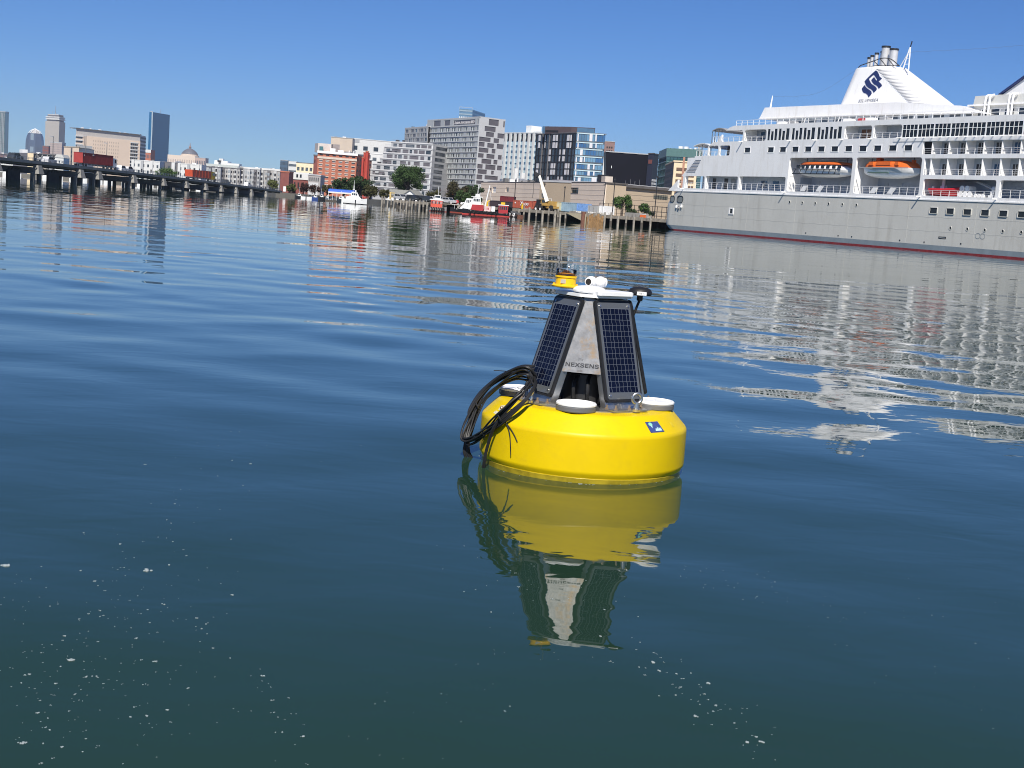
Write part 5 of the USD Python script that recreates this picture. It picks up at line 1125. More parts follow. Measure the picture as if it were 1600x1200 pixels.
for k, (px, lb, m_) in enumerate(((702, "pile of white tarpaulin on the pier left of the red float", white), (770, "yellow net heap on the pier above the fireboat", yel_p), (788, "green and yellow gear heap on the pier by the red launch", mat("lime_gear", (.42, .50, .05), .6)), (724, "white tank lying on the pier above the black workboat", white), (748, "row of pale bags on the pier behind the fireboat", mat("pale_bags", (.60, .55, .42), .7)))):
    p = qp(px, 9.0); T = Thing("deck_gear", lb, "gear", p)
    for j in range(4): T.part("bundle", ball(p + [j * .4 - .5, rng.uniform(-.2, .2), .2 + .1 * (j % 2)], .3, 1, (1, 1, 1)), m_)
p = qp(815.5, -.3); T = Thing("bollard", "yellow bollard on the pier edge in front of the orange container", "bollard", p)
T.part("post", tube([p, p + [0, 0, .9]], .18, 10), yel_p); T.part("cap", revolve([(0, .9), (.26, .9), (.26, 1.0), (0, 1.05)], 12, p), yel_p)
# boats seen under and beyond the bridge
for k in range(16):
    px0 = [-12, 4, 16, 26, 66, 118, 128, 152, 162, 172, 190, 214, 232, 246, 262, 306][k]; w_ = [12, 9, 8, 7, 9, 7, 8, 8, 7, 8, 10, 9, 8, 8, 8, 9][k]
    T = boat("yacht", ["white boat at the far left edge below the bridge", "second white boat from the left below the bridge", "third white boat from the left below the bridge", "fourth small white boat from the left below the bridge", "white boat just left of the big motor yacht", "white boat right of the one under the container lorry", "white boat behind the second pier from the left", "white boat below the front of the container lorry", "white boat just right of the container lorry, below the bridge", "white boat between two piles right of the lorry, below the bridge", "white boat below the beige hospital block", "white boat below the blue tower, under the bridge", "white boat left of the bridge tree, under the deck", "white boat under the deck below the green tree", "white boat under the deck right of the green tree", "white boat under the deck below the dump lorry"][k], "boat", px0, px0 + w_, 269.3 + px0 * .0734 + 4.6 + .5 * (k % 3), 269.3 + px0 * .0734 + .8, white, group="white boats beyond the bridge"); q, L, z = T.q, T.L, T.z
    T.part("cabin", frw(slab(Polygon([(L * .15, z), (L * .75, z), (L * .6, z + z * .5), (L * .2, z + z * .6)]), -T.B * .3, T.B * .3), q), white if k % 3 else pale_glass); T.part("mast", frw(tube([(L * .5, 0, z), (L * .5, 0, z * (1.6 + .5 * (k % 2)))], .08, 5), q), steel)
for px0, px1, pw, dk, lb in ((80, 98, 281.8, 275.5, "large white motor yacht seen below the left part of the bridge"), (108, 118, 281.0, 278.6, "small white boat seen below the bridge under the container lorry"), (140, 149, 283.0, 281.0, "white boat seen between the piles below the container lorry"), (284, 297, 294.4, 291.6, "white boat seen between the middle piles of the bridge")):
    T = boat("yacht", lb, "boat", px0, px1, pw, dk, white, group="white boats beyond the bridge"); q, L, z = T.q, T.L, T.z
    T.part("cabin", frw(slab(Polygon([(L * .15, z), (L * .75, z), (L * .6, z + z * .7), (L * .2, z + z * .75)]), -T.B * .3, T.B * .3), q), white); T.part("window", frw(bx(L * .25, L * .6, -T.B * .31, -T.B * .29, z * 1.3, z * 1.5), q), dark_glass)

# ================================================================== the city behind the shore
GZ = 1.6
def corner_at(px, py, D): p = at(px, py, D); return p
class Building:
    """corners: (px, py, D) of the roof line from left to right as seen; the first one fixes the height"""
    def __init__(self, name, label, corners, depth=20, cat="building", group=None, top=None, z0=GZ, level=None, deep=None):
        c = [at(*q) for q in corners]; self.zt = c[0][2] if top is None else top; self.z0 = z0
        for i in range(1, len(c)) if (len(c) == 3 if level is None else level) else ():     # the roof line is level: the height fixes how far away the other corners are
            d = ray(*corners[i][:2]); k = (self.zt - EYE) / (d[2] / d[1])
            if d[2] > .012 and .8 < k / corners[i][2] < 1.25: c[i] = at(corners[i][0], corners[i][1], k)
        self.c = [np.array([p[0], p[1]]) for p in c]
        self.T = Thing(name, label, cat, [*self.c[0], z0], 0, group)
        self.fr = [Frame(a, b) for a, b in zip(self.c[:-1], self.c[1:])]
        if len(self.c) == 2:
            e = self.fr[0].ey[:2] * depth; self.foot = [self.c[0], self.c[1], self.c[1] + e, self.c[0] + e]
        elif deep: e = Frame(self.c[0], self.c[2]).ey[:2] * deep; self.foot = self.c + [self.c[2] + e, self.c[0] + e]
        else: self.foot = self.c + [self.c[0] + self.c[2] - self.c[1]]
    def part(self, *a, **k): return self.T.part(*a, **k)
    def body(self, m, inset=0.0, zt=None, name="wall"):
        poly = Polygon(self.foot)
        if not poly.exterior.is_ccw: poly = Polygon(self.foot[::-1])
        if inset: poly = poly.buffer(-inset, join_style=2)
        return self.part(name, prism(np.array(poly.exterior.coords)[:-1], self.z0, zt or self.zt), m)
    def rim(self, m, h=.8, out=.25, name="parapet"):
        poly = Polygon(self.foot).buffer(out, join_style=2); inner = Polygon(self.foot).buffer(-.5, join_style=2)
        g = poly.difference(inner); mm = trimesh.creation.extrude_polygon(g, h, engine="earcut"); v = np.array(mm.vertices); v[:, 2] += self.zt - .02
        return self.part(name, (v, np.array(mm.faces)), m)
    def roofbox(self, f0, f1, d0, d1, h, m, name="penthouse", face=0, parent=None):
        f = self.fr[face]; return self.part(name, bx(f.L * f0, f.L * f1, d0, d1, self.zt - .05, self.zt + h, fr=f), m, parent)
    def facade(self, face, rects, wall_m, pane_m, t=.3, recess=.2, each=True, name="window", z0=None, zt=None):
        """a wall sheet with real openings and the panes behind them; rects (x0, x1, z0, z1[, material])"""
        f = self.fr[face]; z0 = self.z0 if z0 is None else z0; zt = self.zt if zt is None else zt
        hs = [sbox(r[0], r[2], r[1], r[3]) for r in rects]
        from shapely.ops import unary_union as uu
        sheet = sbox(.0, z0, f.L, zt).difference(uu(hs)) if hs else sbox(0, z0, f.L, zt)
        self.part("wall", slab(sheet, -t, -.005, f), wall_m)
        if each:
            for r in rects: self.part(name, bx(r[0] - .02, r[1] + .02, -t + recess, -t + recess + .06, r[2] - .02, r[3] + .02, fr=f), r[4] if len(r) > 4 else pane_m)
        else:
            groups = {}
            for r in rects: groups.setdefault(str((r[4] if len(r) > 4 else pane_m).GetPath()), MB()).box(r[0] - .02, r[1] + .02, -t + recess, -t + recess + .06, r[2] - .02, r[3] + .02, fr=f)
            for p, mb in groups.items(): self.part(name, mb, UsdShade.Material.Get(stage, p), kind="stuff")
    def stuck(self, face, rects, pane_m, out=.06, name="windows", each=False, kind="stuff"):
        """small far windows: thin panes standing a little proud, joined"""
        f = self.fr[face]; groups = {}
        for r in rects:
            m = r[4] if len(r) > 4 else pane_m
            if each: self.part(name, bx(r[0], r[1], -out, -.01, r[2], r[3], fr=f), m)
            else: groups.setdefault(str(m.GetPath()), MB()).box(r[0], r[1], -out, -.01, r[2], r[3], fr=f)
        for p, mb in groups.items(): self.part(name, mb, UsdShade.Material.Get(stage, p), kind=kind)
    def grid(self, face, cols, rows, wf=.55, hf=.55, x0=0.0, x1=1.0, z0=None, z1=None, mats=None, skip=0.0):
        f = self.fr[face]; z0 = self.z0 + 1 if z0 is None else z0; z1 = self.zt - .8 if z1 is None else z1
        cw, ch = f.L * (x1 - x0) / cols, (z1 - z0) / rows; out = []
        for r in range(rows):
            for c in range(cols):
                if skip and rng.random() < skip: continue
                x = f.L * x0 + cw * (c + .5); z = z0 + ch * (r + .5); q = (x - cw * wf / 2, x + cw * wf / 2, z - ch * hf / 2, z + ch * hf / 2)
                out.append(q + (mats[rng.integers(len(mats))],) if mats else q)
        return out
    def pxrects(self, face, lst, m=None):
        """windows read off the photograph: (px0, px1, py0, py1) met with this wall"""
        out = []
        for r in lst:
            a = self.fr[face].hit(r[0], (r[2] + r[3]) / 2); b = self.fr[face].hit(r[1], (r[2] + r[3]) / 2); t_ = self.fr[face].hit((r[0] + r[1]) / 2, r[2]); u = self.fr[face].hit((r[0] + r[1]) / 2, r[3])
            q = (max(a[0], .05), min(b[0], self.fr[face].L - .05), u[1], t_[1])
            if q[1] - q[0] > .05: out.append(q + ((r[4],) if len(r) > 4 else (m,) if m is not None else ()))
        return out
def roof_gear(b, n, seed, hmax=2.2, face=0, depth=8, m=None):
    r_ = np.random.default_rng(seed); f = b.fr[face]
    for k in range(n):
        x = f.L * r_.uniform(.05, .92); y = r_.uniform(.8, depth); h = r_.uniform(.5, hmax); w = r_.uniform(.6, 2.6)
        b.part("roof_unit", bx(x, x + w, y, y + 1.5, b.zt, b.zt + h, fr=f), m or [steel, white, greyp][k % 3])
def zpx(px, py, D): return at(px, py, D)[2]
beige = mat("beige_panel", (.76, .61, .48), .8, var=.05, scale=.05)
tan = mat("tan_block_brightened", (.80, .66, .53), .85, var=.06, scale=.12)  # brightened to make up for the sun only grazing the long walls
tan_sun = mat("tan_block_sun_side", (.42, .335, .24), .85, var=.06, scale=.12)  # darker copy of the tan for walls that meet the sun squarely
brickr = mat("red_brick", (.40, .14, .085), .85, var=.14, scale=.4)
brickd = mat("dark_red_brick", (.20, .065, .055), .85, var=.14, scale=.4)
grey_l = mat("light_grey_panel", (.50, .50, .505), .6, var=.04, scale=.3)
grey_m = mat("mid_grey_panel", (.36, .37, .38), .6, var=.06, scale=.3)
grey_d = mat("dark_grey_panel", (.13, .125, .13), .6, var=.08, scale=.3)
purple_g = mat("grey_window_panel", (.115, .105, .115), .3, var=.12, scale=.3)
charcoal = mat("charcoal_panel", (.012, .012, .015), .55, var=.15, scale=.3)
off_w = mat("off_white_panel", (.60, .60, .585), .6, var=.04)
cream = mat("cream_panel", (.74, .60, .40), .7, var=.04)
teal_g = mat("teal_curtain_wall", (.045, .115, .12), .08, var=.25, scale=.05, ior=1.9)
tower_b = mat("blue_curtain_wall", (.001, .10, .24), .25, var=.12, scale=.01, ior=1.3)
pru_m = mat("grey_tower_grid", (.40, .37, .33), .6, var=.04, scale=.05)

# ---- far towers
b = Building("glass_tower", "teal glass tower cut by the left edge of the view", [(-16, 174.6, 4300), (8.5, 175.5, 4280), (14, 176.5, 4330)])
b.body(teal_g, .0); f = b.fr[0]
b.stuck(0, [(f.L * k / 11, f.L * (k / 11 + .035), 20, b.zt - 2) for k in range(11)], grey_m, .6, "fin"); b.stuck(0, b.grid(0, 14, 30, .6, .45, skip=.45), dark_glass, .4)
b.rim(grey_m, 3)
# bullet topped tower
D = 4300; T = Thing("crowned_tower", "rounded glass tower with a pale open crown left of the tall grey tower", "tower", at(54, 262, D))
cx, sc = at(54.3, 255, D), D / FPX
def octr(px_w, py): z = zpx(54, py, D); x = at(54.3, py, D)[0]; x = at(54.0, 240, D)[0]; a = np.arange(8) * math.pi / 4 + math.pi / 8; r = px_w * sc / 2 / math.cos(math.pi / 8); return np.c_[x + r * np.cos(a), D + r * np.sin(a), np.full(8, z)]
T.part("shaft", loft([octr(w, y) for w, y in ((25, 276), (25, 228), (24.4, 220), (22.5, 214), (19, 208.5))]), mat("steel_blue_glass", (.075, .10, .15), .15, var=.15, scale=.02, ior=1.7))
xm = at(54, 240, D)[0]; T.part("centre_bay", MB().hexa([(xm - 6, D - 29, 0), (xm + 6, D - 29, 0), (xm + 6, D - 10, 0), (xm - 6, D - 10, 0), (xm - 5, D - 24, zpx(54, 209, D)), (xm + 5, D - 24, zpx(54, 209, D)), (xm + 5, D - 10, zpx(54, 209, D)), (xm - 5, D - 10, zpx(54, 209, D))]), mat("pale_bay_glass", (.20, .26, .31), .2, var=.1))
zc0, zc1 = zpx(54, 208.5, D), zpx(54.5, 201, D)
for k in range(8):
    a = k * math.pi / 4 + math.pi / 8; r = 9.4 * sc; T.part("crown_rib", tube([(xm + r * math.cos(a), D + r * math.sin(a), zc0), (xm + r * .75 * math.cos(a), D + r * .75 * math.sin(a), zc0 + (zc1 - zc0) * .5), (xm, D, zc1)], 1.1, 5), white)
T.part("crown_core", loft([octr(15, 208.6), octr(9, 204), octr(1, 201.5)]), mat("crown_grey", (.42, .41, .40), .5))
# the tall grey tower
b = Building("grey_tower", "tall grey gridded office tower with banded top and antenna mast on the far left skyline", [(71, 188.6, 4560), (80.5, 190.2, 4500), (102, 191.4, 4540)])
b.body(pru_m); rows = 44
for i, cols in ((0, 10), (1, 20)):
    f = b.fr[i]
    hb = [(0, f.L, b.z0 + (b.zt - b.z0) * k / rows, b.z0 + (b.zt - b.z0) * (k + .42) / rows) for k in range(rows)]
    b.stuck(i, hb, mat("tower_band", (.28, .265, .24), .4, var=.05), .4, "window_band"); b.stuck(i, [(f.L * k / cols, f.L * (k + .25) / cols, b.z0, b.zt) for k in range(cols)], pru_m, .9, "mullion")
    za = zpx(90, 205.5, 4520); b.stuck(i, [(0, f.L, za, za + 4), (0, f.L, zpx(90, 223, 4520), zpx(90, 223, 4520) + 4)], grey_d, 1.2, "belt")
ctr = (b.foot[0] + b.foot[2]) / 2
def ring_box(b, s, z0, z1, m, name):
    p = np.array([ctr + (q - ctr) * s for q in b.foot]); P_ = Polygon(p); P_ = P_ if P_.exterior.is_ccw else Polygon(p[::-1]); return b.part(name, prism(np.array(P_.exterior.coords)[:-1], z0, z1), m)
zt = b.zt; ring_box(b, .86, zt, zt + 5, grey_d, "recess_floor"); ring_box(b, .99, zt + 5, zt + 9, off_w, "crown_band"); ring_box(b, .92, zt + 9, zt + 12, grey_m, "recess_floor"); ring_box(b, .98, zt + 12, zt + 15.5, off_w, "crown_band"); ring_box(b, .80, zt + 15.5, zt + 21, grey_d, "top_floor"); ring_box(b, .78, zt + 21, zt + 23, off_w, "crown_band")
pz = np.array([*ctr, 0]); b.part("antenna", MB().add(tube([pz + [0, 0, zt + 22], pz + [0, 0, zt + 30], pz + [0, 0, zt + 52]], [3, 1.3, .6], 6)).add(tube([pz + [-10, 0, zt + 22], pz + [-10, 0, zt + 34]], .5, 5)), steel)
b = Building("brick_block", "dull brick block standing before the foot of the tall grey tower", [(66.5, 228.5, 2600), (76, 229.3, 2600)]); b.body(brickd); b.stuck(0, b.grid(0, 5, 8), mid_glass); b.rim(grey_d, 1.5)
b = Building("pink_block", "pinkish grey block with fine windows in front of the tall grey tower", [(78.5, 222.8, 2500), (97, 224.4, 2500)]); b.body(mat("pinkish_panel", (.36, .30, .28), .8)); b.stuck(0, b.grid(0, 9, 14, .5, .5), mat("pinkish_window", (.24, .21, .21), .3)); b.rim(grey_m, 2)
b = Building("blue_tower", "tall slim blue mirror glass tower", [(233.3, 174.7, 3860), (239.2, 175.2, 3790), (265.2, 179.6, 3930)])
b.body(tower_b); f = b.fr[1]
b.stuck(1, [(f.L * k / 16, f.L * k / 16 + .5, b.z0, b.zt) for k in range(17)], mat("blue_mullion", (.006, .07, .15), .4), .3, "mullion"); b.stuck(1, [(0, f.L, z, z + .6) for z in np.arange(8, b.zt, 8)], mat("blue_mullion", (.006, .07, .15), .4), .25, "spandrel")
b.stuck(0, [(b.fr[0].L - 3.4, b.fr[0].L - .3, b.z0, b.zt)], mat("pale_edge", (.38, .44, .47), .3), .5, "bright_edge", each=True); b.roofbox(.2, .9, 4, 20, 2.5, grey_m); b.part("antenna", tube([[*(b.c[1] + (b.c[2] - b.c[1]) * .45), b.zt], [*(b.c[1] + (b.c[2] - b.c[1]) * .45), b.zt + 12]], .5, 5), steel)
b = Building("glass_block", "small dark blue glass tower on the skyline left of the brick stair tower", [(438, 250.3, 2500), (450, 251.2, 2500)]); b.body(mat("slate_glass", (.06, .10, .15), .2)); b.stuck(0, b.grid(0, 6, 6), dark_glass); b.rim(grey_m, 1)
b = Building("white_block", "small white banded tower right of the dark blue one on the skyline", [(451, 252.3, 2500), (463.5, 253.3, 2500)]); b.body(off_w); b.stuck(0, b.grid(0, 1, 5, .95, .4), mid_glass); b.rim(off_w, 1)
# domed hall
D = 3000; b = Building("domed_church", "large pale stone church with a low grey dome and lantern", [(262, 241.3, D), (305, 244.4, D)], 40); stone = mat("pale_stone", (.62, .52, .43), .8, var=.05)
b.body(stone); b.stuck(0, b.grid(0, 12, 2, .4, .5), mat("stone_shade", (.36, .31, .28), .7)); f = b.fr[0]
x0 = f.hit(293, 241)[0]; zb_ = b.zt; R = 12.6 * D / FPX; cc = f(np.array([[x0, 20, 0]]))[0]
b.part("drum", revolve([(0, zb_ - 2), (R + 2, zb_ - 2), (R + 2, zb_ + 2), (R, zb_ + 2), (R, zb_ + 4.5), (0, zb_ + 4.5)], 24, cc), stone)
b.part("dome", revolve([(R * 1.02, zb_ + 4.5), (R * .85, zb_ + 9), (R * .6, zb_ + 13), (R * .3, zb_ + 16.2), (0, zb_ + 17.3)], 24, cc), mat("slate_dome", (.12, .12, .14), .6))
b.part("lantern", MB().add(revolve([(2.6, zb_ + 16.5), (2.6, zb_ + 20), (3.2, zb_ + 20), (1.2, zb_ + 23), (.3, zb_ + 29), (0, zb_ + 29)], 10, cc)), mat("copper_lantern", (.24, .17, .15), .6))
b = Building("church_wing", "pinkish lower wing right of the domed church", [(305, 246.3, 2990), (321, 248.6, 2990)], 30); b.body(mat("pinkish_stone", (.42, .32, .28), .8)); b.stuck(0, b.grid(0, 6, 3, .5, .5), mid_glass); b.rim(grey_m, 1)
# hospital
b = Building("hospital_block", "large beige hospital slab with a grey top storey and rows of small windows", [(119, 200.6, 1395), (219, 211.2, 1440), (228, 213.2, 1500)]); zt = b.zt; zb1 = zpx(119, 210.8, 1395)
b.body(mat("grey_penthouse_panel", (.50, .47, .44), .7)); f = b.fr[0]
b.part("wall", bx(0, f.L, -.6, -.01, b.z0, zb1, fr=f), beige); b.part("roof_edge", bx(-1, f.L + 1, -1.4, 10, zt, zt + .7, fr=f), grey_d)
for i in range(11): b.stuck(0, [(f.L * (.26 + .035 * k), f.L * (.266 + .035 * k), zb1 - 5 - i * 3.6, zb1 - 3.4 - i * 3.6) for k in range(12) ], mat("beige_slit", (.26, .21, .17), .5), .7, "small_window")
b.stuck(0, [(f.L * .125, f.L * .132, zb1 - 14, zb1 - .5)], grey_d, .72, "slot", each=True)
b.stuck(0, [(0, f.L * .09, zb1 - 3.2 - k * 4.2, zb1 - 1.4 - k * 4.2) for k in range(3)], mid_glass, .75, "window_band", each=True); b.stuck(0, [(-.5, f.L * .095, zb1 - 1.4 - k * 4.2, zb1 - .1 - k * 4.2) for k in range(4)], off_w, 1.4, "balcony_band", each=True)
for k in range(10): b.stuck(0, [(f.L * .845 + q * f.L * .03, f.L * .87 + q * f.L * .03, zb1 - 5 - k * 3.7, zb1 - 2.8 - k * 3.7) for q in range(4)], dark_glass, .75, "window"); b.stuck(0, [(f.L * .84, f.L * .97, zb1 - 2.6 - k * 3.7, zb1 - 1.5 - k * 3.7)], off_w, .9, "sill_band", each=True)
b.stuck(1, [(0, b.fr[1].L, b.z0 + 2 + k * 3.7, b.z0 + 4 + k * 3.7) for k in range(13)], grey_d, .3, "window_band"); roof_gear(b, 7, 3, 2.5, 0, 14, white)
b = Building("hospital_wing", "lower beige block with a dark window slot left of the maroon container", [(100, 229.8, 900), (123.5, 230.6, 893), (147, 235.3, 935)]); b.body(beige); f = b.fr[0]
b.stuck(0, [(f.L * .47, f.L * .57, b.z0, b.zt - .2)], grey_d, .1, "slot", each=True); b.stuck(0, [(f.L * .48, f.L * .56, b.z0 + 1 + 3 * k, b.z0 + 2.4 + 3 * k) for k in range(6)], dark_glass, .2); b.stuck(1, b.grid(1, 8, 5, .4, .3), mid_glass); b.rim(mat("beige_rim", (.48, .39, .29), .8), .6, .2); b.roofbox(.75, 1.0, 1, 9, 1.6, grey_m)
# low houses on the far left
lowm = [dark_glass, mid_glass, pale_glass]
b = Building("white_terrace", "white low terrace at the far left behind the bridge railing", [(-14, 246.6, 820), (20.5, 249.4, 820)]); b.body(off_w); b.stuck(0, b.grid(0, 9, 2, .35, .5, mats=lowm), dark_glass); roof_gear(b, 5, 4, 1.4); b.rim(grey_d, .5)
b = Building("dark_terrace", "dark roofed low block behind the white terrace at far left", [(-10, 240.3, 1100), (22, 242.7, 1100)]); b.body(mat("purple_brick", (.16, .11, .115), .8)); b.stuck(0, b.grid(0, 10, 2, .4, .4), white); b.rim(grey_d, .8); roof_gear(b, 5, 8)
b = Building("grey_block", "flat slate grey block with a cream end wall at the left", [(21, 238.2, 780), (43.5, 239.0, 752), (52.5, 239.6, 772)]); b.body(mat("slate_panel", (.17, .165, .185), .7)); b.part("end_wall", bx(0, b.fr[1].L, -.15, -.01, b.z0, b.zt, fr=b.fr[1]), cream); b.stuck(0, b.grid(0, 2, 3, .08, .25, .75, 1.0), dark_glass); b.roofbox(.3, .5, 1, 4, 2.0, white); roof_gear(b, 4, 9, 1.2)
b = Building("bay_apartments", "grey apartment row with projecting bays between the cream wall and the white gable", [(53, 240.3, 770), (86, 243.4, 770)], 14); b.body(grey_m); f = b.fr[0]
for k in range(4): b.part("bay", bx(f.L * (k * .25 + .02), f.L * (k * .25 + .15), -1.4, -.01, b.z0, b.zt - .8, fr=f), [mat("taupe_panel", (.33, .30, .27), .7), grey_m][k % 2]); b.stuck(0, [(f.L * (k * .25 + .04), f.L * (k * .25 + .13), b.z0 + 3 * j + 1, b.z0 + 3 * j + 2.7) for j in range(4)], dark_glass, 1.46); b.stuck(0, [(f.L * (k * .25 + .17), f.L * (k * .25 + .25), b.z0 + 3 * j + .6, b.z0 + 3 * j + 2.8) for j in range(4)], charcoal, .1, "loggia")
b.rim(grey_d, .6)
b = Building("white_gable_house", "small white house with dormer beside the lower beige block", [(86, 245.8, 760), (99.5, 247.0, 760)], 10); b.body(off_w); b.stuck(0, b.grid(0, 3, 3, .3, .4), dark_glass); f = b.fr[0]; b.part("roof", slab(Polygon([(-.3, b.zt), (f.L + .3, b.zt), (f.L * .8, b.zt + 1.8), (f.L * .2, b.zt + 1.8)]), -.3, 10, f), mat("pale_roof", (.5, .5, .48), .7))
b = Building("pale_corner_block", "small brick block with white top between the hospital and the blue tower", [(227.5, 233.6, 1800), (236, 234.4, 1800)], 20); b.body(brickr); b.stuck(0, b.grid(0, 4, 4, .5, .5, z1=b.zt - 4), mid_glass); b.part("top_band", bx(0, b.fr[0].L, -.4, -.01, b.zt - 4, b.zt, fr=b.fr[0]), off_w)
# white and grey row houses behind the bridge
for i, (p0, p1, y0, D, m_, lb) in enumerate(((206, 250, 250.2, 790, off_w, "white modern row of houses right of the hospital block"), (250.3, 278, 253.2, 800, grey_d, "dark grey row of houses between two white rows"), (278.5, 315, 256.0, 790, off_w, "white modern row of houses left of the dump lorry"))):
    b = Building("row_houses", lb, [(p0, y0, D), (p1, y0 + (p1 - p0) * .073, D)], 12); b.body(m_); f = b.fr[0]; n = int((p1 - p0) / 7)
    b.stuck(0, b.grid(0, n, 3, .38, .45, mats=[dark_glass, charcoal, mid_glass]), dark_glass, .08)
    for k in range(0, n, 2): b.part("bay", MB().box(f.L * k / n, f.L * (k + .55) / n, -.9, -.02, b.z0 + 2.5, b.zt + .3, fr=f), [off_w, grey_m][(k // 2 + i) % 2]); b.stuck(0, [(f.L * (k + .12) / n, f.L * (k + .42) / n, b.z0 + 3 + 3 * j, b.z0 + 4.8 + 3 * j) for j in range(2)], charcoal, .98, "bay_window")
    b.rim(m_, .5, .1); roof_gear(b, 4, 20 + i, 1.5)
b = Building("industrial_hall", "long pale green hall with white stepped roof units on the skyline", [(322, 255.2, 1150), (373, 259.2, 1150)], 30); b.body(mat("pale_green_panel", (.44, .47, .45), .7)); b.stuck(0, b.grid(0, 1, 2, .97, .25), mid_glass); b.roofbox(.22, .62, 4, 20, 3.2, white, "roof_unit"); b.roofbox(.4, 1.0, 2, 12, 1.6, off_w, "roof_unit"); b.roofbox(.34, .46, 6, 12, 5.0, off_w, "roof_unit"); b.stuck(0, [(b.fr[0].L * .34, b.fr[0].L * .43, b.zt + 2, b.zt + 3.4)], charcoal, -5.8, "vent", each=True)
# long grey apartment row
for i, (p0, p1, y0, D) in enumerate(((316, 345, 260.0, 900), (345.3, 375, 262.0, 905), (375.3, 406, 262.9, 910), (406.3, 437.5, 265.0, 915))):
    b = Building("grey_apartments", ["grey apartment block directly right of the dump lorry", "second grey apartment block right of the dump lorry", "grey apartment block with pale flat roof left of centre", "grey apartment block left of the brick stair tower"][i], [(p0, y0, D), (p1, y0 + (p1 - p0) * .073, D)], 16, group="row of grey apartment blocks"); b.body([grey_m, mat("warm_grey_panel", (.36, .35, .34), .7)][i % 2]); f = b.fr[0]
    b.stuck(0, b.grid(0, 8, 4, .5, .5, mats=[charcoal, mid_glass, pale_glass]), mid_glass, .1)
    for k in range(3): b.part("bay", bx(f.L * (.06 + k * .33), f.L * (.20 + k * .33), -1.6, -.02, b.z0, b.zt - .3, fr=f), [mat("pale_bay_panel", (.48, .48, .47), .7), grey_d, mat("pale_bay_panel", (.48, .48, .47), .7)][(k + i) % 3]); b.stuck(0, [(f.L * (.08 + k * .33), f.L * (.17 + k * .33), b.z0 + 3.2 * j + 1, b.z0 + 3.2 * j + 2.8) for j in range(4)], pale_glass if k % 2 else charcoal, 1.7, "bay_window")
    b.rim(off_w if i > 1 else grey_d, 1.2 if i > 1 else .5, .3); roof_gear(b, 3, 30 + i, 1.8)
# brick group left of the hotel
b = Building("stair_tower", "plain red brick stair tower at the shore left of the white topped brick building", [(438.5, 268.6, 560), (452, 269.8, 560)], 10); b.body(brickd); b.rim(brickr, .5, .15); b.stuck(0, [(b.fr[0].L * .4, b.fr[0].L * .7, b.z0 + .5, b.z0 + 2.6)], white, .08, "door", each=True)
b = Building("two_tone_building", "low building with white upper storey over red brick", [(452.3, 269.6, 575), (482, 272.0, 575)], 14); b.body(brickd); f = b.fr[0]; zm = zpx(467, 280.5, 575); b.part("upper_wall", bx(0, f.L, -.3, -.01, zm, b.zt, fr=f), off_w); b.stuck(0, [(f.L * a, f.L * (a + .1), zm + .8, zm + 2.2) for a in (.12, .37, .56)], dark_glass, .36, "window", each=True); b.rim(off_w, .4); b.stuck(0, b.grid(0, 5, 1, .4, .5, z1=zm), charcoal, .1)
b = Building("grey_facade_house", "grey flat fronted building with tall narrow windows left of the brick hotel", [(482, 273.3, 570), (501, 274.6, 570)], 12); b.body(mat("grey_stucco", (.33, .31, .30), .8)); f = b.fr[0]; zm = zpx(490, 283, 570); b.stuck(0, [(f.L * (.1 + .17 * k), f.L * (.18 + .17 * k), zm, b.zt - .9) for k in range(5)], dark_glass, .1, "window", each=True); b.rim(grey_l, .4); b.part("pale_base", bx(.3, f.L * .85, -.25, -.01, b.z0, zm - .6, fr=f), grey_l)
b = Building("cream_building", "cream building with two rows of wide windows", [(463.3, 254.6, 900), (496.5, 257.0, 900)], 20); b.body(mat("pale_cream", (.70, .62, .42), .7)); b.facade(0, b.grid(0, 5, 3, .58, .40, z0=b.z0 + 2), mat("pale_cream", (.70, .62, .42), .7), mid_glass, .4, .3); b.rim(grey_d, .6)
# brick hotel
b = Building("brick_hotel", "eight storey red brick hotel with a white cornice", [(496.5, 236.6, 700), (557.5, 242.6, 706), (566, 244.2, 722)], level=False); zt = b.zt; f = b.fr[0]
zw1, zw0 = zpx(525, 245.6, 706), zpx(525, 249.8, 706); zl = b.z0 + 2
rows = 8; ch = (zw0 - .3 - zl) / rows
whitew = mat("white_blind_glass", (.50, .48, .44), .2, var=.2); pane_v = [whitew, whitew, pale_glass, mid_glass]
rc = [(f.L * (.045 + .166 * c), f.L * (.045 + .166 * c + .085), zl + ch * r + .8, zl + ch * (r + 1) - .5, pane_v[rng.integers(4)]) for r in range(rows) for c in range(6)]
rc += [(f.L * (.045 + .166 * c), f.L * (.045 + .166 * c + .085), zw1 + .2, zt - 1.1, dark_glass) for c in range(6)]
b.body(brickr, .0); b.facade(0, rc, brickr, mid_glass, .45, .3)
b.part("cornice", MB().box(-.4, f.L + .4, -1.1, .5, zt - .7, zt + .5, fr=f), white); b.part("string_course", bx(-.1, f.L + .1, -.75, -.46, zw0, zw1 - .3, fr=f), mat("pale_stone_band", (.58, .50, .42), .7))
for r in rc[:48]: b.part("lintel", bx(r[0] - .2, r[1] + .2, -.55, -.46, r[3], r[3] + .35, fr=f), mat("pale_stone_band", (.58, .50, .42), .7))
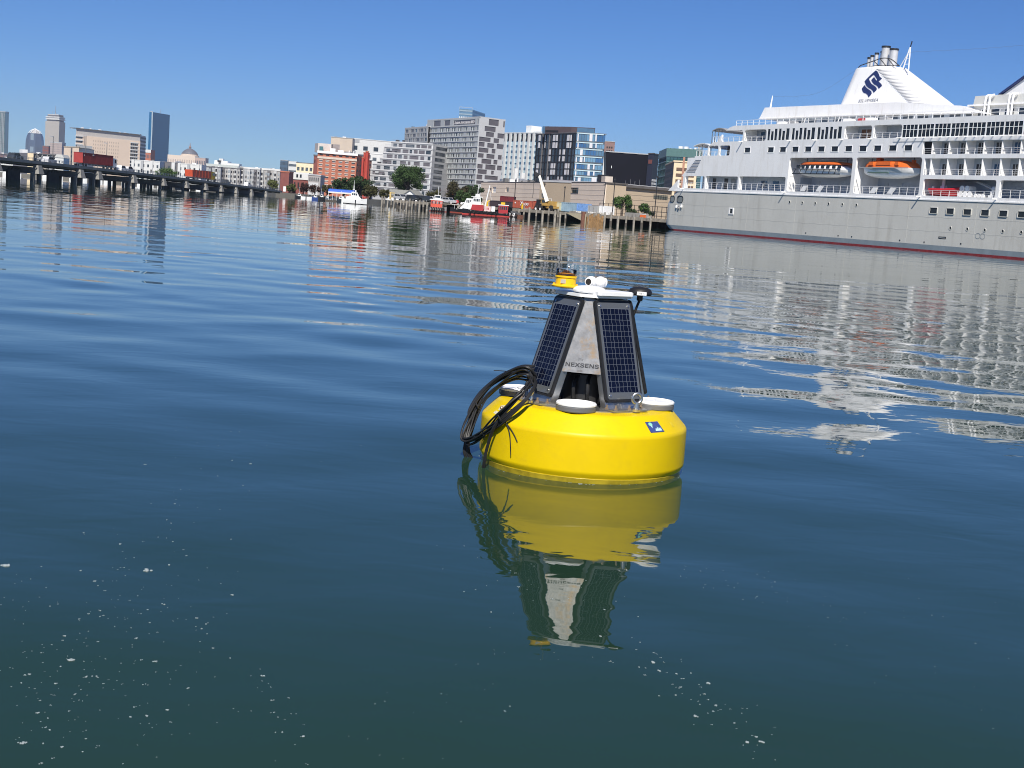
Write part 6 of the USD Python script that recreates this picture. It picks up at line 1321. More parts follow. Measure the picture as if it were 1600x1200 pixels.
b.stuck(1, b.grid(1, 2, 7, .4, .4), dark_glass, .1); b.roofbox(.02, .36, 3, 14, 4.4, mat("pinkish_penthouse", (.56, .50, .46), .7)); b.roofbox(.05, .14, 1, 3, 2.8, teal_g, "glass_room"); b.roofbox(.42, .60, 6, 14, 4.6, mat("screen_grey", (.28, .25, .24), .6), "plant_screen"); b.roofbox(.32, .45, .8, 3, 2.2, white, "roof_unit"); b.roofbox(.52, .66, .8, 3, 1.6, white, "roof_unit"); b.roofbox(.74, .98, 2, 10, 1.2, steel, "plant_rail")
for k in range(5): b.roofbox(.80 + .04 * k, .815 + .04 * k, 1.0, 1.4, 1.8, [white, steel, grey_d][k % 3], "roof_unit")
b = Building("brick_chimney_block", "narrow brick tower at the left edge of the brick hotel", [(490.5, 243.0, 730), (496, 243.5, 730)], 6); b.body(brickd); b.rim(grey_d, .6, .3); b.stuck(0, [(.4, .9, b.zt - 4, b.zt - 2)], charcoal, .1, "window", each=True)
D = 694; T = Thing("red_stair_drums", "bright red cluster of tall round stair drums right of the brick hotel", "tower", at(569, 290, D)); red_d = mat("vermilion_panel", (.42, .055, .035), .5, var=.12, scale=.4)
for k, (px, py, rp) in enumerate(((565.6, 246.5, 1.7), (568.4, 239.0, 2.2), (571.8, 237.5, 2.4), (574.5, 240.0, 1.5))):
    p = at(px, 262, D + 2 * (k % 2)); z1 = zpx(px, py, D); T.part("drum", tube([[p[0] + .2, p[1], GZ], [p[0] + .2, p[1], z1]], rp * D / FPX, 14), red_d); T.part("drum_cap", tube([[p[0] + .2, p[1], z1], [p[0] + .2, p[1], z1 + .5]], rp * D / FPX + .15, 14), brickr)
b = Building("dark_brick_wing", "shaded dark brick wing behind the red drums", [(557, 249.5, 730), (581, 252.0, 735)], 14); b.body(mat("brown_brick", (.13, .06, .05), .85)); b.stuck(0, b.grid(0, 5, 7, .35, .4), dark_glass); b.rim(grey_d, .5)
# white hospital-like complex behind
b = Building("beige_plant_tower", "plain beige roof block rising behind the brick hotel", [(517.5, 214.2, 1000), (551, 215.8, 1000)], 18); b.body(mat("stained_beige", (.50, .42, .34), .85, var=.1, scale=.08)); b.rim(grey_m, .5); roof_gear(b, 3, 55, 1.5)
b = Building("white_complex", "long white building with a blank upper band behind the brick hotel", [(551.3, 216.6, 1010), (616, 222.5, 1020)], 24); b.body(off_w); f = b.fr[0]; zm = zpx(584, 229, 1015); b.stuck(0, [(f.L * (.01 + .25 * k), f.L * (.12 + .25 * k), zm - 3.4, zm - .4) for k in range(4)], dark_glass, .15, "window", each=True); b.stuck(0, [(0, f.L, zm - 9, zm - 6.5)], mid_glass, .12, "window_band"); b.part("louvre_panel", bx(.5, f.L * .16, -.2, -.01, zm + 2, zm + 5, fr=f), grey_m); b.stuck(0, b.grid(0, 14, 4, .45, .45, z1=zm - 9.5), mid_glass); b.rim(off_w, .5)
b = Building("white_step_block", "white cube building between the red drums and the stepped grey building", [(579.5, 240.0, 880), (600, 242.0, 880)], 12); b.body(off_w); b.stuck(0, [(b.fr[0].L * .15, b.fr[0].L * .45, b.zt - 4.4, b.zt - 2.4)], mid_glass, .1, "window", each=True); b.rim(white, .4)
# ---- the stepped grey building
zl = GZ
def banded(b, face, cols, zs, h0=.62, m_wall=None, dark=purple_g, seed=0, x0=0.0, x1=1.0):
    """storey by storey, windows of uneven width"""
    r_ = np.random.default_rng(seed); f = b.fr[face]; rects = []
    for z0, z1 in zip(zs[:-1], zs[1:]):
        x = f.L * x0 + r_.uniform(.4, 2.2)
        while x < f.L * x1 - 1.2:
            w = r_.choice([1.4, 2.2, 3.4, 5.2]); w = min(w, f.L * x1 - .5 - x)
            if w < .7: break
            rects.append((x, x + w, z0 + (z1 - z0) * .16, z0 + (z1 - z0) * (.16 + h0), [dark, dark, mid_glass, dark_glass][r_.integers(4)])); x += w + r_.choice([.7, 1.1, 2.0])
    return rects
gap_m = grey_l
b = Building("tall_grey_slab", "tallest grey apartment slab with a rooftop sign and staggered grey windows", [(668.8, 188.3, 770), (750.3, 183.0, 708), (789, 187.9, 718)]); zt = b.zt; b.body(charcoal, .35); b.part("core", prism(np.array(Polygon(b.foot).buffer(-1, join_style=2).exterior.coords)[:-1][::-1], b.z0, zt), grey_m)
f0, f1 = b.fr[0], b.fr[1]
z4 = lambda x, y: (620 + x / 6.6667, 160 + y / 6.6667)
def z4r(x0, x1, y0, y1): a = z4(x0, y0); c = z4(x1, y1); return (a[0], c[0], a[1], c[1])
right = [(955, 1060, 178, 243), (1105, 1125, 198, 260), (912, 1028, 252, 304), (925, 1010, 310, 360), (1045, 1118, 325, 375), (1005, 1062, 376, 424), (842, 912, 412, 460), (938, 1010, 426, 474), (1038, 1110, 436, 486), (850, 952, 474, 522), (985, 1025, 486, 532),
         (832, 902, 530, 575), (930, 1015, 540, 586), (1050, 1090, 550, 596), (878, 982, 590, 640), (1003, 1045, 600, 646), (812, 892, 642, 688), (918, 1025, 650, 702), (1040, 1095, 660, 708), (838, 935, 698, 746), (978, 1008, 712, 752), (812, 888, 752, 800), (910, 1050, 764, 806), (820, 900, 815, 850), (940, 1060, 828, 870), (842, 975, 362, 408)]
b.facade(1, b.pxrects(1, [z4r(*r) for r in right], purple_g), grey_l, purple_g, .35, .22)
fl = [zt - 4.6]; 
rows_l = []
zrow = [f0.hit(735, 160 + y / 6.6667)[1] for y in (240, 300, 352, 405, 462, 518, 575, 632, 690, 745, 800, 850)]
r_ = np.random.default_rng(5); rects = []
paleb = mat("pale_blue_infill", (.36, .44, .46), .3, var=.08)
for z1, z0 in zip(zrow[:-1], zrow[1:]):
    x = r_.uniform(.6, 2.4)
    while x < f0.L - 2.0:
        for w, m_ in ((1.5, dark_glass), (.9, paleb), (1.9, dark_glass), (.8, mid_glass)):
            if x + w < f0.L - .6: rects.append((x, x + w, z0 + (z1 - z0) * .10, z0 + (z1 - z0) * .72, m_)); x += w + .12
        x += r_.choice([1.4, 2.4, 3.8])
sgn = b.pxrects(0, [z4r(390, 462, 190, 250), z4r(500, 560, 186, 243), z4r(598, 822, 182, 232), z4r(845, 856, 170, 228)], purple_g)
b.facade(0, rects + sgn, mat("cool_grey_panel", (.40, .42, .43), .6, var=.05), dark_glass, .35, .22)
for k, z in enumerate(zrow): b.part("storey_band", bx(0, f0.L - .1, -.62, -.36, z - .18, z + .14, fr=f0), grey_l)
sx0, sz0 = f0.hit(*z4(610, 220)); sx1, sz1 = f0.hit(*z4(815, 195)); tm = meshkit.text_mesh("Jame Jovcenen MD", 1.5, .1, bold=True); tv = np.array(tm.vertices); tv[:, 0] *= (sx1 - sx0) / np.ptp(tv[:, 0])
b.part("roof_sign", (f0(np.c_[sx0 + tv[:, 0], -.42 - tv[:, 2], (sz0 + sz1) / 2 - .75 + tv[:, 1]]), np.array(tm.faces)), mat("sign_letters", (.62, .60, .60), .5)); roof_gear(b, 4, 61, 1.5, 0, 10); b.rim(grey_l, .35, .36)
zg = zpx(745, 297, 640); b.part("ground_floor", bx(0, f0.L, -.55, -.36, b.z0, zg, fr=f0), charcoal); b.stuck(0, [(f0.L * (.48 + .03 * k), f0.L * (.495 + .03 * k), b.z0, zg) for k in range(5)], red_p, .65, "red_panel", each=True)
b = Building("grey_slab_wing", "upper left wing of the stepped grey apartments with three window rows", [(633.8, 200.6, 800), (669.5, 197.6, 765)], 14); b.body(charcoal, .35); f = b.fr[0]; zs = np.linspace(zpx(650, 222, 780), b.zt - .4, 4)
b.facade(0, banded(b, 0, 0, zs, .68, seed=8) + [(1, f.L - 1, b.z0 + 2, zs[0] - 1)], grey_m, purple_g, .35, .22); b.rim(grey_l, .3, .36); roof_gear(b, 3, 64, 1.6); b.part("core", bx(.5, f.L - .5, .4, 13, b.z0, b.zt - .3, fr=f), grey_m)
steps = []
for i, (p0, y0) in enumerate(((612.5, 221.0), (602, 228.6), (600, 237.6), (595, 246.4), (583.5, 255.0), (580.5, 263.8), (580, 272.6), (580.5, 281.2), (582, 290.0))):
    D1 = 728 - 3.0 * i; p1 = 676.0 - .75 * i; steps.append((p0, y0, p1, y0 + (p1 - p0) * .062, D1 * 1.012, D1))
for i, (p0, y0, p1, y1, D0, D1) in enumerate(steps):
    b = Building("stepped_terrace", "grey terrace storey of the stepped apartments, " + ["topmost of the nine steps", "second step from the top", "third step from the top", "fourth step from the top", "fifth and middle step", "sixth step from the top", "seventh step from the top", "eighth step, just above the lowest", "lowest step behind the trees"][i], [(p0, y0, D0), (p1, y1, D1)], 24 + 3.0 * i, group="steps of the grey apartment building"); f = b.fr[0]
    b.body(charcoal, .36); zlow = f.hit((p0 + p1) / 2, (y0 + y1) / 2 + 11.5)[1]
    b.facade(0, banded(b, 0, 0, [max(zlow, b.z0), b.zt - .7], .72, seed=70 + i), mat("terrace_grey_panel", (.37, .38, .39), .6, var=.05), purple_g, .35, .22)
    b.part("edge_band", bx(-.4, f.L + .4, -.7, 2.0, b.zt - .5, b.zt + .12, fr=f), grey_l); b.part("side_wall", bx(-.35, .0, -.35, 23, b.z0, b.zt - .1, fr=f), grey_l); b.part("side_wall", bx(f.L, f.L + .35, -.35, 23 + 3 * i, max(zlow, b.z0), b.zt - .1, fr=f), grey_l)
    b.stuck(0, [(f.L + .30, f.L + .42, max(zlow, b.z0), b.zt)], white, .4, "corner_trim", each=True); b.part("side_window", bx(f.L + .34, f.L + .40, 4, 18, max(zlow, b.z0) + .6, b.zt - 1.2, fr=f), mid_glass)
    b.part("terrace_rail", MB().box(0, f.L * .6, -.6, -.54, b.zt + .9, b.zt + 1.0, fr=f).box(0, f.L * .6, -.6, -.56, b.zt + .45, b.zt + .5, fr=f), steel)
    if i % 2 == 0: b.part("planter", MB().box(2, 4, .4, 1.2, b.zt + .1, b.zt + .9, fr=f).box(6, 7.2, .4, 1.2, b.zt + .1, b.zt + 1.1, fr=f), charcoal)
b = Building("blue_top_tower", "blue glass tower top rising behind the tall grey slab", [(718, 169.6, 1450), (738.5, 171.2, 1420), (758, 177.6, 1500)]); b.body(mat("pale_tower_glass", (.10, .19, .29), .1, ior=1.8)); f = b.fr[0]
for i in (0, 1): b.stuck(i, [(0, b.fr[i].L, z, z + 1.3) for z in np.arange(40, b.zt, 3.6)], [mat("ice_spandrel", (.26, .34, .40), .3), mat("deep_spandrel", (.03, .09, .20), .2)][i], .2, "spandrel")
b.stuck(0, [(.3 + 1.9 * k, 1.0 + 1.9 * k, b.zt - 12, b.zt - 8) for k in range(7)], white, .4, "white_top_panel"); b.part("roof_frame", MB().box(0, f.L, 0, .4, b.zt + 1.6, b.zt + 2, fr=f).box(0, .4, 0, .4, b.zt, b.zt + 2, fr=f).box(f.L - .4, f.L, 0, .4, b.zt, b.zt + 2, fr=f), grey_m)  # row of plain white panels below the roof
# light blue slab with pilasters
b = Building("pilaster_slab", "pale blue office slab with white pilasters and small windows", [(785, 208.2, 860), (843, 209.0, 830)], 20); b.body(mat("sky_blue_panel", (.42, .54, .60), .4, var=.05)); f = b.fr[0]; n = 8
for k in range(n + 1): b.part("pilaster", bx(f.L * k / n - 1.0, f.L * k / n + .75, -.8, -.01, b.z0, b.zt - (.2 if k % 2 else .2), fr=f), off_w)
wz = []
for k in range(n):
    for j in range(13):
        z = b.z0 + 4 + j * 3.45; wz.append((f.L * k / n + .95, f.L * (k + 1) / n - 1.3 - (1.2 if (j + k) % 3 == 0 else 0), z, z + (1.5 if (j * 3 + k) % 4 else .7)))
b.stuck(0, wz, mat("blue_slit_glass", (.06, .13, .22), .15), .12, "window", each=True); b.stuck(0, [(f.L * (k + .28) / n, f.L * (k + .72) / n, b.zt - 4.8, b.zt - .5) for k in range(n)], charcoal, .14, "top_opening", each=True); b.rim(off_w, .5, .3); b.roofbox(.50, .64, 4, 12, 5.0, white, "white_stack"); b.roofbox(.5, 1.0, 5, 14, 1.6, off_w)
# dark hotel
b = Building("dark_hotel", "charcoal and glass hotel with slim white panels", [(839.5, 210.0, 598), (901, 207.4, 562), (946, 210.2, 566)]); zt = b.zt; b.body(charcoal); f0, f1 = b.fr
z5 = lambda x, y: (820 + x / 10.907, 180 + y / 10.907)
def z5r(x0, x1, y0, y1): a = z5(x0, y0); c = z5(x1, y1); return (a[0], c[0], a[1], c[1])
rowsL = [(338, 440), (465, 560), (585, 672), (700, 785), (822, 905), (930, 1015), (1048, 1125)]
wl = [[(250, 275), (360, 370), (495, 530), (545, 570), (735, 770), (790, 808)]] * 2 + [[(425, 455), (605, 620), (660, 692)]] * 2 + [[(210, 240), (455, 490), (505, 525), (695, 730), (750, 765)]] * 2 + [[(390, 415), (570, 585), (625, 655)]]
whites = [z5r(a, c, *rowsL[i]) for i in range(7) for a, c in [(q[0] - (i % 2) * 10, q[1] - (i % 2) * 10) for q in wl[i]]]
panel_w = mat("pale_panel", (.62, .61, .63), .5)
for r in b.pxrects(0, whites): b.part("white_panel", bx(r[0], r[1], -.42, -.2, r[2], r[3], fr=f0), panel_w)
rects = []
zr_ = [(f0.hit(870, z5(0, y1)[1])[1], f0.hit(870, z5(0, y0)[1])[1]) for y0, y1 in rowsL]
for z0, z1 in zr_:
    n = 12
    for k in range(n): rects.append((f0.L * (k + .12) / n, f0.L * (k + .88) / n, z0 - .2, z1 + .2, [dark_glass, dark_glass, mat("black_glass", (.006, .007, .01), .1)][(k * 5 + int(z0)) % 3]))
b.facade(0, rects, charcoal, dark_glass, .3, .18)
b.stuck(0, [(f0.L * a, f0.L * (a + .012), b.z0, zt) for a in (.17, .345)], grey_d, .6, "fin", each=True)
rows_r = [(322, 446), (478, 560), (588, 684), (716, 800), (838, 925), (955, 1030), (1062, 1135)]
rr_ = []
for i, (y0, y1) in enumerate(rows_r):
    z0, z1 = f1.hit(923, z5(0, y1)[1])[1], f1.hit(923, z5(0, y0)[1])[1]
    for k in range(11): rr_.append((f1.L * (k + .06) / 11, f1.L * (k + .97) / 11, z0, z1, [blue_glass, mat("sky_glass", (.12, .24, .36), .06, var=.2, scale=.1, ior=2.2), mat("deep_blue_glass", (.03, .10, .24), .06, var=.2, scale=.1, ior=2.0)][(k * 3 + i * 5 + k // 4) % 3]))
b.facade(1, rr_, mat("slate_frame", (.07, .085, .10), .5), blue_glass, .3, .2)
for i, (y0, y1) in enumerate(rows_r):
    z1 = f1.hit(923, z5(0, y0)[1])[1]; b.part("pale_spandrel", bx(.3, f1.L - .6, -.36, -.30, z1 - .15, z1 + .25, fr=f1), mat("ice_panel", (.45, .58, .62), .4))
wr = [[(900, 920), (1105, 1155), (1205, 1228)]] * 2 + [[(945, 990)], [(870, 890), (940, 985), (1010, 1026)]] + [[(860, 880), (1070, 1110), (1165, 1190)]] * 2 + [[(845, 860), (905, 955), (1140, 1225)]]
for r in b.pxrects(1, [z5r(a, c, *rows_r[i]) for i in range(7) for a, c in wr[i]]): b.part("white_panel", bx(r[0], r[1], -.48, -.3, r[2], r[3], fr=f1), panel_w)
ph = Building("dark_penthouse", "dark brown plant storey with glass end on the roof of the charcoal hotel", [(848.5, 197.2, 588), (893, 198.2, 572), (930, 200.0, 578)], z0=zt + .05); ph.body(mat("umber_panel", (.075, .055, .06), .6)); ph.part("glass_end", bx(ph.fr[1].L * .25, ph.fr[1].L - .2, -.15, -.01, ph.z0 + .5, ph.zt - .3, fr=ph.fr[1]), blue_glass); ph.part("glass_corner", bx(-.1, ph.fr[0].L * .08, -.15, -.01, ph.z0, ph.zt - .1, fr=ph.fr[0]), blue_glass); ph.part("louvre", bx(ph.fr[0].L * .1, ph.fr[0].L * .55, -.12, -.01, ph.z0 + .6, ph.zt - 1.6, fr=ph.fr[0]), charcoal)
b.rim(grey_d, .3, .3)
b = Building("brown_block", "reddish brown block just right of the charcoal hotel", [(943, 220.8, 930), (961, 222.2, 930)], 16); b.body(mat("red_brown_panel", (.22, .135, .12), .7)); b.stuck(0, [(b.fr[0].L * (.3 + .2 * k), b.fr[0].L * (.42 + .2 * k), b.zt - 6.8 + j * 2.4, b.zt - 5.6 + j * 2.4) for k in range(3) for j in range(2)], charcoal, .1, "window", each=True); b.rim(grey_m, .4)
b = Building("spotted_white_block", "narrow white building with a column of dark square windows beside the black building", [(938.5, 242.0, 760), (953, 243.2, 760)], 12); b.body(off_w); b.stuck(0, [(b.fr[0].L * (.30 + .25 * (k % 2)), b.fr[0].L * (.50 + .25 * (k % 2)), b.z0 + 1.2 + 2.2 * k, b.z0 + 2.4 + 2.2 * k) for k in range(8)], charcoal, .1, "window", each=True); b.rim(off_w, .3)
b = Building("black_building", "wide black glass building with slanted left edge", [(946.5, 236.4, 690), (1013.5, 241.6, 690)], 18); f = b.fr[0]; xl = f.hit(952.5, 286)[0]
bm = mat("black_curtain", (.004, .004, .008), .5, var=.25, scale=.1, spec=.15)
b.part("wall", slab(Polygon([(xl, b.z0), (f.L, b.z0), (f.L, b.zt - .3), (0, b.zt)]), 0, 18, f), bm); b.part("roof_edge", bx(0, f.L, -.3, .5, b.zt - .25, b.zt + .25, fr=f), grey_m)
for k in range(14): b.part("mullion", bx(f.L * (.1 + k * .065), f.L * (.1 + k * .065) + .12, -.06, -.01, b.z0, b.zt - .6, fr=f), bm)
for k in range(8): b.part("spandrel", bx(xl, f.L, -.08, -.01, b.z0 + 2 + k * 2, b.z0 + 2.15 + k * 2, fr=f), charcoal)
b.part("white_sign", bx(f.L * .155, f.L * .17, -.3, -.13, b.zt - 8.2, b.zt - 7, fr=f), white)
b = Building("striped_tower", "slim dark blue tower with a column of white framed windows at its right", [(1013, 240.2, 686), (1021, 240.8, 682), (1029.5, 241.4, 690)], level=False); b.body(mat("navy_panel", (.03, .035, .06), .5)); f = b.fr[1]
for k in range(12): b.part("window", MB().box(f.L * .12, f.L * .48, -.12, -.01, b.z0 + 1 + k * 1.65, b.z0 + 2.1 + k * 1.65, fr=f).box(f.L * .56, f.L * .92, -.12, -.01, b.z0 + 1 + k * 1.65, b.z0 + 2.1 + k * 1.65, fr=f), off_w)
b.part("red_sign", bx(b.fr[0].L * .15, b.fr[0].L * .85, -.15, -.01, b.zt - 5, b.zt - 3, fr=b.fr[0]), brickd); b.rim(grey_d, .4)
b = Building("teal_building", "teal green glass building left of the ship's stern", [(1031, 236.4, 745), (1043, 231.4, 715), (1098, 233.8, 730)]); b.body(teal_g); zt = b.zt
for i in (0, 1):
    f = b.fr[i]; b.stuck(i, [(0, f.L, z, z + .5) for z in np.arange(6, zt - 4, 3.7)], mat("teal_spandrel", (.13, .22, .22), .4), .2, "spandrel", each=True); b.stuck(i, [(f.L * k / 10, f.L * k / 10 + .25, b.z0, zt - 4.4) for k in range(11)], mat("teal_mullion", (.03, .07, .08), .4), .25, "mullion", each=True)
    b.part("top_band", bx(0, f.L, -.35, -.01, zt - 4.2, zt, fr=f), mat("teal_top", (.10, .19, .18), .5))
roof_gear(b, 7, 81, 1.4, 1, 8, white)
b = Building("tan_office", "tan office block with banded brown windows half hidden by the ship's stern", [(1040.5, 258.6, 445), (1053.6, 252.6, 415), (1090, 254.6, 420)]); zt = b.zt; b.body(cream); f = b.fr[1]
for k in range(5): b.part("window_band", bx(f.L * .12, f.L * .9, -.12, -.01, zt - 2.6 - 1.75 * k, zt - 1.7 - 1.75 * k, fr=f), mat("bronze_glass", (.16, .10, .065), .2)); b.part("window_band", bx(.2, b.fr[0].L - .3, -.12, -.01, zt - 2.6 - 1.75 * k, zt - 1.7 - 1.75 * k, fr=b.fr[0]), charcoal)
b.part("side_wall", bx(0, b.fr[0].L, -.08, -.01, b.z0, zt, fr=b.fr[0]), mat("side_shade_brown", (.17, .14, .12), .7)); b.part("corner_pier", bx(f.L * .38, f.L * .46, -.3, -.01, b.z0, zt + 1.5, fr=f), mat("terracotta", (.42, .22, .15), .7)); b.rim(cream, .4)  # left side of the cream block: its shade is put into the wall colour
# the long tan warehouse on the quay
b = Building("tan_warehouse", "long tan concrete block warehouse behind the pier with rooftop machinery", [(753.5, 285.2, 432), (819, 285.8, 382), (948, 286.0, 333)], deep=5); zt = b.zt
def blocks(b, i, m): 
    f = b.fr[i]; j = MB()
    for z in np.arange(b.z0 + 1.2, zt - .3, 1.2): j.box(0, f.L, -.33, -.30, z, z + .05, fr=f)
    b.part("block_joint", j, m)
wz5 = lambda x0, x1, y0, y1: (640 + x0 / 6.6667, 640 + x1 / 6.6667, 230 + y0 / 6.6667, 230 + y1 / 6.6667)
b.body(tan_sun); b.facade(0, b.pxrects(0, [wz5(843, 860, 428, 460), wz5(872, 908, 414, 478) + (white,), wz5(1012, 1042, 420, 465)], dark_glass), tan, dark_glass, .3, .22)
b.facade(1, b.pxrects(1, [(853, 867, 293.4, 300.3), (882, 905, 294.2, 301.2)], dark_glass), tan_sun if False else tan, dark_glass, .3, .22)
for r in b.pxrects(1, [(853, 867, 293.4, 300.3), (882, 905, 294.2, 301.2)]):
    for k in range(1, 5): b.part("mullion", bx(r[0] + (r[1] - r[0]) * k / 5 - .04, r[0] + (r[1] - r[0]) * k / 5 + .04, -.2, -.1, r[2], r[3], fr=b.fr[1]), charcoal)
    b.part("window_frame", slab(sbox(r[0] - .15, r[2] - .15, r[1] + .15, r[3] + .15).difference(sbox(r[0], r[2], r[1], r[3])), -.36, -.30, b.fr[1]), charcoal)
blocks(b, 1, mat("joint_tan", (.66, .55, .44), .9)); blocks(b, 0, mat("joint_tan", (.66, .55, .44), .9)); b.rim(mat("roof_edge_dark", (.10, .09, .085), .7), .25, .32)
roof_gear(b, 16, 91, 1.5, 0, 3); roof_gear(b, 5, 92, .9, 1, 3); f = b.fr[0]
for k in range(5): b.part("roof_pipe", tube(f(np.array([(2 + k * 2.6, 1.5, zt + .4), (8 + k * 2.3, 1.8, zt + .6)])), .14, 6), steel)
for x, h in ((f.L * .52, 4.6), (f.L * .68, 3.2)): b.part("roof_stack", tube(f(np.array([(x, 4, zt), (x, 4, zt + h)])), .8, 10), off_w)
f = b.fr[1]; q_ = f.hit(918, 283)[0]; b.part("roof_unit", MB().box(q_ - 1.6, q_ + 1.2, 3, 5, zt, zt + 2.3, fr=f), charcoal); b.part("roof_unit", bx(q_ + 1.6, q_ + 4.4, 3, 5, zt, zt + 1.9, fr=f), mat("pale_tan_unit", (.50, .44, .38), .7)); q_ = f.hit(842, 283)[0]; b.part("roof_unit", bx(q_ - 4, q_ + 2.6, 5, 9, zt, zt + 1.3, fr=f), mat("violet_grey", (.24, .22, .25), .7))
b = Building("tan_annexe", "lower tan hall with a dark roof edge between the warehouse and the ship", [(948.3, 289.2, 334), (1050, 298.6, 345)], 30); zt = b.zt; b.body(tan_sun); f = b.fr[0]; b.part("roof_edge", bx(-.2, f.L + .2, -.7, .4, zt - .1, zt + .55, fr=f), mat("roof_edge_dark", (.10, .09, .085), .7)); b.part("roof", bx(0, f.L, .4, 29, zt + .2, zt + .7, fr=f), grey_l)
r = b.pxrects(0, [(1021, 1043, 304.6, 311.2)])[0]; b.part("window_band", bx(r[0], r[1], -.1, -.01, r[2], r[3], fr=f), mat("olive_glass", (.10, .105, .085), .3))
for k in range(1, 6): b.part("mullion", bx(r[0] + (r[1] - r[0]) * k / 6, r[0] + (r[1] - r[0]) * k / 6 + .12, -.16, -.1, r[2], r[3], fr=f), charcoal)
roof_gear(b, 12, 95, .8, 0, 10, grey_l); blocks(b, 0, mat("joint_pale", (.36, .29, .21), .9))
for k in range(4): b.part("roof_mast", tube(f(np.array([(f.L * (.35 + .07 * k), 2, zt), (f.L * (.35 + .07 * k), 2, zt + 1.6 + .5 * (k % 2))])), .05, 5), grey_d)
# fence along the quay in front of the hall
p0, p1 = qfr(np.array([[qx(936, 8), 8, 0], [qfr.L - .5, 8, 0]])); ff = Frame(p0, p1); T = Thing("quay_fence", "thin dark post and rail fence behind the pier trees", "fence", [p0[0], p0[1], GZ])
for k in range(24): T.part("post", bx(ff.L * k / 24, ff.L * k / 24 + .08, 0, .08, ZD, ZD + 2.3, fr=ff), charcoal)
T.part("rail", MB().box(0, ff.L, .02, .06, ZD + 2.2, ZD + 2.26, fr=ff).box(0, ff.L, .02, .06, ZD + 1.2, ZD + 1.25, fr=ff).box(0, ff.L, .02, .06, ZD + .5, ZD + .55, fr=ff), charcoal)

# ================================================================== trees
bark = mat("bark", (.09, .07, .055), .9, var=.3, scale=2)
def leaf_mat(name, col, var=.35):
    if name in _mats: return _mats[name]
    col = np.array(col)
    _mats[name] = usdkit.material(stage, "/World/Looks/" + name, {"g": ("geometry", {}), "r": ("rgb_ramp", {"ramp": [(0, col * (1 - var)), (.6, col), (1, np.clip(col * (1 + var * 1.4), 0, 1))]}), "n": ("noise_texture", {"scale": .35, "detail": 3.0}),
        "a": ("math", {"math_type": "multiply_add", "value2": .5}), "h": ("math", {"math_type": "multiply", "value2": .55}),
        "p": ("principled_bsdf", {"roughness": .6, "specular_ior_level": .3}), "t": ("translucent_bsdf", {}), "m": ("mix_closure", {"fac": .25})},
        [("g.position", "n.vector"), ("n.fac", "h.value1"), ("g.random_per_island", "a.value1"), ("h.value", "a.value3"), ("a.value", "r.fac"), ("r.color", "p.base_color"), ("r.color", "t.color"), ("p.BSDF", "m.closure1"), ("t.BSDF", "m.closure2")], surface="m.closure")
    return _mats[name]
def tree(name, label, px0, px1, pyt, pyb, D, m, n=2600, leaf=.42, seed=0, shape="round", group=None, z0=GZ):
    r_ = np.random.default_rng(seed); a, b_ = at(px0, (pyt + pyb) / 2, D), at(px1, (pyt + pyb) / 2, D); pxm = (px0 + px1) / 2; zt, zb = at(pxm, pyt, D)[2], at(pxm, pyb, D)[2]
    cx = (a[0] + b_[0]) / 2; R = (b_[0] - a[0]) / 2; H = zt - z0; zb = max(zb, z0 + .3)
    T = Thing(name, label, "tree", [cx, D, z0], 0, group); o = np.array([cx, D, 0.0])
    lm = MB().add(tube([o + [0, 0, z0 - .2], o + [R * .05, 0, z0 + H * .35], o + [0, 0, z0 + H * .8]], [R * .085 + .05, R * .06 + .03, .04], 8))
    bl = []
    nb = 26
    for k in range(nb):
        t = r_.random(); an = r_.uniform(0, 6.28)
        if shape == "cone": rr = R * (1.02 - t) ** .8 * r_.uniform(.35, .95); z = zb + (zt - zb) * (t * .95); s = R * (.42 - .22 * t)
        elif shape == "wide": rr = R * r_.uniform(.2, .88); z = zb + (zt - zb) * (r_.uniform(.1, .85) * (1 - .25 * (rr / R))); s = R * r_.uniform(.2, .36)
        else: ph = math.asin(r_.uniform(-.75, .92)); rr = R * .74 * math.cos(ph) * r_.uniform(.75, 1.0); z = (zt + zb) / 2 + (zt - zb) / 2 * .80 * math.sin(ph); s = R * r_.uniform(.22, .36)
        c = o + [rr * math.cos(an), rr * math.sin(an) * .9, z]; bl.append((c, s))
        if k % 3 == 0: lm.add(tube([o + [0, 0, z0 + H * r_.uniform(.25, .55)], c * .6 + (o + [0, 0, z]) * .4, c], [R * .03 + .02, R * .02 + .02, .02], 5))
    T.part("trunk", lm, bark)
    cs = np.array([b__[0] for b__ in bl]); ss = np.array([b__[1] for b__ in bl]); w = ss ** 2 / (ss ** 2).sum(); idx = r_.choice(nb, n, p=w)
    d = r_.normal(0, 1, (n, 3)); d /= np.linalg.norm(d, axis=1, keepdims=True); rad = ss[idx] * r_.uniform(.45, 1.12, n) ; P_ = cs[idx] + d * rad[:, None] * [1, 1, .8]
    nn = d + r_.normal(0, .55, (n, 3)); nn /= np.linalg.norm(nn, axis=1, keepdims=True); u_ = np.cross(nn, r_.normal(0, 1, (n, 3))); u_ /= np.linalg.norm(u_, axis=1, keepdims=True); v_ = np.cross(nn, u_); s_ = leaf * r_.uniform(.6, 1.3, (n, 1))
    V = np.stack([P_ - u_ * s_ * .6, P_ - v_ * s_ * .35, P_ + u_ * s_ * .6, P_ + v_ * s_ * .35], 1).reshape(-1, 3); V[:, 2] = np.maximum(V[:, 2], z0 + .1); k4 = np.arange(n)[:, None] * 4
    T.part("crown", (V, np.vstack([k4 + [0, 1, 2], k4 + [0, 2, 3]])), m)
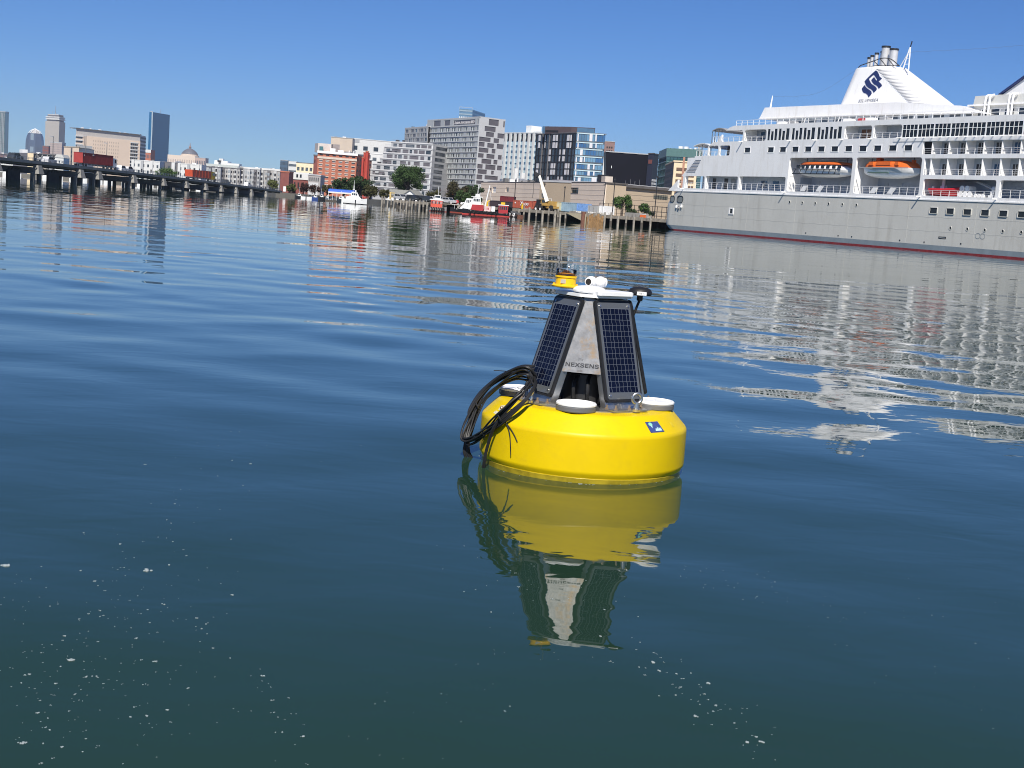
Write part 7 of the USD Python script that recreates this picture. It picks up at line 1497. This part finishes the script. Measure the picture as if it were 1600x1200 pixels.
g_dark, g_mid, g_olive, g_yel, g_red, g_bright = leaf_mat("dark_leaves", (.045, .08, .028)), leaf_mat("green_leaves", (.06, .11, .03)), leaf_mat("olive_leaves", (.085, .085, .028)), leaf_mat("yellow_green_leaves", (.13, .15, .04)), leaf_mat("russet_leaves", (.085, .04, .03)), leaf_mat("bright_leaves", (.085, .155, .04))
tree("broadleaf_tree", "big dark green round tree in front of the stepped grey building", 607, 668, 257.5, 305, 425, g_mid, 6500, .5, 1)
tree("broadleaf_tree", "dark spreading tree left in the clump in front of the brick hotel", 519, 556, 272, 303, 430, g_dark, 3000, .5, 2, "wide")
tree("broadleaf_tree", "dark tall tree at the middle of the clump beside the red drums", 540, 588, 269.5, 303, 425, g_dark, 4200, .5, 3, "wide")
tree("broadleaf_tree", "small olive tree in front of the clump behind the white cabin boat", 563, 594, 290, 309, 400, g_olive, 2200, .42, 4)
tree("pine_tree", "russet tinged pine left half of the pair beside the tan warehouse", 694, 734, 283, 317, 385, leaf_mat("russet_green_leaves", (.075, .066, .028)), 3800, .42, 5)
tree("pine_tree", "dark pine right half of the pair touching the tan warehouse", 722, 754, 281, 316, 388, g_dark, 3200, .42, 6, "wide")
tree("pine_tree", "low green shrub tree between and below the two pines", 708, 735, 297, 318, 378, g_mid, 1600, .38, 16)
tree("broadleaf_tree", "small fresh green tree at the shore end of the bridge", 416, 437, 280.5, 297, 530, g_yel, 1400, .5, 7)
tree("shrub", "yellowish shrub in front of the red brick stair tower", 446, 464, 287, 302, 500, g_yel, 900, .45, 8)
tree("shrub", "dark red shrub in front of the white topped brick building", 464, 484, 285, 302, 495, g_red, 1100, .45, 9)
tree("shrub", "second dark red shrub below the grey flat fronted building", 481, 503, 288, 305, 480, g_red, 1100, .45, 10)
tree("shrub", "green shrub under the brick hotel left of the tree clump", 500, 522, 288, 307, 460, g_olive, 1100, .45, 11)
tree("broadleaf_tree", "bright green tree rising behind the bridge between row houses", 243, 280, 261, 281, 640, g_bright, 2600, .6, 12, "wide", None, 1.0)
tree("broadleaf_tree", "larger fresh green tree at the quay in front of the tan hall", 955.5, 990, 302.5, 333, 262, g_bright, 2600, .30, 13, "round", None, ZD - .2)
tree("broadleaf_tree", "smaller round green tree at the quay nearest the ship", 997.5, 1017, 317.5, 334, 256, g_bright, 1500, .26, 14, "round", None, ZD - .2)
for k, (p0, p1, y0, y1, D, lb) in enumerate(((590, 612, 296, 312, 395, "olive bush at the foot of the stepped building left of the big tree"), (664, 694, 296, 314, 400, "low bush right of the big dark green tree"))): tree("shrub", lb, p0, p1, y0, y1, D, g_olive, 1200, .42, 40 + k)
# hedge on the quay
for k, (p0, p1, lb) in enumerate(((978, 998, "low dark hedge between the two quay trees"), (1012, 1026, "low dark hedge next to the ship stern"))): tree("hedge", lb, p0, p1, 326 + k * 2.5, 334 + k * 2.5, 254, g_dark, 700, .22, 50 + k, "wide", None, ZD - .2)

# a low far ridge of streets and roofs closes the land towards the horizon
far = MB(); r_ = np.random.default_rng(3)
for k in range(150):
    px = r_.uniform(-250, 1900); D = r_.uniform(1300, 2400); x = (px - 800) / FPX * D; w = r_.uniform(14, 40); h = r_.uniform(7, 15)
    far.box(x - w, x + w, D, D + 25, 0, GZ + h)
top_mesh("far_roofs", far, mat("far_roof_mass", (.26, .25, .24), .8, var=.3, scale=.02), "distant low roofs of the town closing the view inland", "rooftops", "stuff")

# ================================================================== the air
haze_m = usdkit.material(stage, "/World/Looks/haze_air", {"v": ("principled_volume", {"color": (.92, .93, .95), "density": 0.000065, "anisotropy": .3})}, [], volume="v.volume")
HAZE = True
if HAZE: top_mesh("haze", bx(-7200, 7200, -700, 6600, -2.0, 330), haze_m, "thin summer haze over the water and the far skyline", "haze", "stuff")
